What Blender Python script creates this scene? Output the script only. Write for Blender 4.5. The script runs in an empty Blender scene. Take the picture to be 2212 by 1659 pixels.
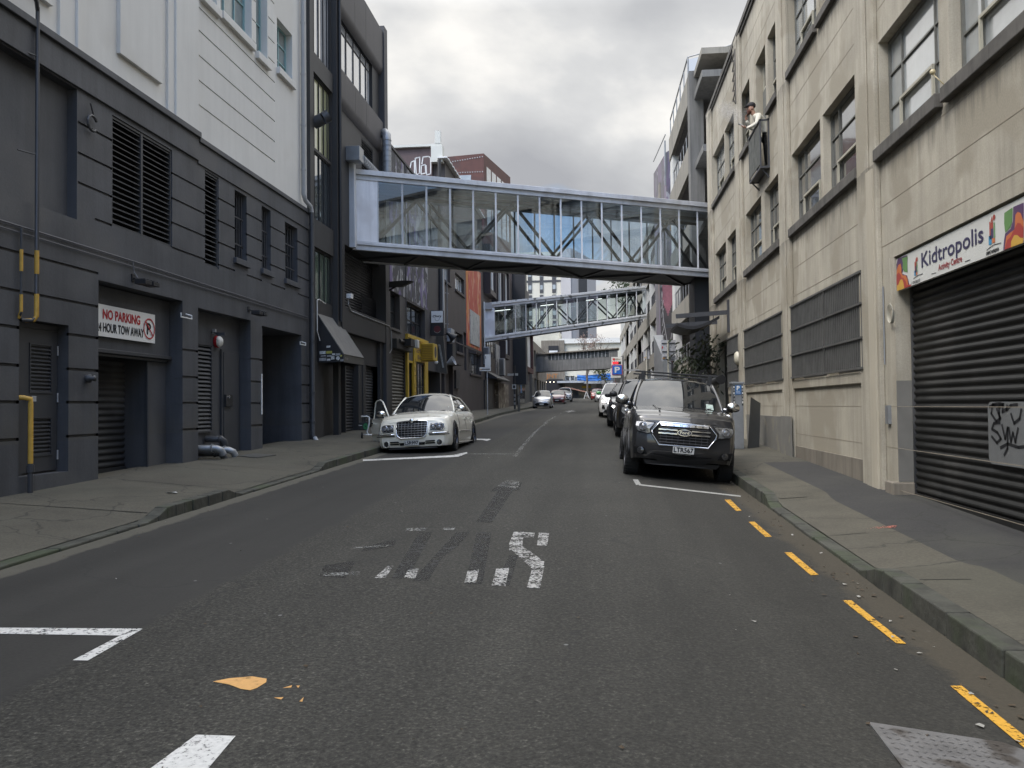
import bpy, bmesh, math, random
from math import sin, cos, pi, radians, sqrt
from mathutils import Vector, Matrix
random.seed(7)
S = bpy.context.scene
COL = S.collection
# ---------------------------------------------------------------- camera
FD, CXD, CYD, EYE = 1814.0, 1106.0, 829.5, 1.6
_r = 0.011; _u, _v = 1295-CXD, CYD-875
_u0 = _u*cos(_r)+_v*sin(_r); _v0 = -_u*sin(_r)+_v*cos(_r)
TH = math.atan(-_v0/FD); PSI = math.atan(_u0/FD*cos(TH))
FW = Vector((-sin(PSI)*cos(TH), cos(PSI)*cos(TH), sin(TH)))
_R0 = Vector((cos(PSI), sin(PSI), 0)); _U0 = Vector((sin(PSI)*sin(TH), -cos(PSI)*sin(TH), cos(TH)))
RT = _R0*cos(_r)-_U0*sin(_r); UP = _R0*sin(_r)+_U0*cos(_r)
cd = bpy.data.cameras.new('camera'); cam = bpy.data.objects.new('camera', cd); COL.objects.link(cam)
cd.sensor_width = 36; cd.lens = 36*FD/2212; cd.clip_start = .1; cd.clip_end = 3000
cam.matrix_world = Matrix(((RT.x, UP.x, -FW.x, 0), (RT.y, UP.y, -FW.y, 0), (RT.z, UP.z, -FW.z, EYE), (0, 0, 0, 1)))
S.camera = cam
def P(px, py, X=None, Y=None, Z=None):
    """the point of a facade plane seen at a place of the photograph (measuring aid)"""
    d = FW+RT*((px-CXD)/FD)+UP*((CYD-py)/FD)
    t = X/d.x if X is not None else (Y/d.y if Y is not None else (Z-EYE)/d.z)
    return Vector((d.x*t, d.y*t, EYE+d.z*t))
# ---------------------------------------------------------------- light
SUN_EL, SUN_AZ = radians(50), radians(228)      # azimuth clockwise from +Y: behind the camera, a little left
W = bpy.data.worlds.new('World'); S.world = W; W.use_nodes = True
nt = W.node_tree; nt.nodes.clear()
def N(nt, t, **k):
    n = nt.nodes.new(t)
    for a, b in k.items():
        if a.startswith('i_'): n.inputs[a[2:].replace('_', ' ')].default_value = b
        else: setattr(n, a, b)
    return n
def ramp(nt, fac, stops, interp='LINEAR'):
    n = nt.nodes.new('ShaderNodeValToRGB'); cr = n.color_ramp; cr.interpolation = interp
    while len(cr.elements) > 1: cr.elements.remove(cr.elements[-1])
    cr.elements[0].position = stops[0][0]; c = stops[0][1]; cr.elements[0].color = (c, c, c, 1) if isinstance(c, (int, float)) else (*c, 1)
    for p, c in stops[1:]:
        e = cr.elements.new(p); e.color = (c, c, c, 1) if isinstance(c, (int, float)) else (*c, 1)
    if fac is not None: nt.links.new(fac, n.inputs[0])
    return n
def mixc(nt, a, b, fac, mode='MIX'):
    n = nt.nodes.new('ShaderNodeMix'); n.data_type = 'RGBA'; n.blend_type = mode
    for i, v in ((0, fac), (6, a), (7, b)):
        s = n.inputs[i]
        if hasattr(v, 'links'): nt.links.new(v, s)
        elif isinstance(v, (int, float)): s.default_value = v if i == 0 else (v, v, v, 1)
        else: s.default_value = (*v, 1) if len(v) == 3 else v
    return n.outputs[2]
def math_(nt, op, a, b=None):
    n = nt.nodes.new('ShaderNodeMath'); n.operation = op
    for s, v in ((n.inputs[0], a), (n.inputs[1], b)):
        if v is None: continue
        if hasattr(v, 'links'): nt.links.new(v, s)
        else: s.default_value = v
    return n.outputs[0]
L_ = nt.links.new
sky = N(nt, 'ShaderNodeTexSky', sky_type='NISHITA', sun_disc=False, sun_elevation=SUN_EL, sun_rotation=SUN_AZ)
sky.dust_density = 1.0
tc = N(nt, 'ShaderNodeTexCoord'); sx = N(nt, 'ShaderNodeSeparateXYZ'); L_(tc.outputs['Generated'], sx.inputs[0])
zz = math_(nt, 'ADD', math_(nt, 'MAXIMUM', sx.outputs[2], 0.0), 0.22)
cx = math_(nt, 'DIVIDE', sx.outputs[0], zz); cy = math_(nt, 'DIVIDE', sx.outputs[1], zz)
cb = N(nt, 'ShaderNodeCombineXYZ'); L_(cx, cb.inputs[0]); L_(cy, cb.inputs[1]); cb.inputs[2].default_value = 3.7
n1 = N(nt, 'ShaderNodeTexNoise', i_Scale=1.05, i_Detail=8.0, i_Roughness=.5, i_Distortion=.25); L_(cb.outputs[0], n1.inputs['Vector'])
cb2 = N(nt, 'ShaderNodeCombineXYZ'); L_(cx, cb2.inputs[0]); L_(cy, cb2.inputs[1]); cb2.inputs[2].default_value = 9.1
n2 = N(nt, 'ShaderNodeTexNoise', i_Scale=0.6, i_Detail=5.0, i_Roughness=.5); L_(cb2.outputs[0], n2.inputs['Vector'])
shade = ramp(nt, n1.outputs[0], [(.34, (4.4, 4.5, 4.8)), (.43, (5.6, 5.7, 5.9)), (.51, (7.3, 7.35, 7.4)), (.58, (10.2, 10.0, 9.6))])
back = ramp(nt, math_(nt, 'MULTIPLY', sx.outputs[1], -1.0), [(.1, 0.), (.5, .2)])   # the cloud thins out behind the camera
gap = N(nt, 'ShaderNodeVectorMath', operation='DOT_PRODUCT'); L_(tc.outputs['Generated'], gap.inputs[0]); gap.inputs[1].default_value = (-.045, .9815, .186)
gapr = ramp(nt, gap.outputs['Value'], [(.9962, 0.), (.9992, .2)])     # a blue break low over the end of the street
cover = ramp(nt, math_(nt, 'SUBTRACT', math_(nt, 'SUBTRACT', n2.outputs[0], back.outputs[0]), gapr.outputs[0]), [(.37, 0.0), (.45, 1.0)])
# brighter towards the zenith and round the veiled sun behind the camera
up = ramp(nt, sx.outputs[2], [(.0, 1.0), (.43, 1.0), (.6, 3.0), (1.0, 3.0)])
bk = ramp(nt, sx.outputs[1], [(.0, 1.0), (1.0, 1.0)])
dotn = N(nt, 'ShaderNodeVectorMath', operation='DOT_PRODUCT')
L_(tc.outputs['Generated'], dotn.inputs[0]); dotn.inputs[1].default_value = (sin(SUN_AZ)*cos(SUN_EL), cos(SUN_AZ)*cos(SUN_EL), sin(SUN_EL))
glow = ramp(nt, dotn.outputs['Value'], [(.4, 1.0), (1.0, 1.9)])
bluer = mixc(nt, sky.outputs[0], (1.5, 1.55, 1.6), 1.0, 'MULTIPLY')
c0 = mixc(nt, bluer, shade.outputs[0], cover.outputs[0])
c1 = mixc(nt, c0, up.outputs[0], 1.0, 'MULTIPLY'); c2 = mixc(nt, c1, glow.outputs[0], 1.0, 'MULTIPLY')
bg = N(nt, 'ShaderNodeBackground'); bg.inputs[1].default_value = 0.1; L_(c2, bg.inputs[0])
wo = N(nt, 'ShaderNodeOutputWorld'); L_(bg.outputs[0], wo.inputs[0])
sl = bpy.data.lights.new('sun', 'SUN'); sl.energy = 1.5; sl.angle = radians(14); sl.color = (1, .94, .84)
so = bpy.data.objects.new('sun', sl); COL.objects.link(so)
sd = Vector((sin(SUN_AZ)*cos(SUN_EL), cos(SUN_AZ)*cos(SUN_EL), sin(SUN_EL)))
so.rotation_euler = sd.to_track_quat('Z', 'Y').to_euler()
S.view_settings.view_transform = 'Standard'; S.view_settings.look = 'None'; S.view_settings.exposure = 0.0; S.view_settings.gamma = 1
S.cycles.max_bounces = 10; S.cycles.transparent_max_bounces = 24; S.cycles.diffuse_bounces = 4
# ---------------------------------------------------------------- materials
def newmat(name):
    m = bpy.data.materials.new(name); m.use_nodes = True
    return m, m.node_tree, m.node_tree.nodes['Principled BSDF']
def surf(name, col, rough=.7, metal=0., var=.12, scale=1.2, streak=0., stain=None, bump=.15, bscale=60., coat=0., fine=.0, spec=.5, obj=False, stainscale=.5, stainlo=.56, stainhi=.62):
    """one paint, render or metal with mottling, vertical run-off streaks and fine grain"""
    m, nt, b = newmat(name); L = nt.links.new
    if obj: src = N(nt, 'ShaderNodeTexCoord').outputs['Object']
    else: src = N(nt, 'ShaderNodeNewGeometry').outputs['Position']
    c = (*col, 1)
    n = N(nt, 'ShaderNodeTexNoise', i_Scale=scale, i_Detail=6.0, i_Roughness=.6); L(src, n.inputs['Vector'])
    r = ramp(nt, n.outputs[0], [(.3, 1-var), (.7, 1+var)])
    out = mixc(nt, c, r.outputs[0], 1.0, 'MULTIPLY')
    if streak:
        mp = N(nt, 'ShaderNodeMapping'); mp.inputs['Scale'].default_value = (3.2, 3.2, .22); L(src, mp.inputs[0])
        n2 = N(nt, 'ShaderNodeTexNoise', i_Scale=1.6, i_Detail=5.0, i_Roughness=.65); L(mp.outputs[0], n2.inputs['Vector'])
        r2 = ramp(nt, n2.outputs[0], [(.33, 1-streak), (.55, 1.0), (.75, 1+streak*.35)])
        out = mixc(nt, out, r2.outputs[0], 1.0, 'MULTIPLY')
    if stain:
        n3 = N(nt, 'ShaderNodeTexNoise', i_Scale=stainscale, i_Detail=3.0, i_Roughness=.5); L(src, n3.inputs['Vector'])
        r3 = ramp(nt, n3.outputs[0], [(stainlo, 0.), (stainhi, 1.)])
        out = mixc(nt, out, stain, r3.outputs[0])
    if fine:
        n4 = N(nt, 'ShaderNodeTexNoise', i_Scale=45., i_Detail=2.0); L(src, n4.inputs['Vector'])
        r4 = ramp(nt, n4.outputs[0], [(.35, 1-fine), (.65, 1+fine)])
        out = mixc(nt, out, r4.outputs[0], 1.0, 'MULTIPLY')
    L(out, b.inputs['Base Color'])
    b.inputs['Roughness'].default_value = rough; b.inputs['Metallic'].default_value = metal
    b.inputs['Specular IOR Level'].default_value = spec
    if coat: b.inputs['Coat Weight'].default_value = coat; b.inputs['Coat Roughness'].default_value = .04
    if bump:
        nb = N(nt, 'ShaderNodeTexNoise', i_Scale=bscale, i_Detail=3.0); L(src, nb.inputs['Vector'])
        bp = N(nt, 'ShaderNodeBump', i_Strength=bump, i_Distance=.01); L(nb.outputs[0], bp.inputs['Height']); L(bp.outputs[0], b.inputs['Normal'])
    return m
def plain(name, col, rough=.5, metal=0., coat=0., spec=.5, var=.06):
    return surf(name, col, rough, metal, var=var, scale=3., bump=0, coat=coat, spec=spec, obj=True)
def emit(name, col, st):
    m, nt, b = newmat(name); b.inputs['Base Color'].default_value = (*col, 1)
    b.inputs['Emission Color'].default_value = (*col, 1); b.inputs['Emission Strength'].default_value = st
    return m
def clearglass(name, tint, refl=.12, rough=.0):
    """thin window glass: see-through with a fresnel mirror on top"""
    m, nt, b = newmat(name); L = nt.links.new; o = nt.nodes['Material Output']; nt.nodes.remove(b)
    t = N(nt, 'ShaderNodeBsdfTransparent'); t.inputs[0].default_value = (*tint, 1)
    g = N(nt, 'ShaderNodeBsdfGlossy'); g.inputs['Roughness'].default_value = rough; g.inputs[0].default_value = (.8, .9, 1, 1)
    lw = N(nt, 'ShaderNodeLayerWeight', i_Blend=.5)
    f = math_(nt, 'MULTIPLY_ADD', lw.outputs['Fresnel'], .9); f.node.inputs[2].default_value = refl
    f.node.use_clamp = True
    mx = N(nt, 'ShaderNodeMixShader'); L(f, mx.inputs[0]); L(t.outputs[0], mx.inputs[1]); L(g.outputs[0], mx.inputs[2]); L(mx.outputs[0], o.inputs[0])
    return m
def worn(name, col, lo=.42, hi=.5, scale=28., rough=.7):
    """paint partly rubbed off the surface under it"""
    m, nt, b = newmat(name); L = nt.links.new; o = nt.nodes['Material Output']
    src = N(nt, 'ShaderNodeNewGeometry').outputs['Position']
    n = N(nt, 'ShaderNodeTexNoise', i_Scale=scale, i_Detail=5.0, i_Roughness=.7); L(src, n.inputs['Vector'])
    n2 = N(nt, 'ShaderNodeTexNoise', i_Scale=scale*.15, i_Detail=3.0); L(src, n2.inputs['Vector'])
    a = math_(nt, 'ADD', math_(nt, 'MULTIPLY', n.outputs[0], .7), math_(nt, 'MULTIPLY', n2.outputs[0], .3))
    r = ramp(nt, a, [(lo, 0.), (hi, 1.)])
    c = ramp(nt, n.outputs[0], [(.3, tuple(v*.8 for v in col)), (.7, tuple(min(1, v*1.1) for v in col))])
    L(c.outputs[0], b.inputs['Base Color']); b.inputs['Roughness'].default_value = rough
    t = N(nt, 'ShaderNodeBsdfTransparent'); mx = N(nt, 'ShaderNodeMixShader')
    L(r.outputs[0], mx.inputs[0]); L(t.outputs[0], mx.inputs[1]); L(b.outputs[0], mx.inputs[2]); L(mx.outputs[0], o.inputs[0])
    return m
# ---------------------------------------------------------------- mesh builder
class MB:
    def __init__(s): s.v = []; s.f = []; s.m = []; s.mi = 0
    def add(s, vs, fs):
        o = len(s.v); s.v += [tuple(v) for v in vs]
        for f in fs: s.f.append(tuple(i+o for i in f)); s.m.append(s.mi)
        return s
    def quad(s, a, b, c, d): return s.add([a, b, c, d], [(0, 1, 2, 3)])
    def poly(s, pts): return s.add(pts, [tuple(range(len(pts)))])
    def box(s, x0, x1, y0, y1, z0, z1):
        return s.hexa([(x0, y0, z0), (x1, y0, z0), (x1, y1, z0), (x0, y1, z0), (x0, y0, z1), (x1, y0, z1), (x1, y1, z1), (x0, y1, z1)])
    def hexa(s, p): return s.add(p, [(0, 3, 2, 1), (4, 5, 6, 7), (0, 1, 5, 4), (1, 2, 6, 5), (2, 3, 7, 6), (3, 0, 4, 7)])
    def prism(s, pts, d):
        """polygon pts pushed along vector d"""
        n = len(pts); d = Vector(d); a = [Vector(p) for p in pts]; b = [p+d for p in a]
        return s.add(a+b, [tuple(range(n-1, -1, -1)), tuple(range(n, 2*n))]+[(i, (i+1) % n, n+(i+1) % n, n+i) for i in range(n)])
    def bar(s, a, b, w, h=None, up=(0, 0, 1)):
        """square bar from a to b"""
        a = Vector(a); b = Vector(b); h = h or w; d = (b-a).normalized(); u = Vector(up)
        if abs(d.dot(u)) > .98: u = Vector((1, 0, 0))
        x = d.cross(u).normalized()*(w/2); y = x.cross(d).normalized()*(h/2)
        return s.hexa([a-x-y, a+x-y, b+x-y, b-x-y, a-x+y, a+x+y, b+x+y, b-x+y])
    def tube(s, pts, r, n=8, caps=True):
        pts = [Vector(p) for p in pts]; rs = r if isinstance(r, (list, tuple)) else [r]*len(pts)
        vs = []; u = None
        for i, p in enumerate(pts):
            d = (pts[min(i+1, len(pts)-1)]-pts[max(i-1, 0)]).normalized()
            if u is None:
                u = d.orthogonal().normalized()
            u = (u-d*u.dot(d)).normalized(); w = d.cross(u)
            vs += [p+(u*cos(2*pi*k/n)+w*sin(2*pi*k/n))*rs[i] for k in range(n)]
        fs = [(i*n+k, i*n+(k+1) % n, (i+1)*n+(k+1) % n, (i+1)*n+k) for i in range(len(pts)-1) for k in range(n)]
        if caps: fs += [tuple(range(n-1, -1, -1)), tuple((len(pts)-1)*n+k for k in range(n))]
        return s.add(vs, fs)
    def lathe(s, c, axis, prof, n=24):
        """prof: (radius, offset along axis)"""
        c = Vector(c); a = Vector(axis).normalized(); u = a.orthogonal().normalized(); w = a.cross(u)
        vs = [c+a*o+(u*cos(2*pi*k/n)+w*sin(2*pi*k/n))*r for r, o in prof for k in range(n)]
        fs = [(i*n+k, i*n+(k+1) % n, (i+1)*n+(k+1) % n, (i+1)*n+k) for i in range(len(prof)-1) for k in range(n)]
        return s.add(vs, fs)
    def disc(s, c, axis, r, n=20, rx=None, up=None):
        c = Vector(c); a = Vector(axis).normalized(); u = (Vector(up) if up else a.orthogonal()).normalized(); w = a.cross(u); rx = rx or r
        return s.poly([c+u*cos(2*pi*k/n)*r+w*sin(2*pi*k/n)*rx for k in range(n)])
    def ball(s, c, r, n=12, sc=(1, 1, 1)):
        c = Vector(c); vs = []; fs = []
        for i in range(n//2+1):
            t = pi*i/(n//2)
            for k in range(n):
                vs.append((c.x+r*sc[0]*sin(t)*cos(2*pi*k/n), c.y+r*sc[1]*sin(t)*sin(2*pi*k/n), c.z+r*sc[2]*cos(t)))
        fs = [(i*n+k, (i+1)*n+k, (i+1)*n+(k+1) % n, i*n+(k+1) % n) for i in range(n//2) for k in range(n)]
        return s.add(vs, fs)
    def grid(s, fn, nu, nv):
        vs = [fn(i/nu, j/nv) for j in range(nv+1) for i in range(nu+1)]
        return s.add(vs, [(j*(nu+1)+i, j*(nu+1)+i+1, (j+1)*(nu+1)+i+1, (j+1)*(nu+1)+i) for j in range(nv) for i in range(nu)])
def wloc(o):
    l = Vector((0, 0, 0))
    while o: l += o.location; o = o.parent
    return l
def obj(name, mb, mats, parent=None, smooth=False, label=None, cat=None, group=None, kind=None, bevel=0, weld=False, auto=None, loc=None, subsurf=0):
    off = wloc(parent) if parent else Vector((0, 0, 0))
    if loc is not None: off = Vector(loc)
    me = bpy.data.meshes.new(name)
    me.from_pydata([(v[0]-off.x, v[1]-off.y, v[2]-off.z) for v in mb.v], [], mb.f)
    for mt in (mats if isinstance(mats, (list, tuple)) else [mats]): me.materials.append(mt)
    me.polygons.foreach_set('material_index', mb.m)
    bm = bmesh.new(); bm.from_mesh(me)
    if weld: bmesh.ops.remove_doubles(bm, verts=bm.verts, dist=1e-4)
    bmesh.ops.recalc_face_normals(bm, faces=bm.faces) if weld else None
    bm.to_mesh(me); bm.free()
    if smooth:
        me.polygons.foreach_set('use_smooth', [True]*len(me.polygons))
        if auto: me.set_sharp_from_angle(angle=radians(auto))
    o = bpy.data.objects.new(name, me); COL.objects.link(o)
    if parent: o.parent = parent
    elif loc is not None: o.location = off
    if bevel:
        md = o.modifiers.new('bevel', 'BEVEL'); md.width = bevel; md.segments = 2; md.limit_method = 'ANGLE'
    if subsurf:
        md = o.modifiers.new('sub', 'SUBSURF'); md.levels = subsurf; md.render_levels = subsurf
    tag(o, label, cat, group, kind)
    return o
def tag(o, label=None, cat=None, group=None, kind=None):
    if label: o['label'] = label
    if cat: o['category'] = cat
    if group: o['group'] = group
    if kind: o['kind'] = kind
    return o
def thing(name, label, cat, loc=(0, 0, 0), group=None):
    o = bpy.data.objects.new(name, None); COL.objects.link(o); o.location = loc; o.empty_display_size = .2
    return tag(o, label, cat, group)
def copy_tree(o, parent=None):
    c = o.copy(); COL.objects.link(c); c.parent = parent
    for ch in [k for k in bpy.data.objects if k.parent == o]: copy_tree(ch, c)
    return c
_tc = {}
def textpoly(s):
    if s not in _tc:
        cu = bpy.data.curves.new('t', 'FONT'); cu.body = s; cu.size = 1; cu.resolution_u = 3
        o = bpy.data.objects.new('t', cu); COL.objects.link(o)
        bpy.context.view_layer.update()
        me = bpy.data.meshes.new_from_object(o.evaluated_get(bpy.context.evaluated_depsgraph_get()))
        _tc[s] = ([tuple(v.co) for v in me.vertices], [tuple(p.vertices) for p in me.polygons])
        bpy.data.objects.remove(o); bpy.data.curves.remove(cu); bpy.data.meshes.remove(me)
    return _tc[s]
def text(mb, s, org, u, v, h, w=None, bold=0.0):
    """flat lettering: lower left corner org, reading direction u, up v, cap height h, total width w"""
    vs, fs = textpoly(s); x0 = min(p[0] for p in vs); x1 = max(p[0] for p in vs)
    capy = .70; k = h/capy; kx = (w/(x1-x0)) if w else k
    org = Vector(org); u = Vector(u); v = Vector(v); n = u.cross(v)
    offs = [(0, 0, 0)] + ([(bold, 0, .0003), (-bold, 0, .0006), (0, bold, .0009), (0, -bold, .0012)] if bold else [])
    for ox, oy, oz in offs:
        mb.add([org+u*((p[0]-x0)*kx+ox)+v*(p[1]*k+oy)+n*oz for p in vs], fs)
def strokes(mb, pts, org, u, v, wd, off=0.0):
    """a pen line in the plane u,v"""
    org = Vector(org); u = Vector(u); v = Vector(v); n = u.cross(v)*off
    for (a, b), (c, d) in zip(pts, pts[1:]):
        e = Vector((c-a, d-b, 0)); 
        if e.length < 1e-6: continue
        e.normalize(); t = Vector((-e.y, e.x, 0))*(wd/2); ex = e*(wd*.3)
        q = [(a-ex.x+t.x, b-ex.y+t.y), (a-ex.x-t.x, b-ex.y-t.y), (c+ex.x-t.x, d+ex.y-t.y), (c+ex.x+t.x, d+ex.y+t.y)]
        mb.poly([org+u*x+v*y+n for x, y in q])
def wall(mb, X, y0, y1, z0, z1, holes, sgn, back=True, closed=True, tfn=None):
    """a wall sheet facing the street with openings; hole = (ya,yb,za,zb,depth,back?)"""
    ys = sorted({y0, y1, *[min(max(h[i], y0), y1) for h in holes for i in (0, 1)]})
    zs = sorted({z0, z1, *[min(max(h[i], z0), z1) for h in holes for i in (2, 3)]})
    def q(a, b, c, d):
        if tfn: a, b, c, d = tfn(a), tfn(b), tfn(c), tfn(d)
        mb.quad(a, b, c, d)
    for i in range(len(ys)-1):
        run = None
        for j in range(len(zs)-1):
            cy, cz = (ys[i]+ys[i+1])/2, (zs[j]+zs[j+1])/2
            inh = any(h[0] < cy < h[1] and h[2] < cz < h[3] for h in holes)
            if inh:
                if run is not None: q((X, ys[i], run), (X, ys[i+1], run), (X, ys[i+1], zs[j]), (X, ys[i], zs[j])); run = None
            elif run is None: run = zs[j]
        if run is not None: q((X, ys[i], run), (X, ys[i+1], run), (X, ys[i+1], zs[-1]), (X, ys[i], zs[-1]))
    for h in holes:
        ya, yb, za, zb, d = h[:5]; B = X+sgn*d
        q((X, ya, za), (B, ya, za), (B, ya, zb), (X, ya, zb)); q((X, yb, za), (X, yb, zb), (B, yb, zb), (B, yb, za))
        q((X, ya, zb), (B, ya, zb), (B, yb, zb), (X, yb, zb)); q((X, ya, za), (X, yb, za), (B, yb, za), (B, ya, za))
        if back and (len(h) < 6 or h[5]): q((B, ya, za), (B, yb, za), (B, yb, zb), (B, ya, zb))
    return mb
# ---------------------------------------------------------------- the lie of the land
_pf = [(-60, -1.5), (-20, -.5), (0, 0), (45, 1.07), (60, 1.2), (74, 1.36), (92, 1.78), (105, 2.08), (125, 2.55), (150, 3.0), (400, 5.0), (700, 5.0)]
def prof(y):
    for (a, b), (c, d) in zip(_pf, _pf[1:]):
        if y <= c:
            return b+(d-b)*(y-a)/(c-a)
    return _pf[-1][1]
def kl(y): return -5.4 if y < 42 else -5.4-min(.65, (y-42)*.03)
def kr(y): return 2.4 if y < 34 else 2.4-(y-34)*.0105
def step(y, a, b, w=.35): return max(0., min(1., (y-a)/w+.5))*max(0., min(1., (b-y)/w+.5))
def hl(y): return .025+.115*max(step(y, 9.9, 12.0), step(y, 16.0, 200))
def hr(y): return .03+.14*max(step(y, -50, 7.9, .5), step(y, 12.6, 300, .4))
def road_z(x, y):
    r = kr(y); x = max(min(x, r), -7)
    return prof(y)-(.2*(max(0, x)/r)**1.3)
def gz(x, y):
    l, r = kl(y), kr(y)
    if x < l: return prof(y)+hl(y)+(.22-hl(y))*min(1, (l-x)/2.3)
    if x > r: return prof(y)-.2+hr(y)+(.2-hr(y))*min(1, (x-r)/1.7)
    return road_z(x, y)
def G(px, py, dz=0.):
    """point of the ground seen at a place of the photograph"""
    z = 0.
    for _ in range(25):
        p = P(px, py, Z=min(z, 1.5)) if py > 900 else P(px, py, Y=40)
        z = .5*z+.5*gz(p.x, p.y)
    return Vector((p.x, p.y, gz(p.x, p.y)+dz))
# ================================================================ GROUND
def asphalt():
    m, nt, b = newmat('asphalt'); L = nt.links.new
    pos = N(nt, 'ShaderNodeNewGeometry').outputs['Position']
    sp = N(nt, 'ShaderNodeSeparateXYZ'); L(pos, sp.inputs[0])
    big = N(nt, 'ShaderNodeTexNoise', i_Scale=.35, i_Detail=5.0, i_Roughness=.6); L(pos, big.inputs['Vector'])
    mid = N(nt, 'ShaderNodeTexNoise', i_Scale=5., i_Detail=4.0, i_Roughness=.6); L(pos, mid.inputs['Vector'])
    st = N(nt, 'ShaderNodeTexNoise', i_Scale=42., i_Detail=3.0, i_Roughness=.75); L(pos, st.inputs['Vector'])
    vo = N(nt, 'ShaderNodeTexVoronoi', i_Scale=75.); L(pos, vo.inputs['Vector'])
    # jagged seam between the newer parking strip and the old chip seal
    sn = N(nt, 'ShaderNodeTexNoise', i_Scale=2.5, i_Detail=6.0, i_Roughness=.7); L(pos, sn.inputs['Vector'])
    xs = math_(nt, 'ADD', sp.outputs[0], math_(nt, 'MULTIPLY', sn.outputs[0], .28))
    old = ramp(nt, math_(nt, 'ADD', math_(nt, 'MULTIPLY', xs, 1.0), 3.0), [(.0, 0.), (.08, 1.)])
    worn_ = ramp(nt, math_(nt, 'MULTIPLY', math_(nt, 'ADD', xs, 1.9), .25), [(.0, 1.), (.9, .38)])
    # stone chips
    chips = ramp(nt, st.outputs[0], [(.34, .42), (.48, .95), (.6, 1.35), (.72, 3.0)])
    chips2 = ramp(nt, vo.outputs['Color'], [(.0, .6), (.8, 1.25), (1., 1.7)])
    ch = mixc(nt, chips.outputs[0], chips2.outputs[0], 1.0, 'MULTIPLY')
    fac = math_(nt, 'MULTIPLY', old.outputs[0], worn_.outputs[0])
    new = mixc(nt, (.0245, .0235, .0215), (.0305, .029, .0255), mid.outputs[0])
    oldc = mixc(nt, (.029, .0278, .0235), (.038, .036, .030), mid.outputs[0])
    c = mixc(nt, new, oldc, old.outputs[0])
    fine = ramp(nt, st.outputs[0], [(.3, .86), (.7, 1.14)])
    c = mixc(nt, c, fine.outputs[0], 1.0, 'MULTIPLY')
    c = mixc(nt, c, mixc(nt, c, ch, 1.0, 'MULTIPLY'), fac)
    bl = ramp(nt, big.outputs[0], [(.3, .82), (.7, 1.15)])
    c = mixc(nt, c, bl.outputs[0], 1.0, 'MULTIPLY')
    # wear running along the lane, and a few fine cracks
    mp = N(nt, 'ShaderNodeMapping'); mp.inputs['Scale'].default_value = (1.1, .05, 1); L(pos, mp.inputs[0])
    ln = N(nt, 'ShaderNodeTexNoise', i_Scale=1.3, i_Detail=4.0); L(mp.outputs[0], ln.inputs['Vector'])
    c = mixc(nt, c, ramp(nt, ln.outputs[0], [(.35, .8), (.65, 1.18)]).outputs[0], 1.0, 'MULTIPLY')
    wv = N(nt, 'ShaderNodeTexNoise', i_Scale=1.5, i_Detail=6.0); L(pos, wv.inputs['Vector'])
    vd = N(nt, 'ShaderNodeVectorMath', operation='ADD'); L(pos, vd.inputs[0]); L(wv.outputs['Color'], vd.inputs[1])
    ck = N(nt, 'ShaderNodeTexVoronoi', feature='DISTANCE_TO_EDGE', i_Scale=.33); L(vd.outputs[0], ck.inputs['Vector'])
    cm = math_(nt, 'MULTIPLY', ramp(nt, ck.outputs['Distance'], [(.002, .75), (.006, 0.)]).outputs[0], ramp(nt, big.outputs[0], [(.48, 0.), (.56, 1.)]).outputs[0])
    c = mixc(nt, c, (.018, .018, .017), cm)
    # dark tar spots and small pale spots
    s2 = N(nt, 'ShaderNodeTexNoise', i_Scale=1.7, i_Detail=5.0, i_Roughness=.7); L(pos, s2.inputs['Vector'])
    r2 = ramp(nt, s2.outputs[0], [(.66, 0.), (.72, .55)]); c = mixc(nt, c, (.03, .03, .03), r2.outputs[0])
    v2 = N(nt, 'ShaderNodeTexVoronoi', i_Scale=1.9); L(pos, v2.inputs['Vector'])
    r3 = ramp(nt, v2.outputs['Distance'], [(.02, .8), (.035, 0.)]); c = mixc(nt, c, (.2, .2, .19), r3.outputs[0])
    # gutters: pale channel on the left, brown grit on the right
    gl = ramp(nt, math_(nt, 'ADD', math_(nt, 'MULTIPLY', xs, -1.0), -4.98), [(.0, 0.), (.05, 1.)])
    c = mixc(nt, c, mixc(nt, (.07, .066, .052), (.105, .097, .077), mid.outputs[0]), gl.outputs[0])
    rn = N(nt, 'ShaderNodeTexNoise', i_Scale=3.2, i_Detail=7.0, i_Roughness=.75); L(pos, rn.inputs['Vector'])
    xr = math_(nt, 'ADD', sp.outputs[0], math_(nt, 'MULTIPLY', rn.outputs[0], .55))
    gr = ramp(nt, math_(nt, 'ADD', xr, -2.25), [(.0, 0.), (.14, .85)])
    c = mixc(nt, c, mixc(nt, (.04, .036, .026), (.085, .07, .048), st.outputs[0]), gr.outputs[0])
    L(c, b.inputs['Base Color']); b.inputs['Roughness'].default_value = .82; b.inputs['Specular IOR Level'].default_value = .35
    h = math_(nt, 'MULTIPLY', st.outputs[0], math_(nt, 'ADD', math_(nt, 'MULTIPLY', fac, 1.0), .25))
    bp = N(nt, 'ShaderNodeBump', i_Strength=.5, i_Distance=.012); L(h, bp.inputs['Height']); L(bp.outputs[0], b.inputs['Normal'])
    return m
M_ASPH = asphalt()
M_GROUND = surf('far_ground', (.07, .07, .065), .9)
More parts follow.
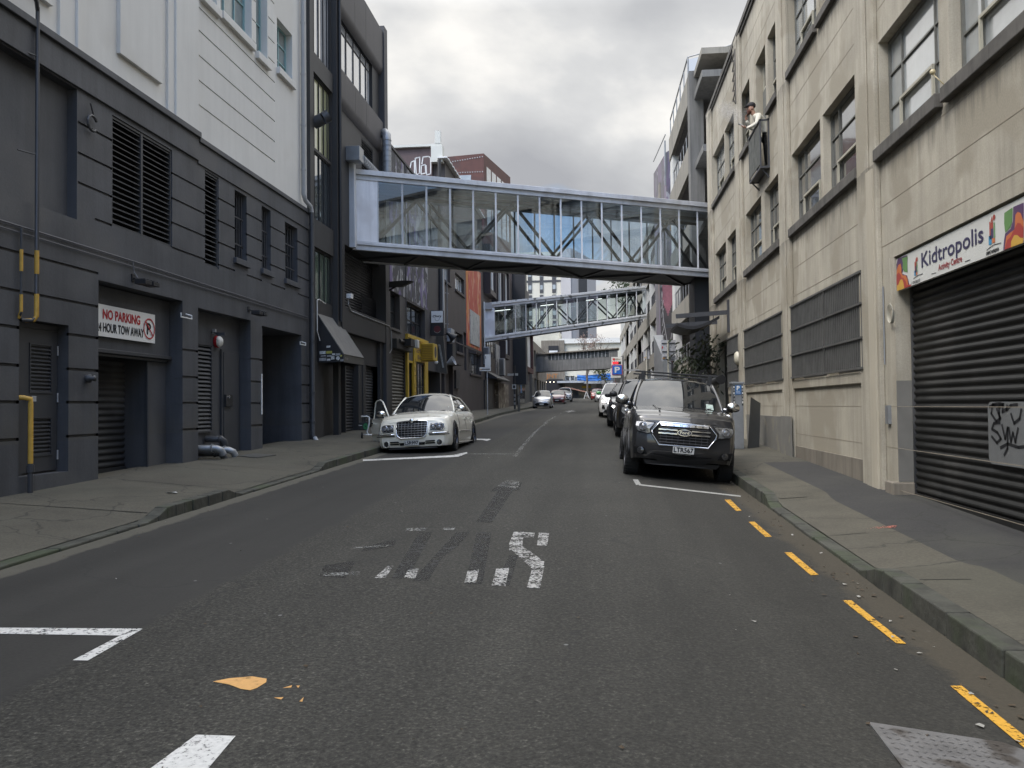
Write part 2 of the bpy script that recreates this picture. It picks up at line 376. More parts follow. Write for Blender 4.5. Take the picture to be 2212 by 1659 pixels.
def pavemat(name, a, b_, seams=True):
    m, nt, b = newmat(name); L = nt.links.new
    pos = N(nt, 'ShaderNodeNewGeometry').outputs['Position']
    n = N(nt, 'ShaderNodeTexNoise', i_Scale=.9, i_Detail=6.0, i_Roughness=.65); L(pos, n.inputs['Vector'])
    n2 = N(nt, 'ShaderNodeTexNoise', i_Scale=38., i_Detail=3.0, i_Roughness=.7); L(pos, n2.inputs['Vector'])
    c = mixc(nt, a, b_, ramp(nt, n.outputs[0], [(.35, 0.), (.65, 1.)]).outputs[0])
    c = mixc(nt, c, ramp(nt, n2.outputs[0], [(.3, .75), (.5, 1.), (.72, 1.3)]).outputs[0], 1.0, 'MULTIPLY')
    mo = N(nt, 'ShaderNodeTexNoise', i_Scale=.45, i_Detail=4.0); L(pos, mo.inputs['Vector'])
    c = mixc(nt, c, (.06, .06, .045), ramp(nt, mo.outputs[0], [(.52, 0.), (.68, .4)]).outputs[0])
    wv = N(nt, 'ShaderNodeTexNoise', i_Scale=1.2, i_Detail=6.0); L(pos, wv.inputs['Vector'])
    vd = N(nt, 'ShaderNodeVectorMath', operation='ADD'); L(pos, vd.inputs[0]); L(wv.outputs['Color'], vd.inputs[1])
    ck = N(nt, 'ShaderNodeTexVoronoi', feature='DISTANCE_TO_EDGE', i_Scale=.45); L(vd.outputs[0], ck.inputs['Vector'])
    c = mixc(nt, c, (.018, .018, .014), ramp(nt, ck.outputs['Distance'], [(.003, .7), (.008, 0.)]).outputs[0])
    v = N(nt, 'ShaderNodeTexVoronoi', i_Scale=2.6); L(pos, v.inputs['Vector'])
    c = mixc(nt, c, (.03, .03, .03), ramp(nt, v.outputs['Distance'], [(.03, .6), (.05, 0.)]).outputs[0])
    L(c, b.inputs['Base Color']); b.inputs['Roughness'].default_value = .85
    bp = N(nt, 'ShaderNodeBump', i_Strength=.35, i_Distance=.008); L(n2.outputs[0], bp.inputs['Height']); L(bp.outputs[0], b.inputs['Normal'])
    return m
M_PAVE = pavemat('old_concrete_paving', (.052, .048, .036), (.085, .077, .057))
M_PAVE2 = pavemat('pale_concrete_crossing', (.062, .056, .042), (.088, .08, .06))
M_TARP = pavemat('dark_asphalt_path', (.026, .0255, .025), (.034, .033, .031))
M_KERB = surf('basalt_kerb', (.05, .05, .04), .85, var=.5, scale=3.5, bump=.8, bscale=18, stain=(.045, .055, .03), stainscale=1.8, stainlo=.5, stainhi=.65)
M_WHITE = worn('white_road_paint', (.58, .57, .54), .40, .47, 34)
M_WHITEW = worn('flaked_white_road_paint', (.42, .41, .385), .47, .53, 34)
M_WHITEF = worn('faint_white_road_paint', (.24, .24, .225), .49, .58, 34)
M_WHITE2 = worn('thin_white_road_paint', (.36, .355, .33), .36, .46, 30)
M_YEL = worn('yellow_road_paint', (.62, .33, .035), .41, .47, 40)
M_ORA = worn('orange_spray_paint', (.6, .33, .11), .36, .43, 22)
M_DARKP = worn('black_patch', (.014, .014, .0135), .36, .6, 18)
M_PINK = worn('pink_chalk', (.4, .13, .09), .5, .56, 40)
gm = MB()
ys = [-60, -30, -10, 0, 20, 45, 60, 74, 92, 105, 125, 150, 250, 400, 700]
xs = [-500, -60, -9, 0, 6, 60, 500]
for j in range(len(ys)-1):
    for i in range(len(xs)-1):
        gm.quad(*[(x, y, prof(y)-.45) for x, y in ((xs[i], ys[j]), (xs[i+1], ys[j]), (xs[i+1], ys[j+1]), (xs[i], ys[j+1]))])
obj('ground', gm, M_GROUND, kind='structure')
yy = [-12+.0]; 
while yy[-1] < 30: yy.append(yy[-1]+.25)
while yy[-1] < 126.5: yy.append(yy[-1]+1.)
rm = MB()
def strip(mb, fa, fb, y0, y1, n=6):
    Y = [y for y in yy if y0 < y < y1]; Y = [y0]+Y+[y1]
    for a, b in zip(Y, Y[1:]):
        for i in range(n):
            pts = []
            for y, t in ((a, i/n), (a, (i+1)/n), (b, (i+1)/n), (b, i/n)):
                x = fa(y)+(fb(y)-fa(y))*t; pts.append((x, y))
            yield pts
for pts in strip(rm, kl, kr, -12, 127, 10):
    rm.quad(*[(x, y, road_z(x, y)) for x, y in pts])
road = obj('road', rm, M_ASPH, kind='structure', weld=True, smooth=True)
cs = MB()     # the cross street at the top of the hill
cs.quad((-60, 127, 2.59), (60, 127, 2.59), (60, 137, 2.78), (-60, 137, 2.78))
obj('cross_road', cs, M_ASPH, kind='structure')
for side in (-1, 1):
    pm = MB(); km = MB(); pm.mi = 0
    edge = kl if side < 0 else kr
    o1 = (lambda y: edge(y)+side*.16); o2 = (lambda y: -8.4) if side < 0 else (lambda y: 4.75)
    for pts in strip(pm, o1, o2, -12, 127, 6):
        yc = (pts[0][1]+pts[2][1])/2; xc = sum(p[0] for p in pts)/4
        if side < 0:
            pm.mi = 1 if (12.1 < yc < 16 or (yc < 9.9 and xc > -6.9)) else 0
        else:
            pm.mi = 2 if (xc > 3.35 and yc < 17.5) else (1 if 7.9 < yc < 12.6 else 0)
        pm.quad(*[(x, y, gz(x, y)+.001) for x, y in pts])
    obj('pavement', pm, [M_PAVE, M_PAVE2, M_TARP], kind='structure', weld=True, smooth=True)
    jm = MB(); yj = -9.
    while yj < 60:      # joints between the poured slabs
        for k in range(6):
            xa = edge(yj)+side*(.18+k*.4); xb = xa+side*.4
            if abs(xb) > (7.95 if side < 0 else 3.34): break
            jm.quad((xa, yj-.009, gz(xa, yj)+.0035), (xb, yj-.009, gz(xb, yj)+.0035), (xb, yj+.009, gz(xb, yj)+.0035), (xa, yj+.009, gz(xa, yj)+.0035))
        yj += 2.7
    obj('slab_joint', jm, bpy.data.materials.get('joint_dirt') or surf('joint_dirt', (.02, .02, .015), .9), [o for o in bpy.data.objects if o.name.startswith('pavement')][-1])
    # kerb stones with open joints, a real step down to the gutter
    y = -12.
    while y < 127:
        ln = random.uniform(.8, 1.15) if y < 40 else 2.
        if any(abs(y+.3-q) < 1.1 for q in ((9.9, 12., 16.) if side < 0 else (7.9, 12.6))): ln = .22
        j = .012 if ln > .5 else .002; a, b = y+j, y+ln-j; e = edge
        ja, jb = random.uniform(-.008, .008), random.uniform(-.01, .004)
        p = []
        for z in (0, 1):
            for yy_, xo in ((a, 0), (a, .175), (b, .175), (b, 0)):
                x = e(yy_)+side*xo+(side*-.012 if z == 0 and xo == 0 else 0)+ja
                p.append((x, yy_, gz(e(yy_)+side*.02, yy_)+.006+jb*.4 if z else prof(yy_)-.35))
        km.hexa(p if side > 0 else [p[1], p[0], p[3], p[2], p[5], p[4], p[7], p[6]])
        y += ln
    obj('kerb', km, M_KERB, kind='structure', bevel=.012)
# ---------------------------------------------------------------- painted markings, parts of the road
def flat(name, polys, m, lift=.004, sub=None):
    mb = MB()
    for pl in polys:
        pts = [Vector(p) for p in pl]
        mb.poly([(p.x, p.y, gz(p.x, p.y)+lift) for p in pts])
    return obj(name, mb, m, road)
def gpoly(pts, dy=0): return [G(x, y) for x, y in pts]
def brf(x, y): return ((2016+.9114*x)*2212/4032, (1800+.9114*y)*2212/4032)
def blf(x, y): return ((.9114*x)*2212/4032, (1800+.9114*y)*2212/4032)
# parking bay brackets
flat('bay_marking', [gpoly([(-200, 1362), (0, 1357), (308, 1359), (258, 1374), (0, 1370), (-200, 1372)]), gpoly([(308.5, 1359.5), (190, 1428), (157, 1427.5), (258.5, 1374.5)])], M_WHITE)
flat('bay_marking', [gpoly([(784, 993), (990, 983), (996, 984), (990, 987), (784, 996)]), gpoly([(978, 983.5), (1008, 977), (1010, 979), (996, 984.8)])], M_WHITE)
flat('bay_marking', [gpoly([(1030, 948), (1052, 948.5), (1052, 950.5), (1030, 950.5)]), gpoly([(1044, 951), (1055, 948), (1061, 949), (1052, 952.5)])], M_WHITE)
flat('bay_marking', [gpoly([(1367, 1036), (1378, 1036), (1385, 1047), (1374, 1048)]), *[gpoly([(1380+22*k, 1046+2.5*k), (1402+22*k, 1048.5+2.5*k), (1402+22*k, 1051.3+2.5*k), (1380+22*k, 1048.8+2.5*k)]) for k in range(10)]], M_WHITE2)
flat('bay_marking', [gpoly([(1000, 980), (1110, 980), (1110, 981.5), (1000, 981.5)])], M_WHITEF)
flat('bay_marking', [gpoly([(1128, 895), (1143, 893), (1143, 894), (1128, 896)]), gpoly([(1162, 899), (1180, 891), (1182, 892), (1165, 900)])], M_WHITEF)
# worn centre line, bending with the street
CLN = [G(x, y) for x, y in ((1112, 986), (1127, 967), (1142, 949), (1155, 934), (1168, 923), (1182, 913))]+[Vector((-2.35, 36, 0)), Vector((-2.3, 44, 0)), Vector((-2.35, 52, 0))]
flat('centre_line', [[(a_.x-.05, a_.y, 0), (a_.x+.05, a_.y, 0), (b__.x+.05, b__.y, 0), (b__.x-.05, b__.y, 0)] for a_, b__ in zip(CLN, CLN[1:])], M_WHITEF)
flat('centre_line', [[(-1.92, 3.3, 0), (-1.63, 3.0, 0), (-1.69, 3.76, 0), (-1.88, 3.76, 0)]], M_WHITE)
flat('spray_mark', [gpoly([blf(*p) for p in [(920, 972), (990, 958), (1090, 950), (1152, 960), (1150, 975), (1110, 1000), (1080, 1010), (1040, 1004), (990, 985)]])], M_ORA)
flat('spray_mark', [gpoly([blf(*p) for p in q]) for q in ([(1222, 1000), (1262, 988), (1258, 998)], [(1183, 1042), (1225, 1040), (1215, 1050)], [(1293, 1058), (1312, 1040), (1306, 1060)], [(1280, 990), (1296, 990), (1288, 1000)])], M_ORA)
flat('yellow_dash', [gpoly([brf(*p) for p in [(918, 185), (944, 185), (992, 232), (968, 233)]])], M_YEL)
flat('yellow_dash', [gpoly([brf(*p) for p in [(1022, 280), (1048, 280), (1123, 345), (1095, 346)]])], M_YEL)
flat('yellow_dash', [gpoly([brf(*p) for p in [(1176, 413), (1208, 413), (1325, 510), (1290, 511)]])], M_YEL)
flat('yellow_dash', [gpoly([brf(*p) for p in [(1428, 620), (1466, 620), (1703, 808), (1660, 806)]])], M_YEL)
flat('yellow_dash', [gpoly([brf(*p) for p in [(1893, 990), (1943, 990), (2212, 1205), (2300, 1280), (2240, 1280), (2160, 1215)]])], M_YEL)
# ghost of old lettering and arrow: black strokes, flakes of white left
def dd(p): return [G(x, y) for x, y in p]
flat('old_lettering', [dd(p) for p in [
    [(905, 1150), (935, 1150), (880, 1250), (845, 1250)], [(985, 1150), (1015, 1150), (990, 1180), (955, 1205), (925, 1255), (890, 1255)],
    [(1030, 1150), (1062, 1150), (1042, 1262), (1005, 1262)], [(1100, 1200), (1120, 1200), (1100, 1266), (1068, 1266)],
    [(790, 1180), (860, 1165), (850, 1180), (780, 1192)], [(700, 1222), (770, 1212), (745, 1250), (690, 1245)]]], M_DARKP, .003)
flat('old_arrow', [dd([(1075, 1060), (1108, 1060), (1062, 1130), (1028, 1128)]), dd([(1058, 1062), (1090, 1040), (1128, 1042), (1122, 1060)])], M_DARKP, .003)
flat('old_arrow', [dd([(1075, 1050), (1095, 1038), (1122, 1040), (1118, 1056)])], M_WHITEF, .005)
flat('old_lettering', [dd(p) for p in [
    [(838, 1224), (850, 1224), (832, 1250), (808, 1250)], [(882, 1232), (905, 1228), (897, 1251), (872, 1250)],
    [(1010, 1235), (1035, 1232), (1028, 1260), (1003, 1260)], [(1072, 1230), (1100, 1228), (1092, 1268), (1062, 1266)],
    [(1110, 1150), (1132, 1150), (1128, 1180), (1100, 1190), (1100, 1175)],
    [(1100, 1184), (1128, 1180), (1176, 1215), (1172, 1236), (1150, 1230)], [(1150, 1228), (1176, 1224), (1166, 1272), (1138, 1271)],
    [(1164, 1152), (1186, 1153), (1182, 1180), (1160, 1179)], [(1132, 1151), (1155, 1152), (1153, 1162), (1131, 1162)]]], M_WHITEW, .006)
flat('old_lettering', [dd(p) for p in [[(960, 1140), (985, 1140), (980, 1146), (955, 1146)], [(880, 1142), (925, 1141), (920, 1147), (875, 1148)], [(765, 1182), (840, 1178), (838, 1182), (762, 1186)],
    [(690, 1240), (780, 1236), (775, 1244), (690, 1246)]]], M_WHITEF, .006)
flat('chalk_mark', [gpoly([brf(*p) for p in [(1535, 305), (1600, 303), (1595, 311), (1532, 313)]]), gpoly([brf(*p) for p in [(1600, 300), (1662, 298), (1655, 308), (1598, 308)]])], M_PINK, .008)
flat('white_arrow', [[(-2.1, 54, 0), (-1.95, 54, 0), (-1.95, 60, 0), (-2.1, 60, 0)], [(-2.5, 58, 0), (-1.6, 58, 0), (-2.0, 62, 0)]], M_WHITEW)
# steel cover in the carriageway
def checker():
    m = surf('checker_steel', (.19, .185, .18), .45, .3, var=.2, scale=6, stain=(.09, .08, .07), stainscale=4, stainlo=.52, stainhi=.6)
    return m
ac = MB(); c = [G(1876, 1563), G(2165, 1607), G(2260, 1640), G(2300, 1780), G(2010, 1740)]
ac.poly([(p.x, p.y, p.z+.009) for p in c])
n = len(c)
for i in range(n):
    a, b = c[i], c[(i+1) % n]; ac.quad((a.x, a.y, a.z-.01), (b.x, b.y, b.z-.01), (b.x, b.y, b.z+.009), (a.x, a.y, a.z+.009))
nn = 14
for i in range(1, nn):          # raised tread bars
    for j in range(1, nn):
        u_, v_ = i/nn, j/nn
        p = c[0].lerp(c[1], u_).lerp(c[4].lerp(c[3], u_), v_)
        q = .012; s_ = 1 if (i+j) % 2 else -1
        ac.quad((p.x-q, p.y-q*s_*.4, p.z+.012), (p.x-q*.4, p.y-q*s_, p.z+.012), (p.x+q, p.y+q*s_*.4, p.z+.012), (p.x+q*.4, p.y+q*s_, p.z+.012))
acm = MB(); acm.v, acm.f, acm.m = ac.v, ac.f, ac.m
obj('access_cover', acm, checker(), label='large pale steel checker plate let into the road at the bottom right corner', cat='cover')
# small cover and rubble on the left pavement, litter
cv = MB(); q = [G(512, 986), G(548, 981), G(596, 984), G(556, 990)]; cv.prism([(p.x, p.y, p.z+.004) for p in q], (0, 0, .012))
obj('inspection_cover', cv, surf('dull_steel', (.07, .07, .065), .6, .2), label='flat grey inspection cover in the left pavement beside the drain outlets', cat='cover')

# grit, leaves and paper flecks lying on the road and in the gutters
lt = MB(); rl = random.Random(21)
for i in range(320):
    r_ = rl.random(); y = 3.2+22*rl.random()**1.6
    x = 2.3-abs(rl.gauss(0, .22)) if r_ < .5 else (-5.25+abs(rl.gauss(0, .15)) if r_ < .62 else rl.uniform(-5, 2.2))
    s_ = rl.uniform(.006, .02) if r_ >= .5 else rl.uniform(.008, .028); a = rl.uniform(0, 6.28); z = gz(x, y)+.004
    lt.mi = 0 if rl.random() < .2 else 1
    q = [(x+s_*cos(a+k*1.7)*rl.uniform(.5, 1.2), y+s_*sin(a+k*1.7)*rl.uniform(.5, 1.2), z+rl.uniform(0, .012)) for k in range(4)]
    lt.poly(q)
obj('road_grit', lt, [surf('pale_flecks', (.3, .29, .26), .8), surf('brown_flecks', (.07, .05, .03), .9)], kind='stuff')
# ================================================================ MATERIALS OF THE BUILDINGS
M_CHAR = surf('charcoal_masonry_paint', (.064, .067, .075), .6, var=.22, scale=.9, streak=.2, bump=.2, bscale=22, stain=(.082, .083, .087), stainscale=.55, stainlo=.54, stainhi=.66, fine=.05)
M_CHARD = surf('charcoal_metal_paint', (.045, .047, .052), .45, var=.08, scale=3, bump=.05)
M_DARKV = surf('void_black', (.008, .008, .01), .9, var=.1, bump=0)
M_GREYW = surf('pale_grey_masonry_paint', (.6, .595, .57), .75, var=.05, scale=.6, streak=.05, bump=.12, bscale=18, stain=(.55, .54, .51), stainscale=.3)
M_TEAL = plain('teal_window_frame', (.22, .36, .37), .5)
M_PVC = surf('grey_downpipe', (.34, .345, .35), .5, var=.08, scale=2)
M_YPIPE = surf('yellow_gas_pipe', (.5, .3, .05), .5, var=.18, scale=6)
M_GLASSD = surf('dark_window_glass', (.035, .04, .045), .08, var=.4, scale=.7, bump=0, spec=.8)
M_GLASSM = surf('curtained_window_glass', (.10, .105, .1), .1, var=.5, scale=1.3, streak=.3, bump=0, spec=.9, coat=.6)
M_BLACKB = surf('black_brown_render', (.034, .033, .033), .6, var=.12, scale=1., bump=.15, bscale=14, streak=.1)
M_BRONZE = surf('brown_band_render', (.058, .054, .055), .6, var=.1, scale=.8, streak=.12, bump=.12)
M_BLACK = surf('near_black_paint', (.016, .016, .018), .5, var=.15, bump=.05)
M_WHITEP = surf('white_sign_face', (.74, .74, .72), .45, var=.03, bump=0)
M_RED = plain('sign_red', (.42, .02, .025), .5)
M_INK = plain('sign_black', (.012, .012, .014), .5)
M_CONC = surf('stained_concrete', (.38, .348, .28), .85, var=.17, scale=.9, streak=.2, bump=.3, bscale=10, stain=(.295, .265, .205), stainscale=.8, stainlo=.52, stainhi=.6, fine=.06)
def runoff(m, heights, reach, col):
    """soot washed down the face from each sill"""
    nt = m.node_tree; b = nt.nodes['Principled BSDF']; src = b.inputs['Base Color'].links[0].from_socket
    pos = N(nt, 'ShaderNodeNewGeometry').outputs['Position']; sp = N(nt, 'ShaderNodeSeparateXYZ'); nt.links.new(pos, sp.inputs[0])
    mp = N(nt, 'ShaderNodeMapping'); mp.inputs['Scale'].default_value = (6, 6, .35); nt.links.new(pos, mp.inputs[0])
    n = N(nt, 'ShaderNodeTexNoise', i_Scale=1.4, i_Detail=5., i_Roughness=.65); nt.links.new(mp.outputs[0], n.inputs['Vector'])
    out = src
    for h in heights:
        d = math_(nt, 'DIVIDE', math_(nt, 'SUBTRACT', h, sp.outputs[2]), reach)      # 0 at the sill, 1 at the end of the run
        k = math_(nt, 'SUBTRACT', math_(nt, 'MULTIPLY', n.outputs[0], 1.5), d)
        f = ramp(nt, k, [(.3, 0.), (.75, .55)]); top = ramp(nt, d, [(0., 0.), (.01, 1.)])
        out = mixc(nt, out, col, math_(nt, 'MULTIPLY', f.outputs[0], top.outputs[0]))
    nt.links.new(out, b.inputs['Base Color'])
runoff(M_CONC, (5.17, 8.63, 12.2), .75, (.095, .088, .075))
runoff(M_CHAR, (1.15,), -.9, (.075, .073, .068))
M_CONC2 = surf('dirty_concrete', (.19, .168, .135), .85, var=.2, scale=1.2, streak=.3, bump=.3, bscale=12)
M_SILL = surf('blackened_sill', (.095, .088, .078), .85, var=.3, scale=3, streak=.35, bump=.3, bscale=12)
M_PLINTH = surf('grey_plinth_paint', (.16, .155, .14), .8, var=.12, scale=2, stain=(.2, .185, .15), stainscale=2.2, stainlo=.58, stainhi=.64)
M_CHROME = plain('chrome', (.8, .8, .8), .12, 1.)
M_ALU = surf('weathered_aluminium', (.56, .575, .6), .5, .1, var=.08, scale=1.5, streak=.12, stain=(.4, .4, .41), stainscale=.9, stainlo=.55, stainhi=.7, bump=.05)
M_STEELD = surf('dark_truss_steel', (.05, .052, .058), .5, var=.15)
M_GALV = surf('galvanised_steel', (.27, .28, .29), .42, .5, var=.15, scale=3, bump=.05)
M_WPAINT = plain('white_enamel', (.68, .68, .66), .4)
# ================================================================ CHARCOAL BUILDING ON THE LEFT (nearest)
LX = -7.9
b1 = thing('charcoal_building', 'charcoal and pale grey painted building with louvres and garage shutter, nearest on the left', 'building', (LX, 10, prof(10)+.2))
zb = -1.2
ghol = [(10.73, 11.81, .7, 2.88, .22), (12.56, 15.27, .35, 3.68, .9), (15.89, 18.42, .4, 3.62, .27), (19.06, 21.7, .45, 3.56, 1.3)]
whol = [(12.93, 14.88, 4.63, 6.46, .2), (16.19, 16.81, 4.53, 6.46, .2), (17.59, 18.22, 4.92, 6.42, .28), (19.07, 19.62, 4.92, 6.42, .28), (20.55, 21.44, 4.9, 6.36, .28), (6.5, 12.0, 4.52, 6.53, .16), (-4, 5.9, 4.52, 6.53, .16)]
grv = []
for z in (4.63, 5.1, 5.56, 6.03):                      # struck joints of the upper piers
    for a, b in ((12.46 if z < 5 else 12.02, 12.93), (14.88, 16.19), (16.81, 17.59), (18.22, 19.07), (19.62, 20.55), (21.44, 22.3)):
        grv.append((a, b, z-.02, z+.02, .03))
for z in (1.22, 1.73, 2.23, 2.75):                     # joints of the lower piers
    for a, b in ((11.81, 12.56), (15.27, 15.89), (18.42, 19.06), (21.7, 22.3), (5.9, 10.73)):
        grv.append((a, b, z-.022, z+.022, .035))
for z in (3.25, 3.78): grv.append((5.9, 12.56, z-.02, z+.02, .03))
wm = MB(); wall(wm, LX, -8, 22.3, zb, 7.0, ghol+whol+grv, -1)
# side faces and roof close the block
wm.quad((LX, -8, zb), (LX, -8, 7), (-22, -8, 7), (-22, -8, zb)); wm.quad((LX, 22.3, 7), (LX, 22.3, zb), (-22, 22.3, zb), (-22, 22.3, 7))
# deeper joint lines wrap the pier sides
for z in (1.22, 1.73, 2.23, 2.75):
    for y in (15.27, 18.42, 21.7):
        wm.box(LX-.25, LX-.002, y-.004, y-.001, z-.022, z+.022)
obj('wall', wm, M_CHAR, b1)
fr = MB()
fr.box(LX-.05, LX+.1, -8, 15.86, 7.0, 7.11); fr.box(LX-.05, LX+.075, 15.864, 22.3, 6.93, 7.03)
fr.box(LX-.05, LX+.045, -8, 15.86, 6.55, 7.0); fr.box(LX-.05, LX+.03, 15.864, 22.3, 6.5, 6.93)
obj('cornice', fr, M_CHAR, b1, bevel=.008)
um = MB(); UX = LX-.04
uh = [(17.0, 18.62, 10.1, 13.2, .28), (18.87, 19.55, 10.02, 13.2, .28), (20.17, 21.22, 10.17, 11.45, .28), (16.1, 16.83, 10.05, 13.2, .28)]
ug = [(15.86, 20.0, z-.018, z+.018, .025) for z in (7.73, 8.23, 8.74, 9.25, 9.72)]+[(19.6, 20.0, z-.018, z+.018, .025) for z in (10.2, 10.7, 11.2, 11.7)]+[(18.63, 18.86, z-.018, z+.018, .025) for z in (10.2, 10.7, 11.2)]
wall(um, UX, -8, 22.3, 7.05, 15.2, uh+ug, -1)
um.quad((UX, -8, 15.2), (UX, 22.3, 15.2), (-22, 22.3, 15.2), (-22, -8, 15.2)); um.quad((UX, 22.3, 15.2), (UX, 22.3, 7), (-22, 22.3, 7), (-22, 22.3, 15.2))
um.quad((UX, -8, 7), (UX, -8, 15.2), (-22, -8, 15.2), (-22, -8, 7))
# raised piers and framed panels
for a, b, d in ((14.95, 15.84, .09), (14.72, 14.95, .05), (11.57, 11.94, .05), (11.94, 12.02, .09), (8.9, 9.6, .09)): um.box(UX-.03, UX+d, a, b, 7.12, 15.0)
um.box(UX-.03, UX+.07, 13.12, 14.48, 7.56, 15.0); um.box(UX-.03, UX+.07, 9.9, 11.39, 7.52, 15.0)
obj('upper_wall', um, M_GREYW, b1, bevel=.006)
def window(parent, X, sgn, ya, yb, za, zb_, d, cols, rows, fm, gm_, fw=.05, sill=None, sillm=None, open_=None, name='window', glassoff=.02):
    """frame with bars set back in its opening; pane and sill are sub-parts"""
    B = X+sgn*d; f = MB(); x0, x1 = sorted((B-sgn*.055, B-sgn*.005))
    f.box(x0, x1, ya, yb, za, za+fw); f.box(x0, x1, ya, yb, zb_-fw, zb_)
    f.box(x0, x1, ya, ya+fw, za+fw, zb_-fw); f.box(x0, x1, yb-fw, yb, za+fw, zb_-fw)
    bw = fw*.62
    for c in cols: y = ya+(yb-ya)*c; f.box(x0+.006, x1-.004, y-bw/2, y+bw/2, za+fw, zb_-fw)
    for c in rows: z = za+(zb_-za)*c; f.box(x0+.01, x1-.008, ya+fw, yb-fw, z-bw/2, z+bw/2)
    w = obj(name, f, fm, parent)
    g = MB(); gx = B-sgn*glassoff; g.box(min(gx, gx+sgn*.012), max(gx, gx+sgn*.012), ya+fw*.5, yb-fw*.5, za+fw*.5, zb_-fw*.5)
    obj('pane', g, gm_, w)
    if sill:
        s = MB(); s0, s1 = sorted((X+sgn*(d-.06), X-sgn*sill[0])); s.box(s0, s1, ya-sill[2], yb+sill[2], za-sill[1], za-.001)
        obj('sill', s, sillm, w, bevel=.01)
    return w
for (ya, yb, za, zb_, d), cols in zip(uh, ((.33, .66), (.5,), (.5,), (.5,))):
    window(b1, UX, -1, ya, yb, za, zb_, .22, cols, (.3, .65) if zb_ < 12 else (.28, .6), M_TEAL, surf('pale_blind_glass', (.2, .23, .23), .12, var=.3, spec=.8, bump=0), .05, (.1, .17, .05), M_GREYW)
# louvre screens
def louvre(parent, X, ya, yb, za, zb_, n, m, mull=None, name='louvre', depth=.12, frame=.04, tilt=.07):
    mb = MB(); h = (zb_-za)/n
    for i in range(n):
        z = za+h*(i+.5)
        mb.hexa([(X-depth, ya, z+tilt*.5), (X, ya, z-tilt*.5), (X, yb, z-tilt*.5), (X-depth, yb, z+tilt*.5), (X-depth, ya, z+tilt*.5+.014), (X, ya, z-tilt*.5+.014), (X, yb, z-tilt*.5+.014), (X-depth, yb, z+tilt*.5+.014)])
    if frame:
        mb.box(X-depth, X+.01, ya, ya+frame, za, zb_); mb.box(X-depth, X+.01, yb-frame, yb, za, zb_)
        mb.box(X-depth, X+.01, ya+frame, yb-frame, za, za+frame); mb.box(X-depth, X+.01, ya+frame, yb-frame, zb_-frame, zb_)
    if mull: mb.box(X-depth, X+.014, mull-.03, mull+.03, za, zb_)
    l = obj(name, mb, m, parent)
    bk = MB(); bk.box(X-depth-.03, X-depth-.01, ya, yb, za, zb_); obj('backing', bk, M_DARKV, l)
    return l
louvre(b1, LX-.03, 12.935, 14.875, 4.635, 6.455, 19, M_CHARD, 13.86)
louvre(b1, LX-.03, 16.195, 16.805, 4.535, 6.455, 19, M_CHARD)
for ya, yb, za, zb_, d in whol[2:5]:
    w = window(b1, LX, -1, ya+.005, yb-.005, za+.005, zb_-.005, .25, (.5,), (.5,), M_CHARD, M_GLASSD, .04)
    bar = MB()
    for k in range(5):
        y = ya+(yb-ya)*(k+.5)/5; bar.tube([(LX-.1, y, za), (LX-.1, y, zb_)], .011, 6)
    for z in (za+.35, za+.95): bar.box(LX-.115, LX-.085, ya, yb, z-.015, z+.015)
    obj('security_bars', bar, M_CHARD, w)
    s = MB(); s.box(LX-.2, LX+.07, ya-.06, yb+.08, za-.13, za-.001); obj('sill', s, M_CHAR, w, bevel=.008)
# utility door with two vents
X = LX-.2
dr = MB(); dr.box(X-.02, X+.04, 10.74, 11.02, .71, 2.87); dr.box(X-.02, X+.04, 11.02, 11.8, 2.79, 2.87)
obj('door_frame', dr, M_CHARD, b1)
dm = MB(); wall(dm, X+.03, 11.03, 11.79, .73, 2.785, [(11.17, 11.66, 1.86, 2.58, .03), (11.17, 11.66, .95, 1.52, .03)], -1)
door = obj('utility_door', dm, M_CHARD, b1)
louvre(door, X+.035, 11.17, 11.66, 1.86, 2.58, 13, M_CHARD, depth=.03, tilt=.02, frame=.02, name='vent')
louvre(door, X+.035, 11.17, 11.66, .95, 1.52, 10, M_CHARD, depth=.03, tilt=.02, frame=.02, name='vent')
hk = MB(); hk.lathe((X+.03, 11.1, 1.76), (1, 0, 0), [(0, .07), (.03, .065), (.035, .045), (.015, .03), (.02, 0)], 14); obj('knob', hk, M_CHROME, door, smooth=True)
hg = MB()
for z in (2.5, 1.8, .95): hg.tube([(X+.045, 11.785, z-.07), (X+.045, 11.785, z+.07)], .012, 6)
hg.box(X+.03, X+.036, 11.22, 11.32, 1.74, 1.82)
obj('hinge', hg, M_PVC, door)
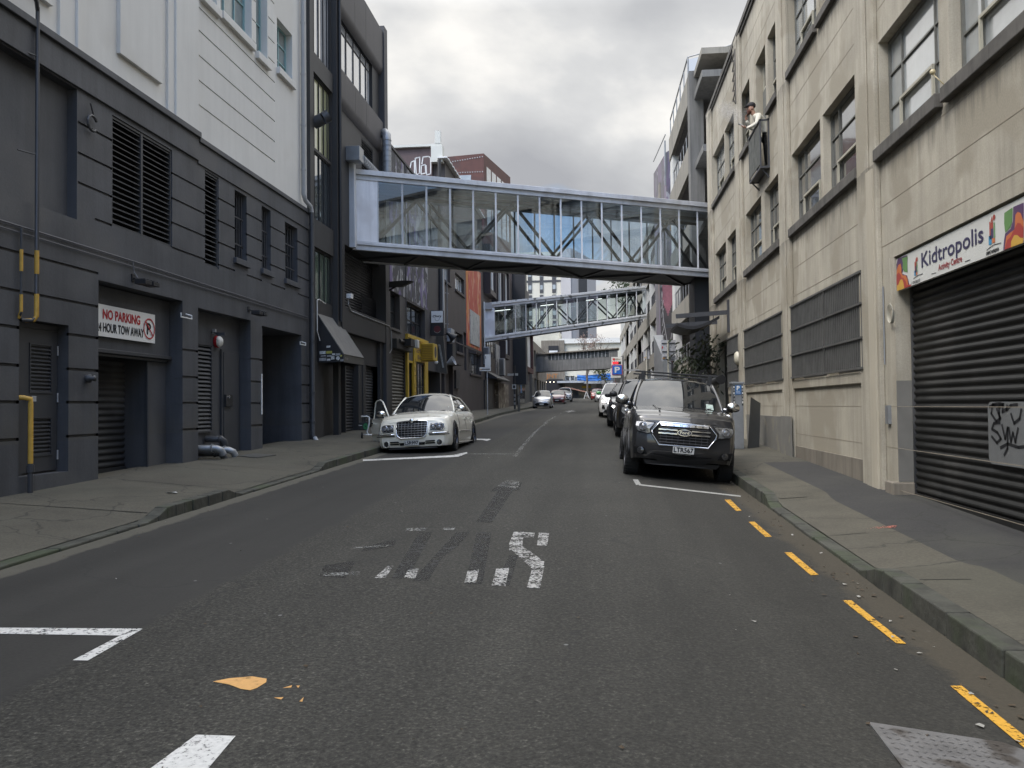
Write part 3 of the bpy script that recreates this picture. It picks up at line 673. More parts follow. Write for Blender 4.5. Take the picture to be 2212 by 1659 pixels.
# garage opening: lintel panel, roller shutter deep inside
gi = MB(); gi.box(LX-.6, LX-.26, 12.57, 15.26, 2.62, 3.66); gi.box(LX-.9, LX-.33, 14.62, 15.26, .3, 2.6)
obj('lintel_panel', gi, M_CHAR, b1); gl = MB(); gl.box(LX-.28, LX-.2, 12.57, 15.25, 2.55, 2.62); gl.box(LX-.34, LX-.3, 14.56, 14.61, .4, 2.55); gl.box(LX-.36, LX-.25, 12.57, 15.2, 2.5, 2.548)
obj('lintel_rail', gl, M_CHARD, b1, bevel=.01)
def roller(parent, X, sgn, ya, yb, za, zb_, pitch, m, depth=.03, name='roller_shutter', slope=0.):
    """curved slats, sgn = side of the street"""
    mb = MB(); n = int((zb_-za)/pitch); k = 6
    for i in range(n):
        z0 = za+i*pitch
        for j in range(k):
            t0, t1 = j/k, (j+1)/k
            f = lambda t: depth*sin(pi*min(1, t/.82))*(1 if t < .82 else 0)
            mb.quad((X+sgn*f(t0), ya, z0+t0*pitch), (X+sgn*f(t0), yb, z0+t0*pitch), (X+sgn*f(t1), yb, z0+t1*pitch), (X+sgn*f(t1), ya, z0+t1*pitch))
    o = obj(name, mb, m, parent, smooth=True, auto=35)
    bb = MB(); bb.box(min(X-.02, X+sgn*.05), max(X-.02, X+sgn*.05), ya, yb, za-.11, za-.002); obj('bottom_rail', bb, m, o)
    return o
M_SHUT = surf('grey_black_slats', (.03, .031, .033), .5, .0, var=.15, scale=2, stain=(.075, .075, .075), bump=.03)
roller(b1, LX-.8, 1, 12.57, 14.62, .58, 2.6, .115, M_SHUT)
# middle recess: vent, grey door, letter flap
X = LX-.26
louvre(b1, X+.03, 16.3, 16.97, 1.12, 2.97, 22, M_CHARD, depth=.03, tilt=.045, frame=.035, name='wall_vent')
d2 = MB(); d2.box(X, X+.035, 17.42, 18.3, .62, 2.9); gd = obj('door_frame', d2, M_CHARD, b1)
d3 = MB(); d3.box(X+.035, X+.05, 17.5, 18.22, .64, 2.84); d3o = obj('service_door', d3, M_CHARD, b1, bevel=.004)
mbx = MB(); mbx.box(X+.05, X+.1, 17.5, 17.83, 1.66, 1.92); obj('letter_box', mbx, M_BLACK, d3o, bevel=.006)
mk = MB(); mk.lathe((X+.1, 17.6, 1.86), (1, 0, 0), [(.03, 0), (.03, .03), (0, .035)], 10); obj('lock', mk, M_CHROME, d3o)
# right recess, dark doorway with inner leaf
d4 = MB(); d4.box(LX-1.28, LX-1.2, 19.2, 21.6, .45, 2.9); obj('entrance_door', d4, surf('blue_black_door', (.02, .023, .035), .5), b1)
d5 = MB(); d5.box(LX-.3, LX-.02, 19.07, 19.13, .5, 3.5); obj('door_jamb', d5, M_CHAR, b1)
pj = MB(); pj.box(LX+.002, LX+.02, 19.0, 19.045, 1.47, 2.42); obj('handrail', pj, M_WPAINT, b1)
# downpipes and service pipes fixed to the wall
dp = MB(); dp.tube([(UX+.1, 21.75, 15.2), (UX+.1, 21.75, 7.35), (UX+.13, 21.82, 7.2), (LX+.13, 22.1, 7.1), (LX+.14, 22.16, 6.95)], .06, 12)
for z in (12, 10.6, 9.2, 8): dp.tube([(UX+.1, 21.75, z), (UX+.1, 21.75, z+.05)], .07, 12)
obj('downpipe', dp, M_PVC, b1, smooth=True, auto=50)
dp = MB(); dp.tube([(LX+.14, 22.16, 6.95), (LX+.14, 22.16, .9), (LX+.2, 22.14, .75)], .062, 12)
for z in (6.6, 5, 3.4, 2, 1.2): dp.tube([(LX+.14, 22.16, z), (LX+.14, 22.16, z+.05)], .075, 12)
obj('downpipe', dp, M_CHARD, b1, smooth=True, auto=50)
dp = MB(); dp.tube([(LX+.2, 22.14, .8), (LX+.27, 22.1, .7)], .062, 12); obj('drain_spout', dp, M_PVC, b1)
pp = MB(); pp.tube([(LX+.09, 10.96, 7.3), (LX+.09, 10.96, 2.92), (LX+.06, 10.9, 2.86), (LX-.02, 10.8, 2.86)], .028, 10); pp.tube([(LX+.09, 10.96, 7.25), (LX+.15, 10.85, 7.33), (LX+.2, 10.7, 7.35), (LX+.2, 10.2, 7.6)], .028, 10)
for z in (6.6, 5.2): pp.tube([(LX+.09, 10.96, z), (LX-.01, 10.7, z)], .012, 6)
pipe1 = obj('vent_pipe', pp, M_CHARD, b1, smooth=True, auto=50)
py = MB(); py.tube([(LX+.09, 10.96, 3.85), (LX+.09, 10.96, 3.52)], .031, 10); py.tube([(LX+.09, 10.96, 3.24), (LX+.09, 10.96, 2.93), (LX+.07, 10.93, 2.87), (LX, 10.85, 2.86)], .032, 10)
obj('yellow_sleeve', py, M_YPIPE, pipe1, smooth=True, auto=50)
pp = MB(); pp.tube([(LX+.05, 10.7, 4.12), (LX+.05, 10.7, 2.95), (LX, 10.72, 2.88)], .018, 8); pipe2 = obj('gas_pipe', pp, M_CHARD, b1)
py = MB(); py.tube([(LX+.05, 10.7, 3.82), (LX+.05, 10.7, 3.52)], .023, 8); py.tube([(LX+.05, 10.7, 3.2), (LX+.05, 10.7, 2.97), (LX, 10.72, 2.88)], .022, 8); obj('yellow_sleeve', py, M_YPIPE, pipe2)
pp = MB(); pp.tube([(LX-.1, 10.76, 1.79), (LX+.03, 10.78, 1.79), (LX+.08, 10.86, 1.77), (LX+.08, 10.86, 1.7), (LX+.08, 10.86, .88)], .034, 10)
gp = obj('gas_riser', pp, M_YPIPE, b1, smooth=True, auto=50)
pp = MB(); pp.tube([(LX+.08, 10.86, .88), (LX+.08, 10.86, .3)], .036, 10); pp.tube([(LX+.08, 10.86, .86), (LX+.08, 10.86, .76)], .05, 10); obj('pipe_base', pp, M_CHARD, gp)
cdm = MB(); cdm.tube([(LX+.03, -8, 4.14), (LX+.03, 13.6, 4.14), (LX+.03, 15.9, 4.12), (LX+.03, 22.1, 4.08)], .014, 6); cdm.tube([(LX+.03, 13.5, 4.14), (LX+.05, 13.5, 3.95), (LX+.12, 13.5, 3.85)], .01, 6)
cdm.tube([(LX+.03, -8, 4.09), (LX+.03, 22.1, 4.03)], .009, 6); obj('conduit', cdm, surf('grey_conduit', (.1, .1, .11), .5), b1)
# hose coil bracket high on the pier, fire inlets at the foot of the wall
hc = MB(); hc.tube([(LX+.06, 12.3+.12*cos(t*.5), 6.1+.12*sin(t*.5)) for t in range(1, 12)], .022, 8); hc.tube([(LX+.06, 12.36, 6.18), (LX+.06, 12.25, 6.4)], .015, 6)
obj('pipe_hook', hc, M_CHARD, b1)
hy = thing('fire_inlet', 'cluster of grey capped fire brigade pipes sticking out low beside the grey service door', 'pipe fitting', (LX, 16.4, .62))
for (y, z, l_, m_) in ((16.05, .82, .5, M_GALV), (16.25, .72, .42, M_CHARD), (16.6, .76, .5, M_GALV), (16.72, .98, .15, M_CHARD)):
    t = MB(); t.tube([(LX-.24, y, z), (LX+l_*.6, y+.02, z), (LX+l_*.75, y+.06, z-.04), (LX+l_*.8, y+.1, z-.13)], .07, 12); t.tube([(LX+l_*.4, y, z), (LX+l_*.46, y, z)], .09, 12)
    obj('pipe', t, m_, hy, smooth=True, auto=50)
# ---- things hung on this wall
sg = thing('no_parking_sign', 'white board reading NO PARKING 24 HOUR TOW AWAY above the roller door', 'sign', (-8.1, 13.7, 2.8))
sm = MB(); sm.box(-8.13, -8.1, 12.3, 14.63, 2.82, 3.345); obj('board', sm, M_WHITEP, sg)
u_, v_ = (0, 1, 0), (0, 0, 1)
t = MB(); text(t, 'NO PARKING', (-8.096, 13.0, 3.115), u_, v_, .155, 1.12, .008); obj('lettering', t, M_RED, sg)
t = MB(); text(t, '24 HOUR TOW AWAY', (-8.096, 12.82, 2.9), u_, v_, .145, 1.42, .006); obj('lettering', t, M_INK, sg)
t = MB(); text(t, 'P', (-8.096, 14.35, 2.97), u_, v_, .2, .13, .008)
obj('symbol', t, M_INK, sg)
t = MB(); c0 = Vector((-8.09, 14.42, 3.07))
for k in range(28):
    a, b = 2*pi*k/28, 2*pi*(k+1)/28; R0, R1 = .19, .165
    t.quad(c0+Vector((0, cos(a)*R0, sin(a)*R0)), c0+Vector((0, cos(b)*R0, sin(b)*R0)), c0+Vector((0, cos(b)*R1, sin(b)*R1)), c0+Vector((0, cos(a)*R1, sin(a)*R1)))
t.mi = 0; t.quad(c0+Vector((.002, -.125, .105)), c0+Vector((.002, -.105, .125)), c0+Vector((.002, .125, -.105)), c0+Vector((.002, .105, -.125)))
obj('ring', t, M_RED, sg)
def floodlight(y, z, lab):
    th = thing('wall_lamp', lab, 'lamp', (LX, y, z), 'black flood lamps under the conduit')
    a = MB(); a.tube([(LX, y, z+.12), (LX+.2, y, z+.06)], .018, 6); a.box(LX, LX+.02, y-.05, y+.05, z+.06, z+.18); obj('arm', a, M_BLACK, th)
    a = MB()
    for k in (-1, 1):
        a.hexa([(LX+.16+q, y+k*.13-.1+r, z+p) for p in (-.02, .05) for q, r in ((0, 0), (0, .2), (.2, .2), (.2, 0))])
    for k in range(5): a.box(LX+.14, LX+.34, y-.2+k*.1, y-.19+k*.1, z+.05, z+.075)
    obj('lamp_head', a, M_BLACK, th, bevel=.01)
floodlight(13.55, 3.74, 'black twin flood lamp above the no parking sign'); floodlight(18.3, 3.74, 'black twin flood lamp above the grey service door')
for i, (y, z, lab) in enumerate(((15.2, 3.34, 'white metal bracket on the pier right of the no parking sign'), (21.5, 3.28, 'white metal bracket on the last charcoal pier by the downpipe'))):
    a = MB(); a.tube([(LX, y+.2, z+.1), (LX+.12, y+.2, z+.06), (LX+.12, y+.2, z), (LX+.12, y-.22, z), (LX+.12, y-.22, z+.08)], .014, 6); obj('bracket', a, M_WPAINT, label=lab, cat='bracket', group='white brackets on the charcoal piers', loc=(LX, y, z))
bell = thing('alarm_bell', 'round red and white alarm bell above the grey service door', 'alarm', (LX-.26, 17.23, 3.05))
a = MB(); a.lathe((LX-.26, 17.23, 3.05), (1, 0, 0), [(.13, 0), (.13, .05), (.1, .055)], 20); obj('base', a, M_RED, bell, smooth=True, auto=40)
a = MB(); a.lathe((LX-.2, 17.23, 3.05), (1, 0, 0), [(.12, 0), (.12, .02), (.09, .06), (0, .075)], 20); obj('dome', a, M_WPAINT, bell, smooth=True)
camr = thing('security_camera', 'small dark camera on a short arm above the alarm bell', 'camera', (LX-.26, 17.05, 3.25))
a = MB(); a.tube([(LX-.26, 17.05, 3.24), (LX-.1, 17.0, 3.2)], .02, 6); a.box(LX-.12, LX+.06, 16.95, 17.05, 3.15, 3.22); obj('body', a, M_CHARD, camr)
a = MB(); a.box(LX-.24, LX-.18, 17.02, 17.08, 3.2, 3.3); obj('mount', a, M_PVC, camr)
sirn = MB(); sirn.lathe((LX, 12.25, 2.1), (1, 0, 0), [(.06, 0), (.07, .06), (.03, .09), (.05, .14), (0, .15)], 14)
obj('water_valve', sirn, M_CHARD, smooth=True, label='small dark valve fitting on the pier between utility door and garage', cat='valve', loc=(LX, 12.25, 2.1))
# ================================================================ BLACK BUILDING (second on the left)
b2 = thing('black_building', 'black brown building with tall strip windows, roller shutters and a small grey awning', 'building', (LX, 26, prof(26)+.2))
PX = LX-.0
wm = MB()
strips = [(22.62, 24.28, 4.65, 6.1, .12), (22.62, 24.28, 6.92, 8.87, .12), (22.62, 24.28, 8.95, 11.03, .12), (22.62, 24.28, 11.63, 14.6, .12)]
h2 = strips+[(24.62, 28.98, 12.0, 13.85, .16), (27.55, 28.97, 9.0, 10.75, .15), (25.6, 30.1, 4.72, 6.75, .35), (23.5, 25.58, .2, 2.95, .2), (25.66, 29.42, .2, 3.05, .22)]
wall(wm, PX, 22.3, 30.0, -.5, 15.4, h2, -1)
wm.quad((PX, 22.3, 15.4), (PX, 30, 15.4), (-22, 30, 15.4), (-22, 22.3, 15.4)); wm.quad((PX, 22.3, 6), (PX, 22.3, 15.4), (-22, 22.3, 15.4), (-22, 22.3, 6))
wm.box(PX-.4, PX-.005, 22.3, 24.3, 6.12, 6.9)
wm.box(PX, PX+.06, 22.3, 22.6, .3, 15.4); wm.box(PX, PX+.06, 22.601, 24.3, 6.12, 6.9); wm.box(PX, PX+.06, 22.601, 24.3, 11.05, 11.61)
obj('wall', wm, M_BLACKB, b2)
col = MB(); col.box(-22, PX+.22, 29.85, 30.3, -.3, 15.62); obj('end_column', col, surf('dark_grey_column', (.045, .044, .047), .6, var=.12), b2)
col = MB(); col.box(PX-.3, PX+.1, 29.42, 31.15, -.3, 4.6); obj('column', col, M_BLACKB, b2)
def band(z0, z1, ya, yb, d, r, m):
    """spandrel with a curved under edge"""
    mb = MB(); pr = [(PX, z0-.2), (PX+d*.4, z0-.17), (PX+d*.75, z0-.1), (PX+d*.95, z0-.0), (PX+d, z0+.08), (PX+d, z1), (PX, z1)]
    mb.prism([(x, ya, z) for x, z in pr], (0, yb-ya, 0)); return obj('spandrel', mb, m, b2, smooth=True, auto=30)
band(14.0, 15.4, 24.62, 29.85, .17, .3, M_BRONZE); band(11.12, 12.0, 24.62, 29.85, .17, .3, M_BRONZE)
for y in (26.3, 27.6):
    for z0, z1 in ((13.9, 15.4), (11.15, 12.0)): cj = MB(); cj.box(PX+.17, PX+.173, y-.008, y+.008, z0, z1); obj('joint', cj, M_BLACK, b2)

lb = MB(); lb.box(PX-.05, PX+.2, 24.7, 30.6, 3.93, 4.7); obj('spandrel', lb, M_BLACKB, b2, bevel=.01)
pier = MB(); pier.box(PX, PX+.17, 24.36, 24.6, -.2, 15.4); obj('pier', pier, M_BLACKB, b2); pier = MB(); pier.tube([(PX+.22, 24.5, 15.3), (PX+.22, 24.5, 4.2)], .05, 8); obj('downpipe', pier, M_BLACK, b2)
SGL = [surf('sheet_glass_green', (.085, .115, .09), .15, var=.25, streak=.3, bump=0, spec=.7, coat=.3), surf('sheet_glass_grey', (.045, .055, .06), .06, var=.5, scale=.5, bump=0, spec=.9, coat=1), surf('sheet_glass_cream', (.30, .31, .19), .15, var=.12, bump=0, spec=.6, coat=.5), surf('sheet_glass_bright', (.36, .37, .39), .06, var=.2, bump=0, spec=.9, coat=1)]
for (ya, yb, za, zb_, d), g in zip(strips, SGL):
    window(b2, PX, -1, ya+.01, yb-.01, za, zb_, .08, (.17, .42, .67, .88), (), M_BLACK, g, .035)
w = window(b2, PX, -1, 24.63, 28.97, 12.0, 13.84, .12, (.16, .345, .53, .72, .88), (.82,), M_BLACK, SGL[3], .045)
def ventgrille(parent, X, ya, yb, za, zb_, n, m=M_BLACK):
    return louvre(parent, X-.02, ya, yb, za, zb_, n, m, frame=.03, depth=.06, tilt=.04, name='vent_grille')
ventgrille(b2, PX, 27.56, 28.96, 9.0, 10.74, 20)
roller(b2, PX-.3, 1, 25.62, 30.1, 4.75, 6.74, .09, M_BLACK, .025, 'window_shutter')
gr = MB()
for k in range(24): gr.bar((PX-.15, 27.9+k*.09, 4.72), (PX-.15, 27.9+k*.09+.3, 5.5), .012); gr.bar((PX-.15, 27.9+k*.09+.3, 4.72), (PX-.15, 27.9+k*.09, 5.5), .012)
obj('lattice_grille', gr, M_BLACK, b2)
roller(b2, PX-.18, 1, 25.72, 26.92, .65, 3.0, .1, M_SHUT); roller(b2, PX-.18, 1, 27.7, 29.4, .65, 3.04, .1, M_SHUT)
pm = MB(); pm.box(PX-.2, PX+.03, 26.93, 27.35, .3, 3.05); pm.box(PX-.2, PX+.06, 27.38, 27.68, .3, 3.05); obj('post', pm, M_BLACKB, b2)
dm = MB(); dm.box(PX-.19, PX-.12, 23.52, 25.5, .6, 2.85); do = obj('plain_door', dm, surf('brown_black_door', (.03, .028, .026), .5), b2)
dn = MB(); dn.box(PX-.12, PX-.115, 23.58, 23.85, 2.05, 2.5); dn.box(PX-.119, PX-.11, 23.58, 23.85, 1.85, 2.03); obj('notice', dn, surf('old_notice', (.1, .1, .085), .6), do)
wc = MB(); wc.tube([(PX+.08, 22.75, 4.62), (PX+.08, 22.75, 3.75), (PX+.1, 22.9, 3.5)], .016, 6); wc.tube([(PX+.08, 22.75, 4.62), (PX+.1, 22.85, 4.66), (PX+.1, 23.4, 4.6)], .014, 6)
obj('white_conduit', wc, M_WPAINT, b2)
wc = MB(); wc.tube([(PX+.23, 25.2, 5.1), (PX+.23, 25.2, 4.8), (PX+.23, 25.5, 4.62), (PX+.23, 28.8, 4.6), (PX+.23, 30.3, 4.6), (PX+.23, 30.6, 4.45), (PX+.23, 30.6, 3.75), (PX+.2, 30.4, 3.6)], .018, 6)
obj('white_conduit', wc, M_PVC, b2); wc = MB(); wc.box(PX+.2, PX+.34, 25.1, 25.35, 4.98, 5.12); obj('junction_box', wc, M_WPAINT, b2)
# awning
aw = thing('awning', 'grey fabric wedge awning with stickers on its black side over the plain door', 'awning', (PX, 24, 4.2))
A0, A1 = 22.97, 24.98
t = MB(); t.hexa([(PX+.01, A0, 4.25), (PX+.76, A0, 3.1), (PX+.76, A1, 3.1), (PX+.01, A1, 4.25), (PX+.01, A0, 4.28), (PX+.78, A0, 3.115), (PX+.78, A1, 3.115), (PX+.01, A1, 4.28)])
obj('fabric_top', t, surf('grey_canvas', (.155, .148, .135), .9, var=.1, scale=4, streak=.12), aw)
t = MB(); t.box(PX+.745, PX+.765, A0, A1, 2.89, 3.1); obj('valance', t, surf('brown_grey_canvas', (.075, .07, .06), .9), aw)
t = MB(); text(t, '7P-40B', (PX+.768, A0+.12, 2.96), (0, 1, 0), (0, 0, 1), .07); obj('lettering', t, surf('faded_print', (.2, .19, .17), .8), aw)
for y in (A0, A1-.01):
    t = MB(); t.prism([(PX+.01, y, 4.25), (PX+.755, y, 3.1), (PX+.755, y, 2.89), (PX+.01, y, 2.89)], (0, .01, 0)); obj('side_panel', t, M_BLACK, aw)
stk = [((.22, .03), (3.52, 3.6), 0), ((.0, .0), (0, 0), 0)]
cols = [surf('sticker_white', (.5, .5, .48), .5, var=.5, scale=40, bump=0), surf('sticker_yellow', (.4, .38, .08), .5, var=.2), surf('sticker_grey', (.3, .3, .3), .5, var=.6, scale=50, bump=0)]
for (x, z, w_, h_, c, rnd) in ((.27, 3.3, .11, .06, 0, 0), (.07, 3.12, .17, .09, 0, 0), (.26, 3.13, .17, .08, 1, 0), (.1, 3.05, .15, .04, 2, 0), (.28, 3.04, .14, .05, 2, 0), (.43, 3.08, .08, .06, 0, 0), (.53, 3.07, .14, .07, 2, 0), (.06, 2.93, .2, .09, 2, 0), (.28, 2.93, .1, .06, 0, 0), (.4, 2.96, .1, .1, 0, 0), (.55, 2.95, .11, .11, 0, 1), (.67, 2.91, .09, .06, 2, 0), (.66, 3.04, .06, .05, 1, 0)):
    t = MB(); y = A0-.004
    if rnd: t.disc((PX+x+.05, y, z+.05), (0, 1, 0), .055)
    else: t.quad((PX+x, y, z), (PX+x+w_, y, z+.008), (PX+x+w_, y, z+h_), (PX+x, y, z+h_-.006))
    obj('sticker', t, cols[c], aw)
# round vent hood, ventilation duct, aerial
vh = MB(); vh.tube([(PX, 22.75, 9.62), (PX+.28, 22.75, 9.74)], .17, 16, False); vh.tube([(PX+.28, 22.75, 9.74), (PX+.42, 22.8, 9.84)], [.17, .18], 16, False); vh.disc((PX+.1, 22.75, 9.66), (.9, 0, .4), .165)
obj('vent_hood', vh, M_CHARD, b2, smooth=True, auto=50)
du = thing('air_duct', 'grey square box and ribbed round duct turning up the corner of the black building', 'duct', (PX, 27, 9.6))
t = MB(); t.box(PX, PX+.45, 25.75, 26.25, 9.45, 9.9); obj('duct_box', t, M_GALV, du, bevel=.01)
pts = [(PX+.38, 26.25+i*.2, 9.66) for i in range(16)]; t = MB(); t.tube(pts, .11, 16)
for i in range(15): t.tube([(PX+.38, 26.3+i*.2, 9.66), (PX+.38, 26.33+i*.2, 9.66)], .12, 16)
obj('round_duct', t, M_GALV, du, smooth=True, auto=40)
t = MB(); cxx = PX+.38; t.tube([(cxx, 29.5, 9.75), (cxx, 29.5, 11.2), (cxx-.02, 29.55, 11.45), (cxx-.12, 29.7, 11.6), (cxx-.4, 30.1, 11.6)], .16, 18)
for i in range(8): t.tube([(cxx, 29.5, 9.9+i*.19), (cxx, 29.5, 9.925+i*.19)], .172, 18)
obj('riser_duct', t, M_GALV, du, smooth=True, auto=40)
ant = MB(); ant.tube([(-8.5, 29.0, 15.3), (-8.5, 29.0, 17.0)], .04, 6); ant.bar((-8.5, 28.5, 15.6), (-8.5, 29.0, 16.4), .03); ant.box(-8.56, -8.44, 28.97, 29.12, 15.9, 16.3)
obj('aerial', ant, M_GALV, label='thin aerial mast on the roof edge of the black building', cat='aerial', loc=(-8.5, 29, 15.3))
sp = thing('spot_lamp', 'long black boat-shaped lamp on an arm beneath the first glass bridge', 'lamp', (PX, 30.9, 6.3))
t = MB(); t.bar((PX-.1, 30.9, 5.9), (PX+.5, 30.9, 6.25), .06); obj('arm', t, M_BLACK, sp)
t = MB(); t.prism([(PX-.3, 30.8, 6.3), (PX+.7, 30.8, 6.36), (PX+1.0, 30.8, 6.32), (PX+.6, 30.8, 6.14), (PX-.3, 30.8, 6.12)], (0, .25, 0)); obj('lamp_head', t, M_BLACK, sp)
# ================================================================ MURAL BUILDING WITH THE YELLOW SHOP
def muralmat(name, base, cols, sc=(1, .5, .28), lo=.46, hi=.56, extra=None):
    m, nt, b = newmat(name); L = nt.links.new; pos = N(nt, 'ShaderNodeNewGeometry').outputs['Position']
    c = (*base, 1); z = 0
    for col, l, h_, s_ in cols:
        mp = N(nt, 'ShaderNodeMapping'); mp.inputs['Scale'].default_value = (sc[0]*s_, sc[1]*s_, sc[2]*s_); mp.inputs['Location'].default_value = (0, z*3.1, z*1.7); L(pos, mp.inputs[0]); z += 1
        n = N(nt, 'ShaderNodeTexNoise', i_Scale=2.2, i_Detail=6.0, i_Roughness=.55, i_Distortion=1.2); L(mp.outputs[0], n.inputs['Vector'])
        c = mixc(nt, c, col, ramp(nt, n.outputs[0], [(l, 0.), (h_, 1.)]).outputs[0])
    L(c, b.inputs['Base Color']); b.inputs['Roughness'].default_value = .75
    return m
M_MUR1 = muralmat('purple_grey_mural', (.05, .05, .055), [((.15, .12, .24), .54, .57, .8), ((.3, .3, .31), .55, .6, 1.2), ((.1, .17, .24), .63, .66, .9), ((.45, .17, .07), .69, .71, .7), ((.36, .36, .37), .61, .63, 2.)])
M_MUR2 = muralmat('orange_red_mural', (.42, .08, .05), [((.5, .2, .05), .5, .58, .8), ((.55, .3, .2), .54, .62, 1.1), ((.3, .04, .03), .62, .66, .9), ((.5, .33, .1), .66, .7, 1.4)], (1, .5, .2))
M_MUR3 = muralmat('grey_lilac_mural', (.13, .125, .135), [((.2, .16, .22), .5, .6, .6), ((.45, .22, .06), .66, .68, .5), ((.4, .17, .15), .70, .72, .6), ((.3, .3, .32), .6, .64, 1.)])
M_GREYR = surf('grey_painted_wall', (.062, .058, .058), .7, var=.1, streak=.12, stain=(.07, .068, .068))
M_YSHOP = surf('yellow_shop_paint', (.5, .34, .035), .5, var=.1, scale=2)
b3 = thing('mural_building', 'dark building with a purple and white mural over a bright yellow shop front', 'building', (LX, 36, prof(36)+.2))
wm = MB(); h3 = [(31.36, 32.9, 4.66, 6.08, .3), (34.08, 37.8, 4.66, 6.02, .3), (31.2, 33.75, .5, 4.0, .15), (34.2, 34.95, .5, 3.46, .2), (35.45, 37.4, .5, 3.6, .12), (38.2, 41.3, .5, 3.3, .8)]
wall(wm, LX, 30.3, 41.6, -.2, 11.65, h3, -1)
wm.quad((LX, 30.3, 11.65), (LX, 41.6, 11.65), (-20, 41.6, 11.65), (-20, 30.3, 11.65)); wm.box(LX-.3, LX+.05, 30.3, 41.6, 11.65, 11.75)
obj('wall', wm, M_GREYR, b3)
mp_ = MB(); mp_.box(LX, LX+.012, 31.3, 38.4, 6.1, 10.9)
mp_.box(LX, LX+.012, 30.5, 36.5, 10.9, 11.6); obj('mural', mp_, M_MUR1, b3)
lk = MB(); lk.tube([(LX+.06, 33.75, 11.6), (LX+.06, 33.75, 4.7)], .03, 6); obj('downpipe', lk, M_GREYR, b3)
window(b3, LX, -1, 31.37, 32.89, 4.67, 6.07, .26, (.33,), (.5,), M_BLACK, M_GLASSD, .05, (.06, .1, .1), M_GREYR)
window(b3, LX, -1, 34.1, 37.78, 4.67, 6.01, .26, (.22, .5, .75), (.5,), M_BLACK, M_GLASSD, .06, (.06, .08, .1), M_GREYR)
roller(b3, LX-.1, 1, 31.22, 33.74, .95, 3.95, .13, surf('grey_slats', (.11, .108, .1), .45, .3, var=.1), .04)
rb = MB(); rb.box(LX-.1, LX+.3, 31.15, 33.8, 3.84, 4.22); obj('shutter_box', rb, M_BLACKB, b3, bevel=.02)
ysf = MB()
wall(ysf, LX+.05, 33.8, 38.15, .6, 4.6, [(34.05, 35.03, 3.55, 4.42, .03), (34.2, 34.95, .6, 3.46, .1), (35.47, 37.4, .6, 3.58, .15)], -1, back=False)
ysf.box(LX, LX+.11, 33.8, 38.0, 4.48, 4.62); ysf.box(LX, LX+.09, 33.8, 34.05, .7, 4.48); ysf.box(LX, LX+.09, 35.03, 35.42, .7, 4.48)
obj('shop_front', ysf, M_YSHOP, b3)
t = MB(); t.box(LX+.03, LX+.04, 34.05, 35.03, 3.55, 4.42); obj('dark_panel', t, surf('grey_panel', (.07, .065, .06), .6), b3)
t = MB(); text(t, 'The', (LX+.053, 35.65, 4.22), (0, 1, 0), (0, 0, 1), .12); text(t, 'GEMINI', (LX+.053, 35.6, 3.97), (0, 1, 0), (0, 0, 1), .2, 1.45, .01); text(t, 'Bar', (LX+.053, 35.9, 3.7), (0, 1, 0), (0, 0, 1), .17, 1.0, .01); obj('sign_writing', t, surf('purple_brown_print', (.16, .1, .09), .6), b3)
t = MB()
for i, ch in enumerate('TIARTIOUS'): text(t, ch, (LX+.093, 35.13, 4.2-i*.36), (0, 1, 0), (0, 0, 1), .2, .17 if ch != 'I' else .05, .008)
obj('vertical_lettering', t, M_BLACKB, b3)
window(b3, LX+.05, -1, 35.48, 37.38, .9, 3.56, .1, (.33, .66), (.3, .6), M_BLACK, M_GLASSD, .06, name='glazed_door')
t = MB(); t.box(LX-.15, LX-.1, 34.2, 34.95, .7, 3.45); obj('inner_door', t, M_BLACK, b3)
t = MB(); t.box(LX-.7, LX-.65, 38.25, 41.2, .7, 3.2); obj('bar_door', t, surf('blue_black', (.018, .022, .03), .4), b3)
ya = thing('air_conditioner', 'yellow painted air conditioning unit above the yellow shop doorway', 'air conditioner', (LX, 37.2, 3.7))
t = MB(); t.box(LX+.06, LX+.62, 36.6, 37.5, 3.66, 4.42); obj('casing', t, M_YSHOP, ya, bevel=.02)
t = MB()
for k in range(9): t.box(LX+.1, LX+.58, 36.575, 36.595, 3.73+k*.075, 3.765+k*.075)
obj('front_grille', t, surf('yellow_dark', (.3, .2, .03), .5), ya); t = MB(); t.disc((LX+.625, 37.05, 4.05), (1, 0, 0), .26, 24); obj('fan_grille', t, M_GREYR, ya)
cs_ = thing('shutter_camera', 'white box camera beside black lamps above the grey roller shutter', 'camera', (LX, 33.5, 4.05))
t = MB(); t.box(LX+.3, LX+.7, 33.0, 33.3, 3.98, 4.3); obj('body', t, M_WPAINT, cs_, bevel=.02); t = MB(); t.box(LX+.28, LX+.6, 32.2, 32.9, 4.0, 4.28); t.tube([(LX+.3, 31.5, 4.15), (LX+.3, 32.9, 4.15)], .08, 8); obj('lamp_head', t, M_BLACK, cs_)
bs = thing('hanging_sign', 'white square light box with scribbled black script above a black panel with red circle', 'sign', (LX, 39, 5))
t = MB(); t.box(-7.87, -7.27, 39.0, 39.16, 5.55, 6.15); obj('upper_box', t, M_BLACK, bs, bevel=.01)
t = MB(); t.box(-7.85, -7.29, 38.985, 38.998, 5.575, 6.125); obj('white_face', t, M_WHITEP, bs)
t = MB(); text(t, 'Misery', (-7.74, 38.98, 5.84), (1, 0, 0), (0, 0, 1), .1, .36, .004)
strokes(t, [(-.2, .08), (-.23, .03), (-.17, .0), (-.1, -.02), (-.1, -.1), (-.05, -.16), (.03, -.17), (.09, -.13), (.11, -.04), (.17, .0), (.2, .06)], (-7.57, 38.98, 5.83), (1, 0, 0), (0, 0, 1), .012); obj('script', t, M_INK, bs)
t = MB(); t.box(-7.88, -7.26, 39.0, 39.16, 4.95, 5.548); obj('lower_box', t, M_BLACK, bs, bevel=.01)
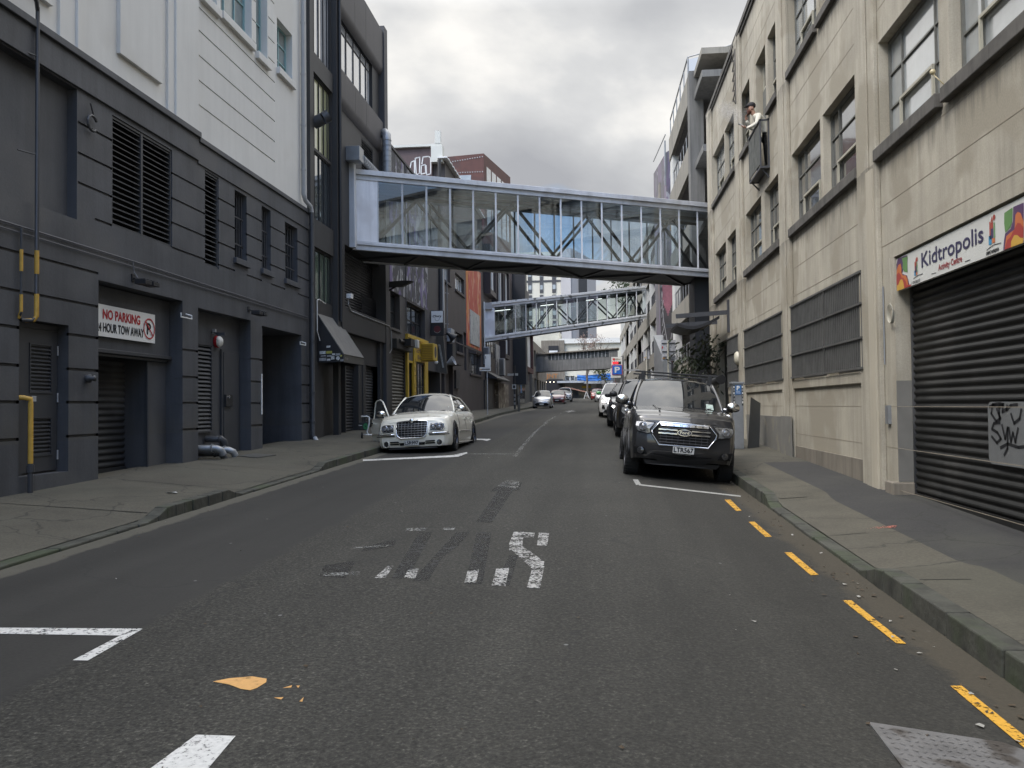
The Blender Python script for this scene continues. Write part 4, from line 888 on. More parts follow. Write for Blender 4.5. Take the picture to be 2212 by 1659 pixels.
t = MB(); t.disc((-7.57, 38.99, 5.26), (0, 1, 0), .17, 24); obj('red_disc', t, surf('dark_red_disc', (.09, .015, .018), .5), bs)
t = MB(); strokes(t, [(.17*cos(a*.35-2.6), .17*sin(a*.35-2.6)) for a in range(7)], (-7.57, 38.985, 5.26), (1, 0, 0), (0, 0, 1), .018); obj('pale_arc', t, surf('pale_arc', (.25, .27, .25), .5), bs)
t = MB(); t.bar((LX, 39.08, 5.9), (-7.8, 39.08, 5.9), .04); t.bar((LX, 39.08, 5.1), (-7.8, 39.08, 5.1), .04); obj('bracket', t, M_BLACK, bs)
sb = thing('slanted_sign_board', 'brown grey leaning board with a narrow white metal arrow frame beside the dark bar door', 'sign', (LX, 40.4, 3.2))
t = MB(); t.hexa([(-8.05, 40.4, 5.0), (-7.5, 40.4, 5.05), (-7.5, 40.6, 5.05), (-8.05, 40.6, 5.0)] and [(-7.9, 40.4, 3.3), (-7.38, 40.4, 3.22), (-7.38, 40.6, 3.22), (-7.9, 40.6, 3.3), (-8.1, 40.4, 5.05), (-7.55, 40.4, 5.07), (-7.55, 40.6, 5.07), (-8.1, 40.6, 5.05)])
obj('board', t, surf('brown_grey_board', (.085, .077, .065), .7, var=.15, streak=.25), sb)
t = MB(); t.prism([(-7.8, 40.36, 4.65), (-7.7, 40.36, 4.63), (-7.52, 40.36, 3.52), (-7.6, 40.36, 3.5)], (0, .035, 0)); obj('white_frame', t, surf('old_white', (.3, .3, .28), .6, var=.3, scale=12), sb)
for i, (y, z, r, lab) in enumerate(((40.9, 3.75, .2, 'white bell-shaped wall lamp left of the brown wall'), (41.3, 5.2, .22, 'black cone lamp behind the hanging light box'))):
    mm = M_PVC if i == 0 else M_BLACK
    t = MB(); t.lathe((LX+.5, y, z), (.75, -.1, .35) if i == 0 else (.6, .1, -.5), [(0, -.15), (.06, -.15), (.1, 0), (r+.05, .32), (r+.03, .32), (.08, .02)], 16); t.bar((LX-.1, y, z), (LX+.45, y, z), .04)
    obj('cone_lamp', t, mm, smooth=True, auto=40, label=lab, cat='lamp', loc=(LX, y, z))
dc = MB(); dc.ball((-7.55, 38.6, 3.68), .09, 12); dc.box(-7.9, -7.55, 38.57, 38.63, 3.74, 3.78); obj('dome_camera', dc, M_WPAINT, smooth=True, label='small white dome camera under the yellow air conditioner', cat='camera', loc=(-7.55, 38.6, 3.7))
# ================================================================ BROWN BUILDING
M_BROWN = surf('brown_grey_render', (.068, .056, .052), .7, var=.1, streak=.12, bump=.12)
M_MAROON = surf('maroon_sheet_metal', (.1, .062, .06), .5, var=.12, streak=.15)
b4 = thing('brown_building', 'tall brown grey building with an orange mural, white poster and small windows', 'building', (LX, 49, prof(49)+.2))
wm = MB(); h4 = [(42.6, 44.45, 8.15, 9.2, .3), (46.05, 49.1, 8.15, 9.1, .3), (46.05, 48.5, 4.68, 5.78, .25), (48.75, 49.75, 3.75, 6.0, .12), (51.1, 56.1, 3.65, 5.1, .25), (41.65, 42.55, .5, 3.3, .3), (42.9, 45.0, 1.5, 3.85, .2)]
wall(wm, LX, 41.6, 57, -.2, 11.65, h4, -1); wm.box(-20, LX, 43.2, 57, 11.65, 14.5)
wm.quad((LX, 41.6, 11.65), (LX, 43.2, 11.65), (-20, 43.2, 11.65), (-20, 41.6, 11.65)); wm.quad((LX, 57, 14.5), (LX, 57, 0), (-20, 57, 0), (-20, 57, 14.5))
wm.box(LX, LX+.03, 41.6, 57, 5.15, 5.22)
obj('wall', wm, M_BROWN, b4)
wm = MB(); wm.box(-20, -8.55, 43.0, 43.3, 11, 15.2)
for x in (-9.3, -10.6, -11.9): wm.box(x, x+.02, 42.985, 43.0, 11.8, 15.2)
obj('gable_wall', wm, M_MAROON, b4)
wm = MB(); wm.box(-20, -8.0, 42.8, 43.4, 15.2, 15.32); wm.box(-8.55, -7.95, 42.75, 43.3, 14.35, 15.2); wm.box(-8.35, -8.05, 42.8, 43.0, 15.3, 16.0); wm.tube([(-13, 43, 15.3), (-12.4, 43, 15.65), (-11.6, 43, 15.7), (-11, 43, 15.35)], .03, 6)
obj('white_fascia', wm, surf('off_white_metal', (.55, .55, .5), .45, var=.05), b4)
wm = MB()
for i in range(40): wm.box(-8.2, -7.68+(.03 if i % 2 else 0), 42.6+i*.36, 42.96+i*.36, 14.5, 14.57)
obj('roof_edge', wm, M_WPAINT, b4)
gf = MB(); pts = [[(0, 0), (-.12, .3), (-.05, .7), (.1, .78), (.1, .05), (0, 0)], [(.18, .02), (.14, .9), (.35, .95), (.33, .1), (.18, .02)], [(.4, .1), (.42, .5), (.6, .55), (.62, .1), (.4, .05)], [(.45, .6), (.5, .95), (.75, .97), (.85, .9), (.85, .05), (.66, .0), (.64, .5)], [(-.25, .35), (-.4, .4), (-.4, .6), (-.6, .65), (-.62, .85), (-.85, .9)]]
for p in pts: strokes(gf, [(x*1.15, z*1.0) for x, z in p], (-9.6, 42.99, 13.75), (1, 0, 0), (0, 0, 1), .055)
obj('graffiti', gf, M_WPAINT, b4)
for a, b_, c_, d_, cc in ((42.6, 44.45, 8.15, 9.2, (.25, .5, .75)), (46.05, 49.1, 8.15, 9.1, (.25, .5, .75)), (46.05, 48.5, 4.68, 5.78, (.5,)), (51.1, 56.1, 3.65, 5.1, (.35, .65))):
    window(b4, LX, -1, a+.02, b_-.02, c_+.01, d_-.01, .22, cc, (), M_BROWN if c_ < 8 else M_WPAINT, M_GLASSD if c_ < 8 else SGL[3], .07, (.08, .14, .12), M_BROWN)
mm = MB(); mm.box(LX, LX+.01, 49.8, 56.2, 5.3, 10.6); obj('mural', mm, M_MUR2, b4)
ps = MB(); ps.box(LX+.01, LX+.06, 51.1, 55.1, 5.5, 7.6); obj('poster', ps, muralmat('ink_drawing_poster', (.42, .42, .4), [((.16, .17, .17), .56, .6, 2.5), ((.22, .3, .26), .62, .66, 1.2)], (1, 1, .4)), b4)
dp = MB(); dp.box(LX, LX+.14, 41.62, 42.0, 5.6, 9.0); obj('white_downpipe', dp, M_PVC, b4); dp = MB(); dp.tube([(LX+.08, 41.2, 14), (LX+.08, 41.2, 5.5)], .09, 8); obj('downpipe', dp, M_BLACKB, b4)
dp = MB(); dp.tube([(LX+.1, 42.9, 9.5), (LX+.1, 42.9, 5.4)], .03, 6)
for z in (9.2, 7.5, 5.9): dp.tube([(LX, 42.75, z), (LX+.14, 43.1, z)], .03, 6)
obj('service_pipe', dp, M_GALV, b4)
mb_ = thing('meter_box', 'grey electric meter cabinet on the brown wall behind the cone lamps', 'meter box', (LX, 43.6, 4.5)); t = MB(); t.box(LX, LX+.25, 43.2, 44.2, 5.0, 5.7); obj('cabinet', t, M_PVC, mb_, bevel=.02)
t = MB(); t.box(LX, LX+.3, 43.3, 44.3, 3.95, 4.9); t.box(LX, LX+.5, 42.9, 45.2, 3.82, 3.88); obj('shelf_box', t, M_BLACK, mb_)
t = MB(); t.box(LX, LX+.12, 45.4, 46.6, 2.6, 3.6); obj('notice_board', t, M_BLACKB, label='dark notice box low on the brown wall', cat='notice board', loc=(LX, 46, 2.6))
t = MB(); t.prism([(LX, 50.6, 5.1), (LX+.5, 50.6, 4.95), (LX+.45, 50.6, 4.8), (LX, 50.6, 4.85)], (0, 1.6, 0)); obj('window_hood', t, M_BROWN, b4)
# ================================================================ RUST BUILDING and beyond
M_RUST = surf('rusted_steel_cladding', (.095, .034, .026), .6, var=.15, streak=.15, stain=(.07, .03, .025))
M_RUSTD = surf('dark_rust_trim', (.035, .025, .025), .5)
M_WGL = surf('pale_reflecting_glass', (.3, .32, .33), .08, var=.3, bump=0, spec=.9, coat=1)
b5 = thing('rust_building', 'rust brown steel clad building with a jutting top storey behind the first bridge', 'building', (LX, 62, prof(60)+.2))
t = MB(); A = Vector((-7.85, 58.0)); B_ = Vector((-6.55, 63.5)); 
t.hexa([(-22, 58, 13), (A.x, 58, 13), (B_.x, 63.5, 13), (-22, 63.5, 13), (-22, 58, 18.6), (A.x, 58, 19.35), (B_.x, 63.5, 19.1), (-22, 63.5, 18.5)]); obj('top_storey', t, M_RUST, b5)
t = MB()
for k in range(16):
    for z in (18.75+.022*k, 18.02, 17.28):
        if z == 17.28 and k > 9: continue
        t.box(-10.6+k*.175, -10.53+k*.175, 57.97, 58, z, z+.075)
obj('bolt', t, M_PVC, b5, kind=None)
t = MB(); t.box(-9.95, -8.75, 57.96, 58.0, 17.42, 17.85); obj('strip_window', t, M_WGL, b5)
dirv = (B_-A).normalized(); nx = Vector((dirv.y, -dirv.x))
def onface(u, z, o=.02): p = A+dirv*u+nx*o; return (p.x, p.y, z)
t = MB(); L5 = (B_-A).length
for i in range(4): u0 = .5+i*1.05; t.quad(onface(u0, 14), onface(u0+.85, 14), onface(u0+.85, 18.5-.07*i), onface(u0, 18.55-.07*i))
obj('window', t, M_WGL, b5); t = MB(); t.quad(onface(4.7, 14, .03), onface(5.1, 14, .03), onface(5.1, 18.0, .03), onface(4.7, 18.0, .03)); obj('white_reveal', t, M_WPAINT, b5)
t = MB(); t.box(-22, LX, 57, 77, -.2, 13.0); obj('wall', t, M_BROWN, b5)
for (ya_, yb_, za_, zb2) in ((57.6, 61, 9.8, 12.6), (62, 66, 9.0, 12.6), (66.6, 70, 5.8, 12.6)):
    t = MB(); t.box(LX+.01, LX+.5, ya_, yb_, za_-.35, za_); t.box(LX+.01, LX+.5, ya_, yb_, zb2, zb2+.3); t.box(LX+.01, LX+.5, ya_, ya_+.25, za_, zb2); t.box(LX+.01, LX+.5, yb_-.25, yb_, za_, zb2); fr5 = obj('window_box', t, M_RUSTD, b5)
    t = MB(); t.box(LX+.02, LX+.15, ya_+.25, yb_-.9, za_, zb2); obj('pane', t, M_WGL, fr5); t = MB(); t.box(LX+.05, LX+.3, yb_-.8, yb_-.28, za_, zb2); obj('white_blind', t, M_WPAINT, fr5)
for y in (59, 60.2, 61.4, 62.8): 
    t = MB(); t.box(LX, LX+.02, y, y+.6, 5.2, 7.2); obj('slot_window', t, M_GLASSD, b5)
t = MB(); t.box(LX, LX+.05, 64, 68, 3.6, 6.4); obj('poster', t, muralmat('pale_ink_poster', (.36, .35, .34), [((.16, .15, .15), .55, .6, 2.)], (1, 1, .5)), b5)
t = MB(); t.prism([(LX, 58.2, 4.1), (LX+.8, 58.2, 3.6), (LX+.8, 58.2, 3.5), (LX, 58.2, 3.6)], (0, 9, 0)); 
obj('canopy', t, M_BLACK, b5)
t = MB(); t.box(LX, LX+.06, 57.3, 58.3, 1.2, 3.4); t.box(LX, LX+.06, 59, 61.5, 1.2, 3.2); obj('doorway', t, M_BLACK, b5)
t = MB(); t.box(LX, LX+.3, 63.2, 70.5, -.2, 3.4); obj('peeling_wall', t, surf('peeling_poster_wall', (.15, .12, .09), .8, var=.35, scale=3, streak=.3, stain=(.3, .27, .22), stainscale=2.2, stainlo=.55, stainhi=.6), b5)
b6 = thing('dark_timber_building', 'narrow black brown building with a jutting framed window past the second bridge', 'building', (LX, 82, prof(82)+.2))
t = MB(); t.box(-22, LX, 77, 96, -.2, 14.5); obj('wall', t, M_RUSTD, b6)
t = MB(); t.box(LX, LX+1.2, 77.2, 79, 3.6, 14.0); obj('fin', t, M_BLACK, b6)
t = MB(); t.box(LX, LX+.9, 80, 90, 5.0, 5.5); t.box(LX, LX+.9, 80, 90, 9.0, 9.5); t.box(LX, LX+.9, 80, 80.4, 5.5, 9); t.box(LX, LX+.9, 89.6, 90, 5.5, 9); fr6 = obj('jutting_window', t, M_RUST, b6)
t = MB(); t.box(LX+.5, LX+.6, 80.4, 86, 5.5, 9); obj('pane', t, M_GLASSD, fr6); t = MB(); t.box(LX+.4, LX+.6, 86.1, 89.5, 5.5, 9); obj('white_blind', t, M_WPAINT, fr6)
t = MB(); t.box(LX, LX+.1, 80, 94, 1.5, 4.3); sf = obj('shop_front', t, surf('grey_shop_front', (.1, .1, .095), .6, var=.2), b6); t = MB(); t.box(LX+.1, LX+.12, 82, 88, 1.9, 3.9); obj('shop_window', t, M_GLASSD, sf); t = MB(); t.box(LX+.12, LX+.13, 83, 84.6, 2.9, 3.7); obj('blue_poster', t, surf('blue_poster', (.05, .15, .3), .5), sf)
b7 = thing('concrete_corner_building', 'weathered concrete building at the top of the hill left of the concrete bridge', 'building', (LX, 108, prof(108)+.2))
t = MB(); wall(t, LX, 96, 126, 0, 9.5, [(98+i*4.5, 101+i*4.5, 2.6, 5.0, .4) for i in range(6)]+[(98+i*4.5, 101+i*4.5, 6.5, 8.5, .4) for i in range(6)], -1); t.quad((LX, 96, 9.5), (LX, 126, 9.5), (-22, 126, 9.5), (-22, 96, 9.5)); t.quad((LX, 96, 0), (LX, 96, 9.5), (-22, 96, 9.5), (-22, 96, 0)); t.quad((LX, 126, 0), (LX, 126, 9.5), (-22, 126, 9.5), (-22, 126, 0)); t.box(-9, LX+.25, 96, 96.6, 0, 9.6)
obj('wall', t, M_CONC2, b7)
for i in range(6):
    t = MB(); t.box(LX-.3, LX-.25, 98+i*4.5, 101+i*4.5, 2.6, 5.0); obj('shop_window', t, M_GLASSD, b7); t = MB(); t.box(LX-.3, LX-.25, 98+i*4.5, 101+i*4.5, 6.5, 8.5); obj('window', t, M_GLASSD, b7)
b8 = thing('far_cream_block', 'pale cream wall and grey piers rising behind the concrete bridge on the left', 'building', (-12, 150, 3))
t = MB(); t.box(-22, -6.5, 139, 150, 2, 14); obj('wall', t, surf('cream_render', (.5, .48, .4), .7), b8)
for p in ((-9.6, -7.9, 11.0),):
    t = MB(); t.box(-9.4, -5.6, 137.5, 139, 2, 12.3); obj('pier', t, M_CONC2, b8); t = MB(); t.box(-8.2, -6.6, 137.3, 137.5, 7.8, 11.4); obj('window', t, M_BLACK, b8); t = MB(); t.box(-8.1, -6.7, 137.25, 137.3, 9.6, 10.6); obj('white_blind', t, M_WPAINT, b8)
    t = MB(); t.box(-9.2, -5.9, 137.2, 137.5, 2.6, 5.9); obj('dark_archway', t, M_BLACK, b8)
    for k in range(5): t = MB(); t.ball((-8.6+k*.62, 137.1, 5.45), .07, 6); obj('lamp_bulb', t, emit('warm_bulb', (1, .9, .7), 6.), b8)
    t = MB(); text(t, 'JNT', (-8.6, 137.15, 6.1), (1, 0, 0), (0, 0, 1), .7, 1.9, .03); obj('lettering', t, surf('rust_lettering', (.3, .13, .04), .6), b8)
# ================================================================ CONCRETE BUILDING ON THE RIGHT
RX = 4.2
c1 = thing('concrete_building', 'stained beige concrete building with steel windows and roller door, nearest on the right', 'building', (RX, 18, prof(18)))
f2 = [(10.68, 12.87), (8.15, 10.38), (16.2, 18.55), (13.85, 16.0), (22.0, 24.25), (19.62, 21.55), (28.05, 30.5), (25.62, 27.7), (3.6, 5.8), (1.2, 3.3)]
f3 = [(10.68, 12.87), (8.15, 10.38), (16.3, 18.6), (13.85, 16.1), (23.33, 24.7), (19.7, 20.85), (28.0, 30.7), (25.8, 27.9), (3.6, 5.8), (1.2, 3.3)]
door3 = (21.12, 22.4, 7.5, 10.5)
gr_ = [(16.05, 18.58), (13.72, 16.02-.12), (21.75, 24.45), (19.35, 21.6), (25.4, 27.68)]
hr_ = [(a, b, 5.36, 6.94, .2) for a, b in f2]+[(a, b, 8.8, 10.52, .2) for a, b in f3]+[(*door3, .25)]
hr_ += [(a, b, 2.1, 3.7, .22) for a, b in gr_]+[(27.98, 30.15, .3, 3.72, .35), (5.8, 12.42, -.1, 3.66, .6)]
lines = []
wm = MB(); wall(wm, RX, -8, 31.9, -1.2, 12.35, hr_, 1)
wm.quad((RX, 31.9, -1), (RX, 31.9, 12.35), (24, 31.9, 12.35), (24, 31.9, -1)); wm.quad((RX, -8, 12.35), (24, -8, 12.35), (24, 31.9, 12.35), (RX, 31.9, 12.35)); wm.quad((RX, -8, -1), (24, -8, -1), (24, -8, 12.35), (RX, -8, 12.35))
obj('wall', wm, M_CONC, c1)
cp = MB(); cp.box(RX-.09, RX+.3, -8, 31.95, 12.3, 12.45); cp.box(RX-.05, RX+.3, -8, 31.93, 12.2, 12.3); obj('parapet_coping', cp, M_SILL, c1)
# board marks of the formwork
bm_ = MB()
for k in range(21):
    z = .35+k*.59
    for a, b in ((-8, 12.9), (13.82, 18.58), (19.62, 24.48), (25.62, 30.68)):
        if 3.75 < z < 5.1 or 7.0 < z < 8.6 or z < 1.9 or 10.6 < z: bm_.box(RX-.003, RX+.001, a, b, z, z+.007)
obj('board_mark', bm_, surf('board_mark_line', (.25, .215, .165), .9), c1)  # formwork lines in a browner tone than the wall
for a, b in ((12.9, 13.82), (18.6, 19.6), (24.5, 25.6), (30.7, 31.9), (6.0, 7.0)):
    t = MB(); t.box(RX-.07, RX, a, b, -1 if a > 12 else 3.3, 12.35); t.box(RX-.095, RX-.07, a+.28, b-.28, -1 if a > 12 else 3.3, 12.35)
    obj('pilaster', t, M_CONC, c1, bevel=.015)
t = MB(); t.box(RX-.004, RX+.215, 12.405, 12.419, .47, 1.9); obj('jamb_paint', t, M_PLINTH, c1); t = MB(); t.box(RX-.1, RX+.2, 12.36, 12.7, -.2, .46); obj('pier_base', t, M_CONC2, c1, bevel=.015)
t = MB(); t.box(RX-.1, RX-.071, 13.0, 13.28, -.5, 5.1); obj('new_render_strip', t, surf('pale_new_render', (.42, .38, .3), .8, var=.06, streak=.08), c1)
for a, b in ((13.83, 18.59), (19.61, 24.49), (25.61, 27.8)):
    t = MB(); t.box(RX-.05, RX+.0, a, b, 1.9, 2.08); obj('ledge', t, M_CONC, c1, bevel=.015)
t = MB(); t.box(RX-.04, RX, 19.61, 24.49, -.5, 1.29); t.box(RX-.105, RX-.096, 18.55, 19.65, -.5, 1.31); obj('plinth', t, M_PLINTH, c1); t = MB(); t.box(RX-.03, RX, 13.83, 18.54, -.5, .68); obj('plinth', t, M_CONC2, c1)
GLZ = [surf('glass_white_blind', (.42, .43, .41), .12, var=.2, streak=.25, bump=0, spec=.8, coat=.8), surf('glass_grey_clutter', (.085, .085, .08), .08, var=.7, scale=2.2, bump=0, spec=.9, coat=1), surf('glass_tan_curtain', (.2, .185, .145), .1, var=.4, scale=1.5, streak=.4, bump=0, spec=.8, coat=.8), surf('glass_pale_sky', (.32, .34, .34), .06, var=.25, scale=.8, bump=0, spec=.9, coat=1)]
M_FRAME = surf('grey_green_steel_frame', (.13, .13, .115), .6, var=.2, scale=5)
M_FRAMEL = surf('cream_steel_frame', (.36, .34, .27), .6, var=.1, scale=5)
rnd = random.Random(5)
def rwin(a, b, za, zb_, gi, fm=M_FRAME, sill=True, cols=(.22, .76), rows=(.34, .66)):
    w = window(c1, RX, 1, a+.005, b-.005, za+.005, zb_-.005, .19, cols, rows, fm, GLZ[gi], .045)
    # opening sash hanging a little ajar behind darker reveals
    s = MB(); y0, y1 = a+(b-a)*cols[0], a+(b-a)*cols[1]; z0, z1 = za+.05, za+(zb_-za)*rows[0]; X_ = RX+.12
    for p, q, r, v in ((y0, y1, z1-.04, z1), (y0, y1, z0, z0+.04), (y0, y0+.04, z0+.04, z1-.04), (y1-.04, y1, z0+.04, z1-.04)):
        s.box(X_-.02, X_+.012, p, q, r, v)
    obj('sash', s, M_FRAMEL, w)
    cur = MB(); k = rnd.choice((0, 1, 1)); 
    return w
for i, (a, b) in enumerate(f2): rwin(a, b, 5.36, 6.94, (3, 3, 1, 1, 1, 1, 1, 1, 1, 1)[i], rows=(.36, .68))
for i, (a, b) in enumerate(f3):
    rwin(a, b, 8.8, 10.52, (3, 3, 3, 2, 2, 2, 0, 0, 0, 0)[i], cols=(.3, .72) if b-a > 1.5 else (.5, .97))
    s = MB(); s.box(RX-.09, RX+.14, a-.03, b+.03, 8.63, 8.79); obj('sill', s, M_SILL, c1, bevel=.012)
for a, b in ((10.6, 12.93), (8.05, 10.45), (13.82, 18.6), (19.6, 24.3), (25.6, 30.55), (1.1, 5.9)):
    s = MB(); s.box(RX-.1, RX+.14, a, b, 5.17, 5.35); obj('sill', s, M_SILL, c1, bevel=.012)
# balcony door with side light
t = MB(); t.box(RX+.18, RX+.24, 21.13, 21.23, 7.5, 10.5); t.box(RX+.18, RX+.24, 22.29, 22.39, 7.5, 10.5); t.box(RX+.18, RX+.24, 21.23, 22.29, 9.7, 9.8); df = obj('door_frame', t, M_FRAMEL, c1); t = MB(); t.box(RX+.2, RX+.22, 21.23, 22.29, 9.8, 10.5); obj('fanlight', t, GLZ[1], df)
t = MB(); t.box(RX+.15, RX+.19, 21.9, 22.29, 7.55, 9.7); obj('door_leaf', t, M_FRAME, df)
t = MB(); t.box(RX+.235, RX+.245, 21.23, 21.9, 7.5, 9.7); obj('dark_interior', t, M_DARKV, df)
# bar grilles of the ground floor
M_BARS = surf('grey_steel_bars', (.085, .084, .078), .55, .0, var=.2, scale=4)
for a, b in gr_:
    g = thing_ = None
    w = MB(); n = int((b-a)/.11)
    for k in range(n+1):
        y = a+(b-a)*k/n; w.box(RX-.075, RX-.05, y-.014, y+.014, 2.12, 3.69)
    for z in (2.14, 2.62, 3.16, 3.66): w.box(RX-.1, RX-.074, a-.04, b+.02, z-.018, z+.018)
    go = obj('window_grille', w, M_BARS, c1)
    bk = MB(); bk.box(RX+.17, RX+.19, a, b, 2.1, 3.7); obj('pane', bk, surf('dusty_dark_glass', (.02, .02, .02), .3, var=.5), go)
# roller door
M_RDOOR = surf('charcoal_roller_slats', (.017, .017, .016), .55, .0, var=.18, scale=1.2, streak=.18, spec=.3, stain=(.028, .027, .025), stainscale=1.2, stainlo=.56, stainhi=.66, bump=.03)
roller(c1, RX+.24, -1, 5.82, 12.40, .32, 3.3, .105, M_RDOOR, .028, 'roller_door')
t = MB(); t.box(RX-.02, RX+.59, 5.81, 12.35, .0, .14); t.box(RX+.03, RX+.08, 5.81, 12.35, .138, .15); obj('door_sill', t, surf('pale_sill_concrete', (.2, .19, .155), .85, var=.2), c1)
t = MB(); t.box(RX+.2, RX+.3, 12.37, 12.404, .14, 3.3); obj('guide_rail', t, M_SHUT, c1)
# graffiti panel fixed on the roller door
def rrect(y0, y1, z0, z1, r, n=5):
    p = []
    for cy, cz, a0 in ((y1-r, z1-r, 0), (y0+r, z1-r, 90), (y0+r, z0+r, 180), (y1-r, z0+r, 270)):
        p += [(cy+r*cos(radians(a0+90*k/n)), cz+r*sin(radians(a0+90*k/n))) for k in range(n+1)]
    return p
gp_ = thing('graffiti_panel', 'grey rounded metal sheet with black spray tag fixed on the roller door', 'panel', (RX+.18, 9.2, 1.0))
pt = P(2140, 868, X=RX+.19); pb = P(2133, 1000, X=RX+.19)
t = MB(); t.prism([(RX+.19, y, z) for y, z in rrect(7.6, pt.y+.05, pb.z, pt.z, .08)], (-.012, 0, 0)); obj('sheet', t, surf('primer_grey_sheet', (.14, .145, .145), .45, var=.08, streak=.1), gp_)
t = MB(); og = (RX+.174, pt.y, pt.z)
for pth in ([(.0, -.05), (.12, -.02), (.3, -.05), (.42, -.0), (.3, .02), (.1, .0), (.05, -.2), (.2, -.38), (.32, -.3), (.22, -.1)], [(.3, -.03), (.28, -.2), (.3, -.34)], [(.4, -.04), (.38, -.16), (.5, -.1), (.52, -.02)], [(.5, -.12), (.62, -.02), (.8, .0)],
    [(.3, -.4), (.12, -.42), (.06, -.55), (.22, -.62), (.32, -.75), (.2, -.85), (.05, -.72)], [(.36, -.45), (.44, -.75), (.52, -.5), (.5, -.95), (.4, -1.1)], [(.55, -.5), (.6, -.8), (.66, -.6), (.72, -.8), (.8, -.5)], [(.3, -.95), (.5, -.85), (.8, -.9), (1.1, -.85)], [(.62, -.2), (.7, -.4), (.85, -.3), (.9, -.1)]):
    strokes(t, [(x*.8, z*.5-.03) for x, z in pth], og, (0, -1, 0), (0, 0, 1), .034)
obj('tag', t, M_INK, gp_)
# shop sign
ks = thing('activity_centre_sign', 'long white shop sign with dark blue name and colourful swirls above the roller door', 'sign', (RX-.03, 10.5, 3.2))
SX = RX+.03; Z0, Z1 = 3.17, 3.63; Y1_, Y0_ = 12.4, 8.3
t = MB(); t.box(SX, SX+.05, Y0_, Y1_, Z0, Z1); obj('board', t, surf('sign_cream_white', (.6, .6, .56), .45, var=.03, bump=0), ks)
US, VS = (0, -1, 0), (0, 0, 1)
def sq(mb, pts, ox=0, fl=1, off=.003, sc=1.0, oy=0):
    """flat shape on the sign, x metres from its far end, z from its lower edge"""
    mb.poly([(SX-off, Y1_-(ox+fl*x*sc), Z0+oy+z*sc) for x, z in pts])
def K(x, y):   # photo close-up -> sign coordinates
    p = P((3500+.2412*x)*2212/4032, (800+.2412*y)*2212/4032, X=SX); return (Y1_-p.y, p.z-Z0)
lay = [('purple_swirl', (.09, .045, .11), [(120, 1010), (150, 890), (300, 850), (310, 900), (215, 1150), (300, 1180), (340, 1340), (345, 1365), (140, 1440)]),
       ('green_swirl', (.12, .24, .08), [(215, 900), (310, 870), (305, 980), (310, 1130), (250, 1115), (228, 1060), (235, 980)]),
       ('orange_swirl', (.5, .15, .05), [(135, 1090), (160, 1010), (195, 985), (212, 1060), (212, 1140), (235, 1180), (280, 1175), (310, 1230), (325, 1330), (330, 1380), (140, 1440), (130, 1200)]),
       ('red_swirl', (.35, .05, .04), [(132, 1170), (165, 1130), (195, 1160), (215, 1215), (245, 1215), (285, 1280), (300, 1340), (370, 1325), (372, 1365), (140, 1440), (132, 1300)]),
       ('yellow_swirl', (.55, .33, .06), [(140, 1345), (165, 1330), (195, 1250), (225, 1240), (245, 1290), (262, 1400), (140, 1442)])]
for i, (nm, c, pts) in enumerate(lay):
    t = MB(); q = [K(*p) for p in pts]; t.poly([(SX-.003-.0012*i, Y1_-max(0, x), Z0+min(Z1-Z0, max(0, z))) for x, z in q]); mt = plain(nm, c, .5); obj(nm, t, mt, ks)
lay2 = [('purple_swirl', [(1870, 780), (1880, 640), (1900, 500), (1990, 420), (2030, 300), (2035, 60), (2206, -10), (2206, 720), (1860, 810)]), ('green_swirl', [(1890, 160), (2025, 70), (2020, 300), (1985, 400), (1905, 480), (1888, 330)]),
        ('orange_swirl', [(1905, 700), (1925, 540), (1990, 480), (2060, 430), (2075, 190), (2110, 140), (2160, 160), (2206, 300), (2206, 720), (1900, 790)]), ('red_swirl', [(1820, 830), (1900, 760), (1940, 600), (1990, 560), (2050, 440), (2110, 320), (2160, 330), (2206, 400), (2206, 722), (1815, 845)]), ('yellow_swirl', [(2005, 775), (2010, 620), (2060, 520), (2110, 520), (2160, 565), (2206, 565), (2206, 722)])]
for i, (nm, pts) in enumerate(lay2):
    t = MB(); q = [K(*p) for p in pts]; t.poly([(SX-.003-.0012*i, Y1_-x, Z0+min(Z1-Z0-.002, max(.002, z))) for x, z in q]); obj(nm, t, bpy.data.materials[nm], ks)
M_NAVY = plain('sign_navy', (.045, .04, .09), .5); M_SRED = plain('sign_crimson', (.3, .06, .06), .5)
t = MB(); a = K(540, 1050); b = K(1548, 640); text(t, 'Kidtropolis', (SX-.004, Y1_-a[0], Z0+.185), US, VS, .19, b[0]-a[0], .005); obj('lettering', t, M_NAVY, ks)
t = MB(); a = K(815, 1130); b = K(1200, 1000); text(t, 'Activity Centre', (SX-.004, Y1_-a[0], Z0+.06), US, VS, .075, b[0]-a[0], .003); obj('lettering', t, M_SRED, ks)
t = MB(); text(t, '1 CROSS ST', (SX-.004, Y1_-K(375, 1280)[0], Z0+.015), US, VS, .035, K(515, 1240)[0]-K(375, 1280)[0], .001); text(t, '099749090', (SX-.004, Y1_-K(1595, 850)[0], Z0+.015), US, VS, .04, K(1800, 780)[0]-K(1595, 850)[0], .002)
for p, q in (((700, 1155), (775, 1135)), ((1250, 955), (1335, 920))): a, b = K(*p), K(*q); strokes(t, [a, b], (SX-.004, Y1_, Z0), US, VS, .008)
strokes(t, [(K(375, 0)[0], .08), (K(450, 0)[0], .105), (K(530, 0)[0], .1)], (SX-.004, Y1_, Z0), US, VS, .008); strokes(t, [(K(1580, 0)[0], .075), (K(1690, 0)[0], .1), (K(1820, 0)[0], .09)], (SX-.004, Y1_, Z0), US, VS, .008)
obj('small_print', t, M_INK, ks)
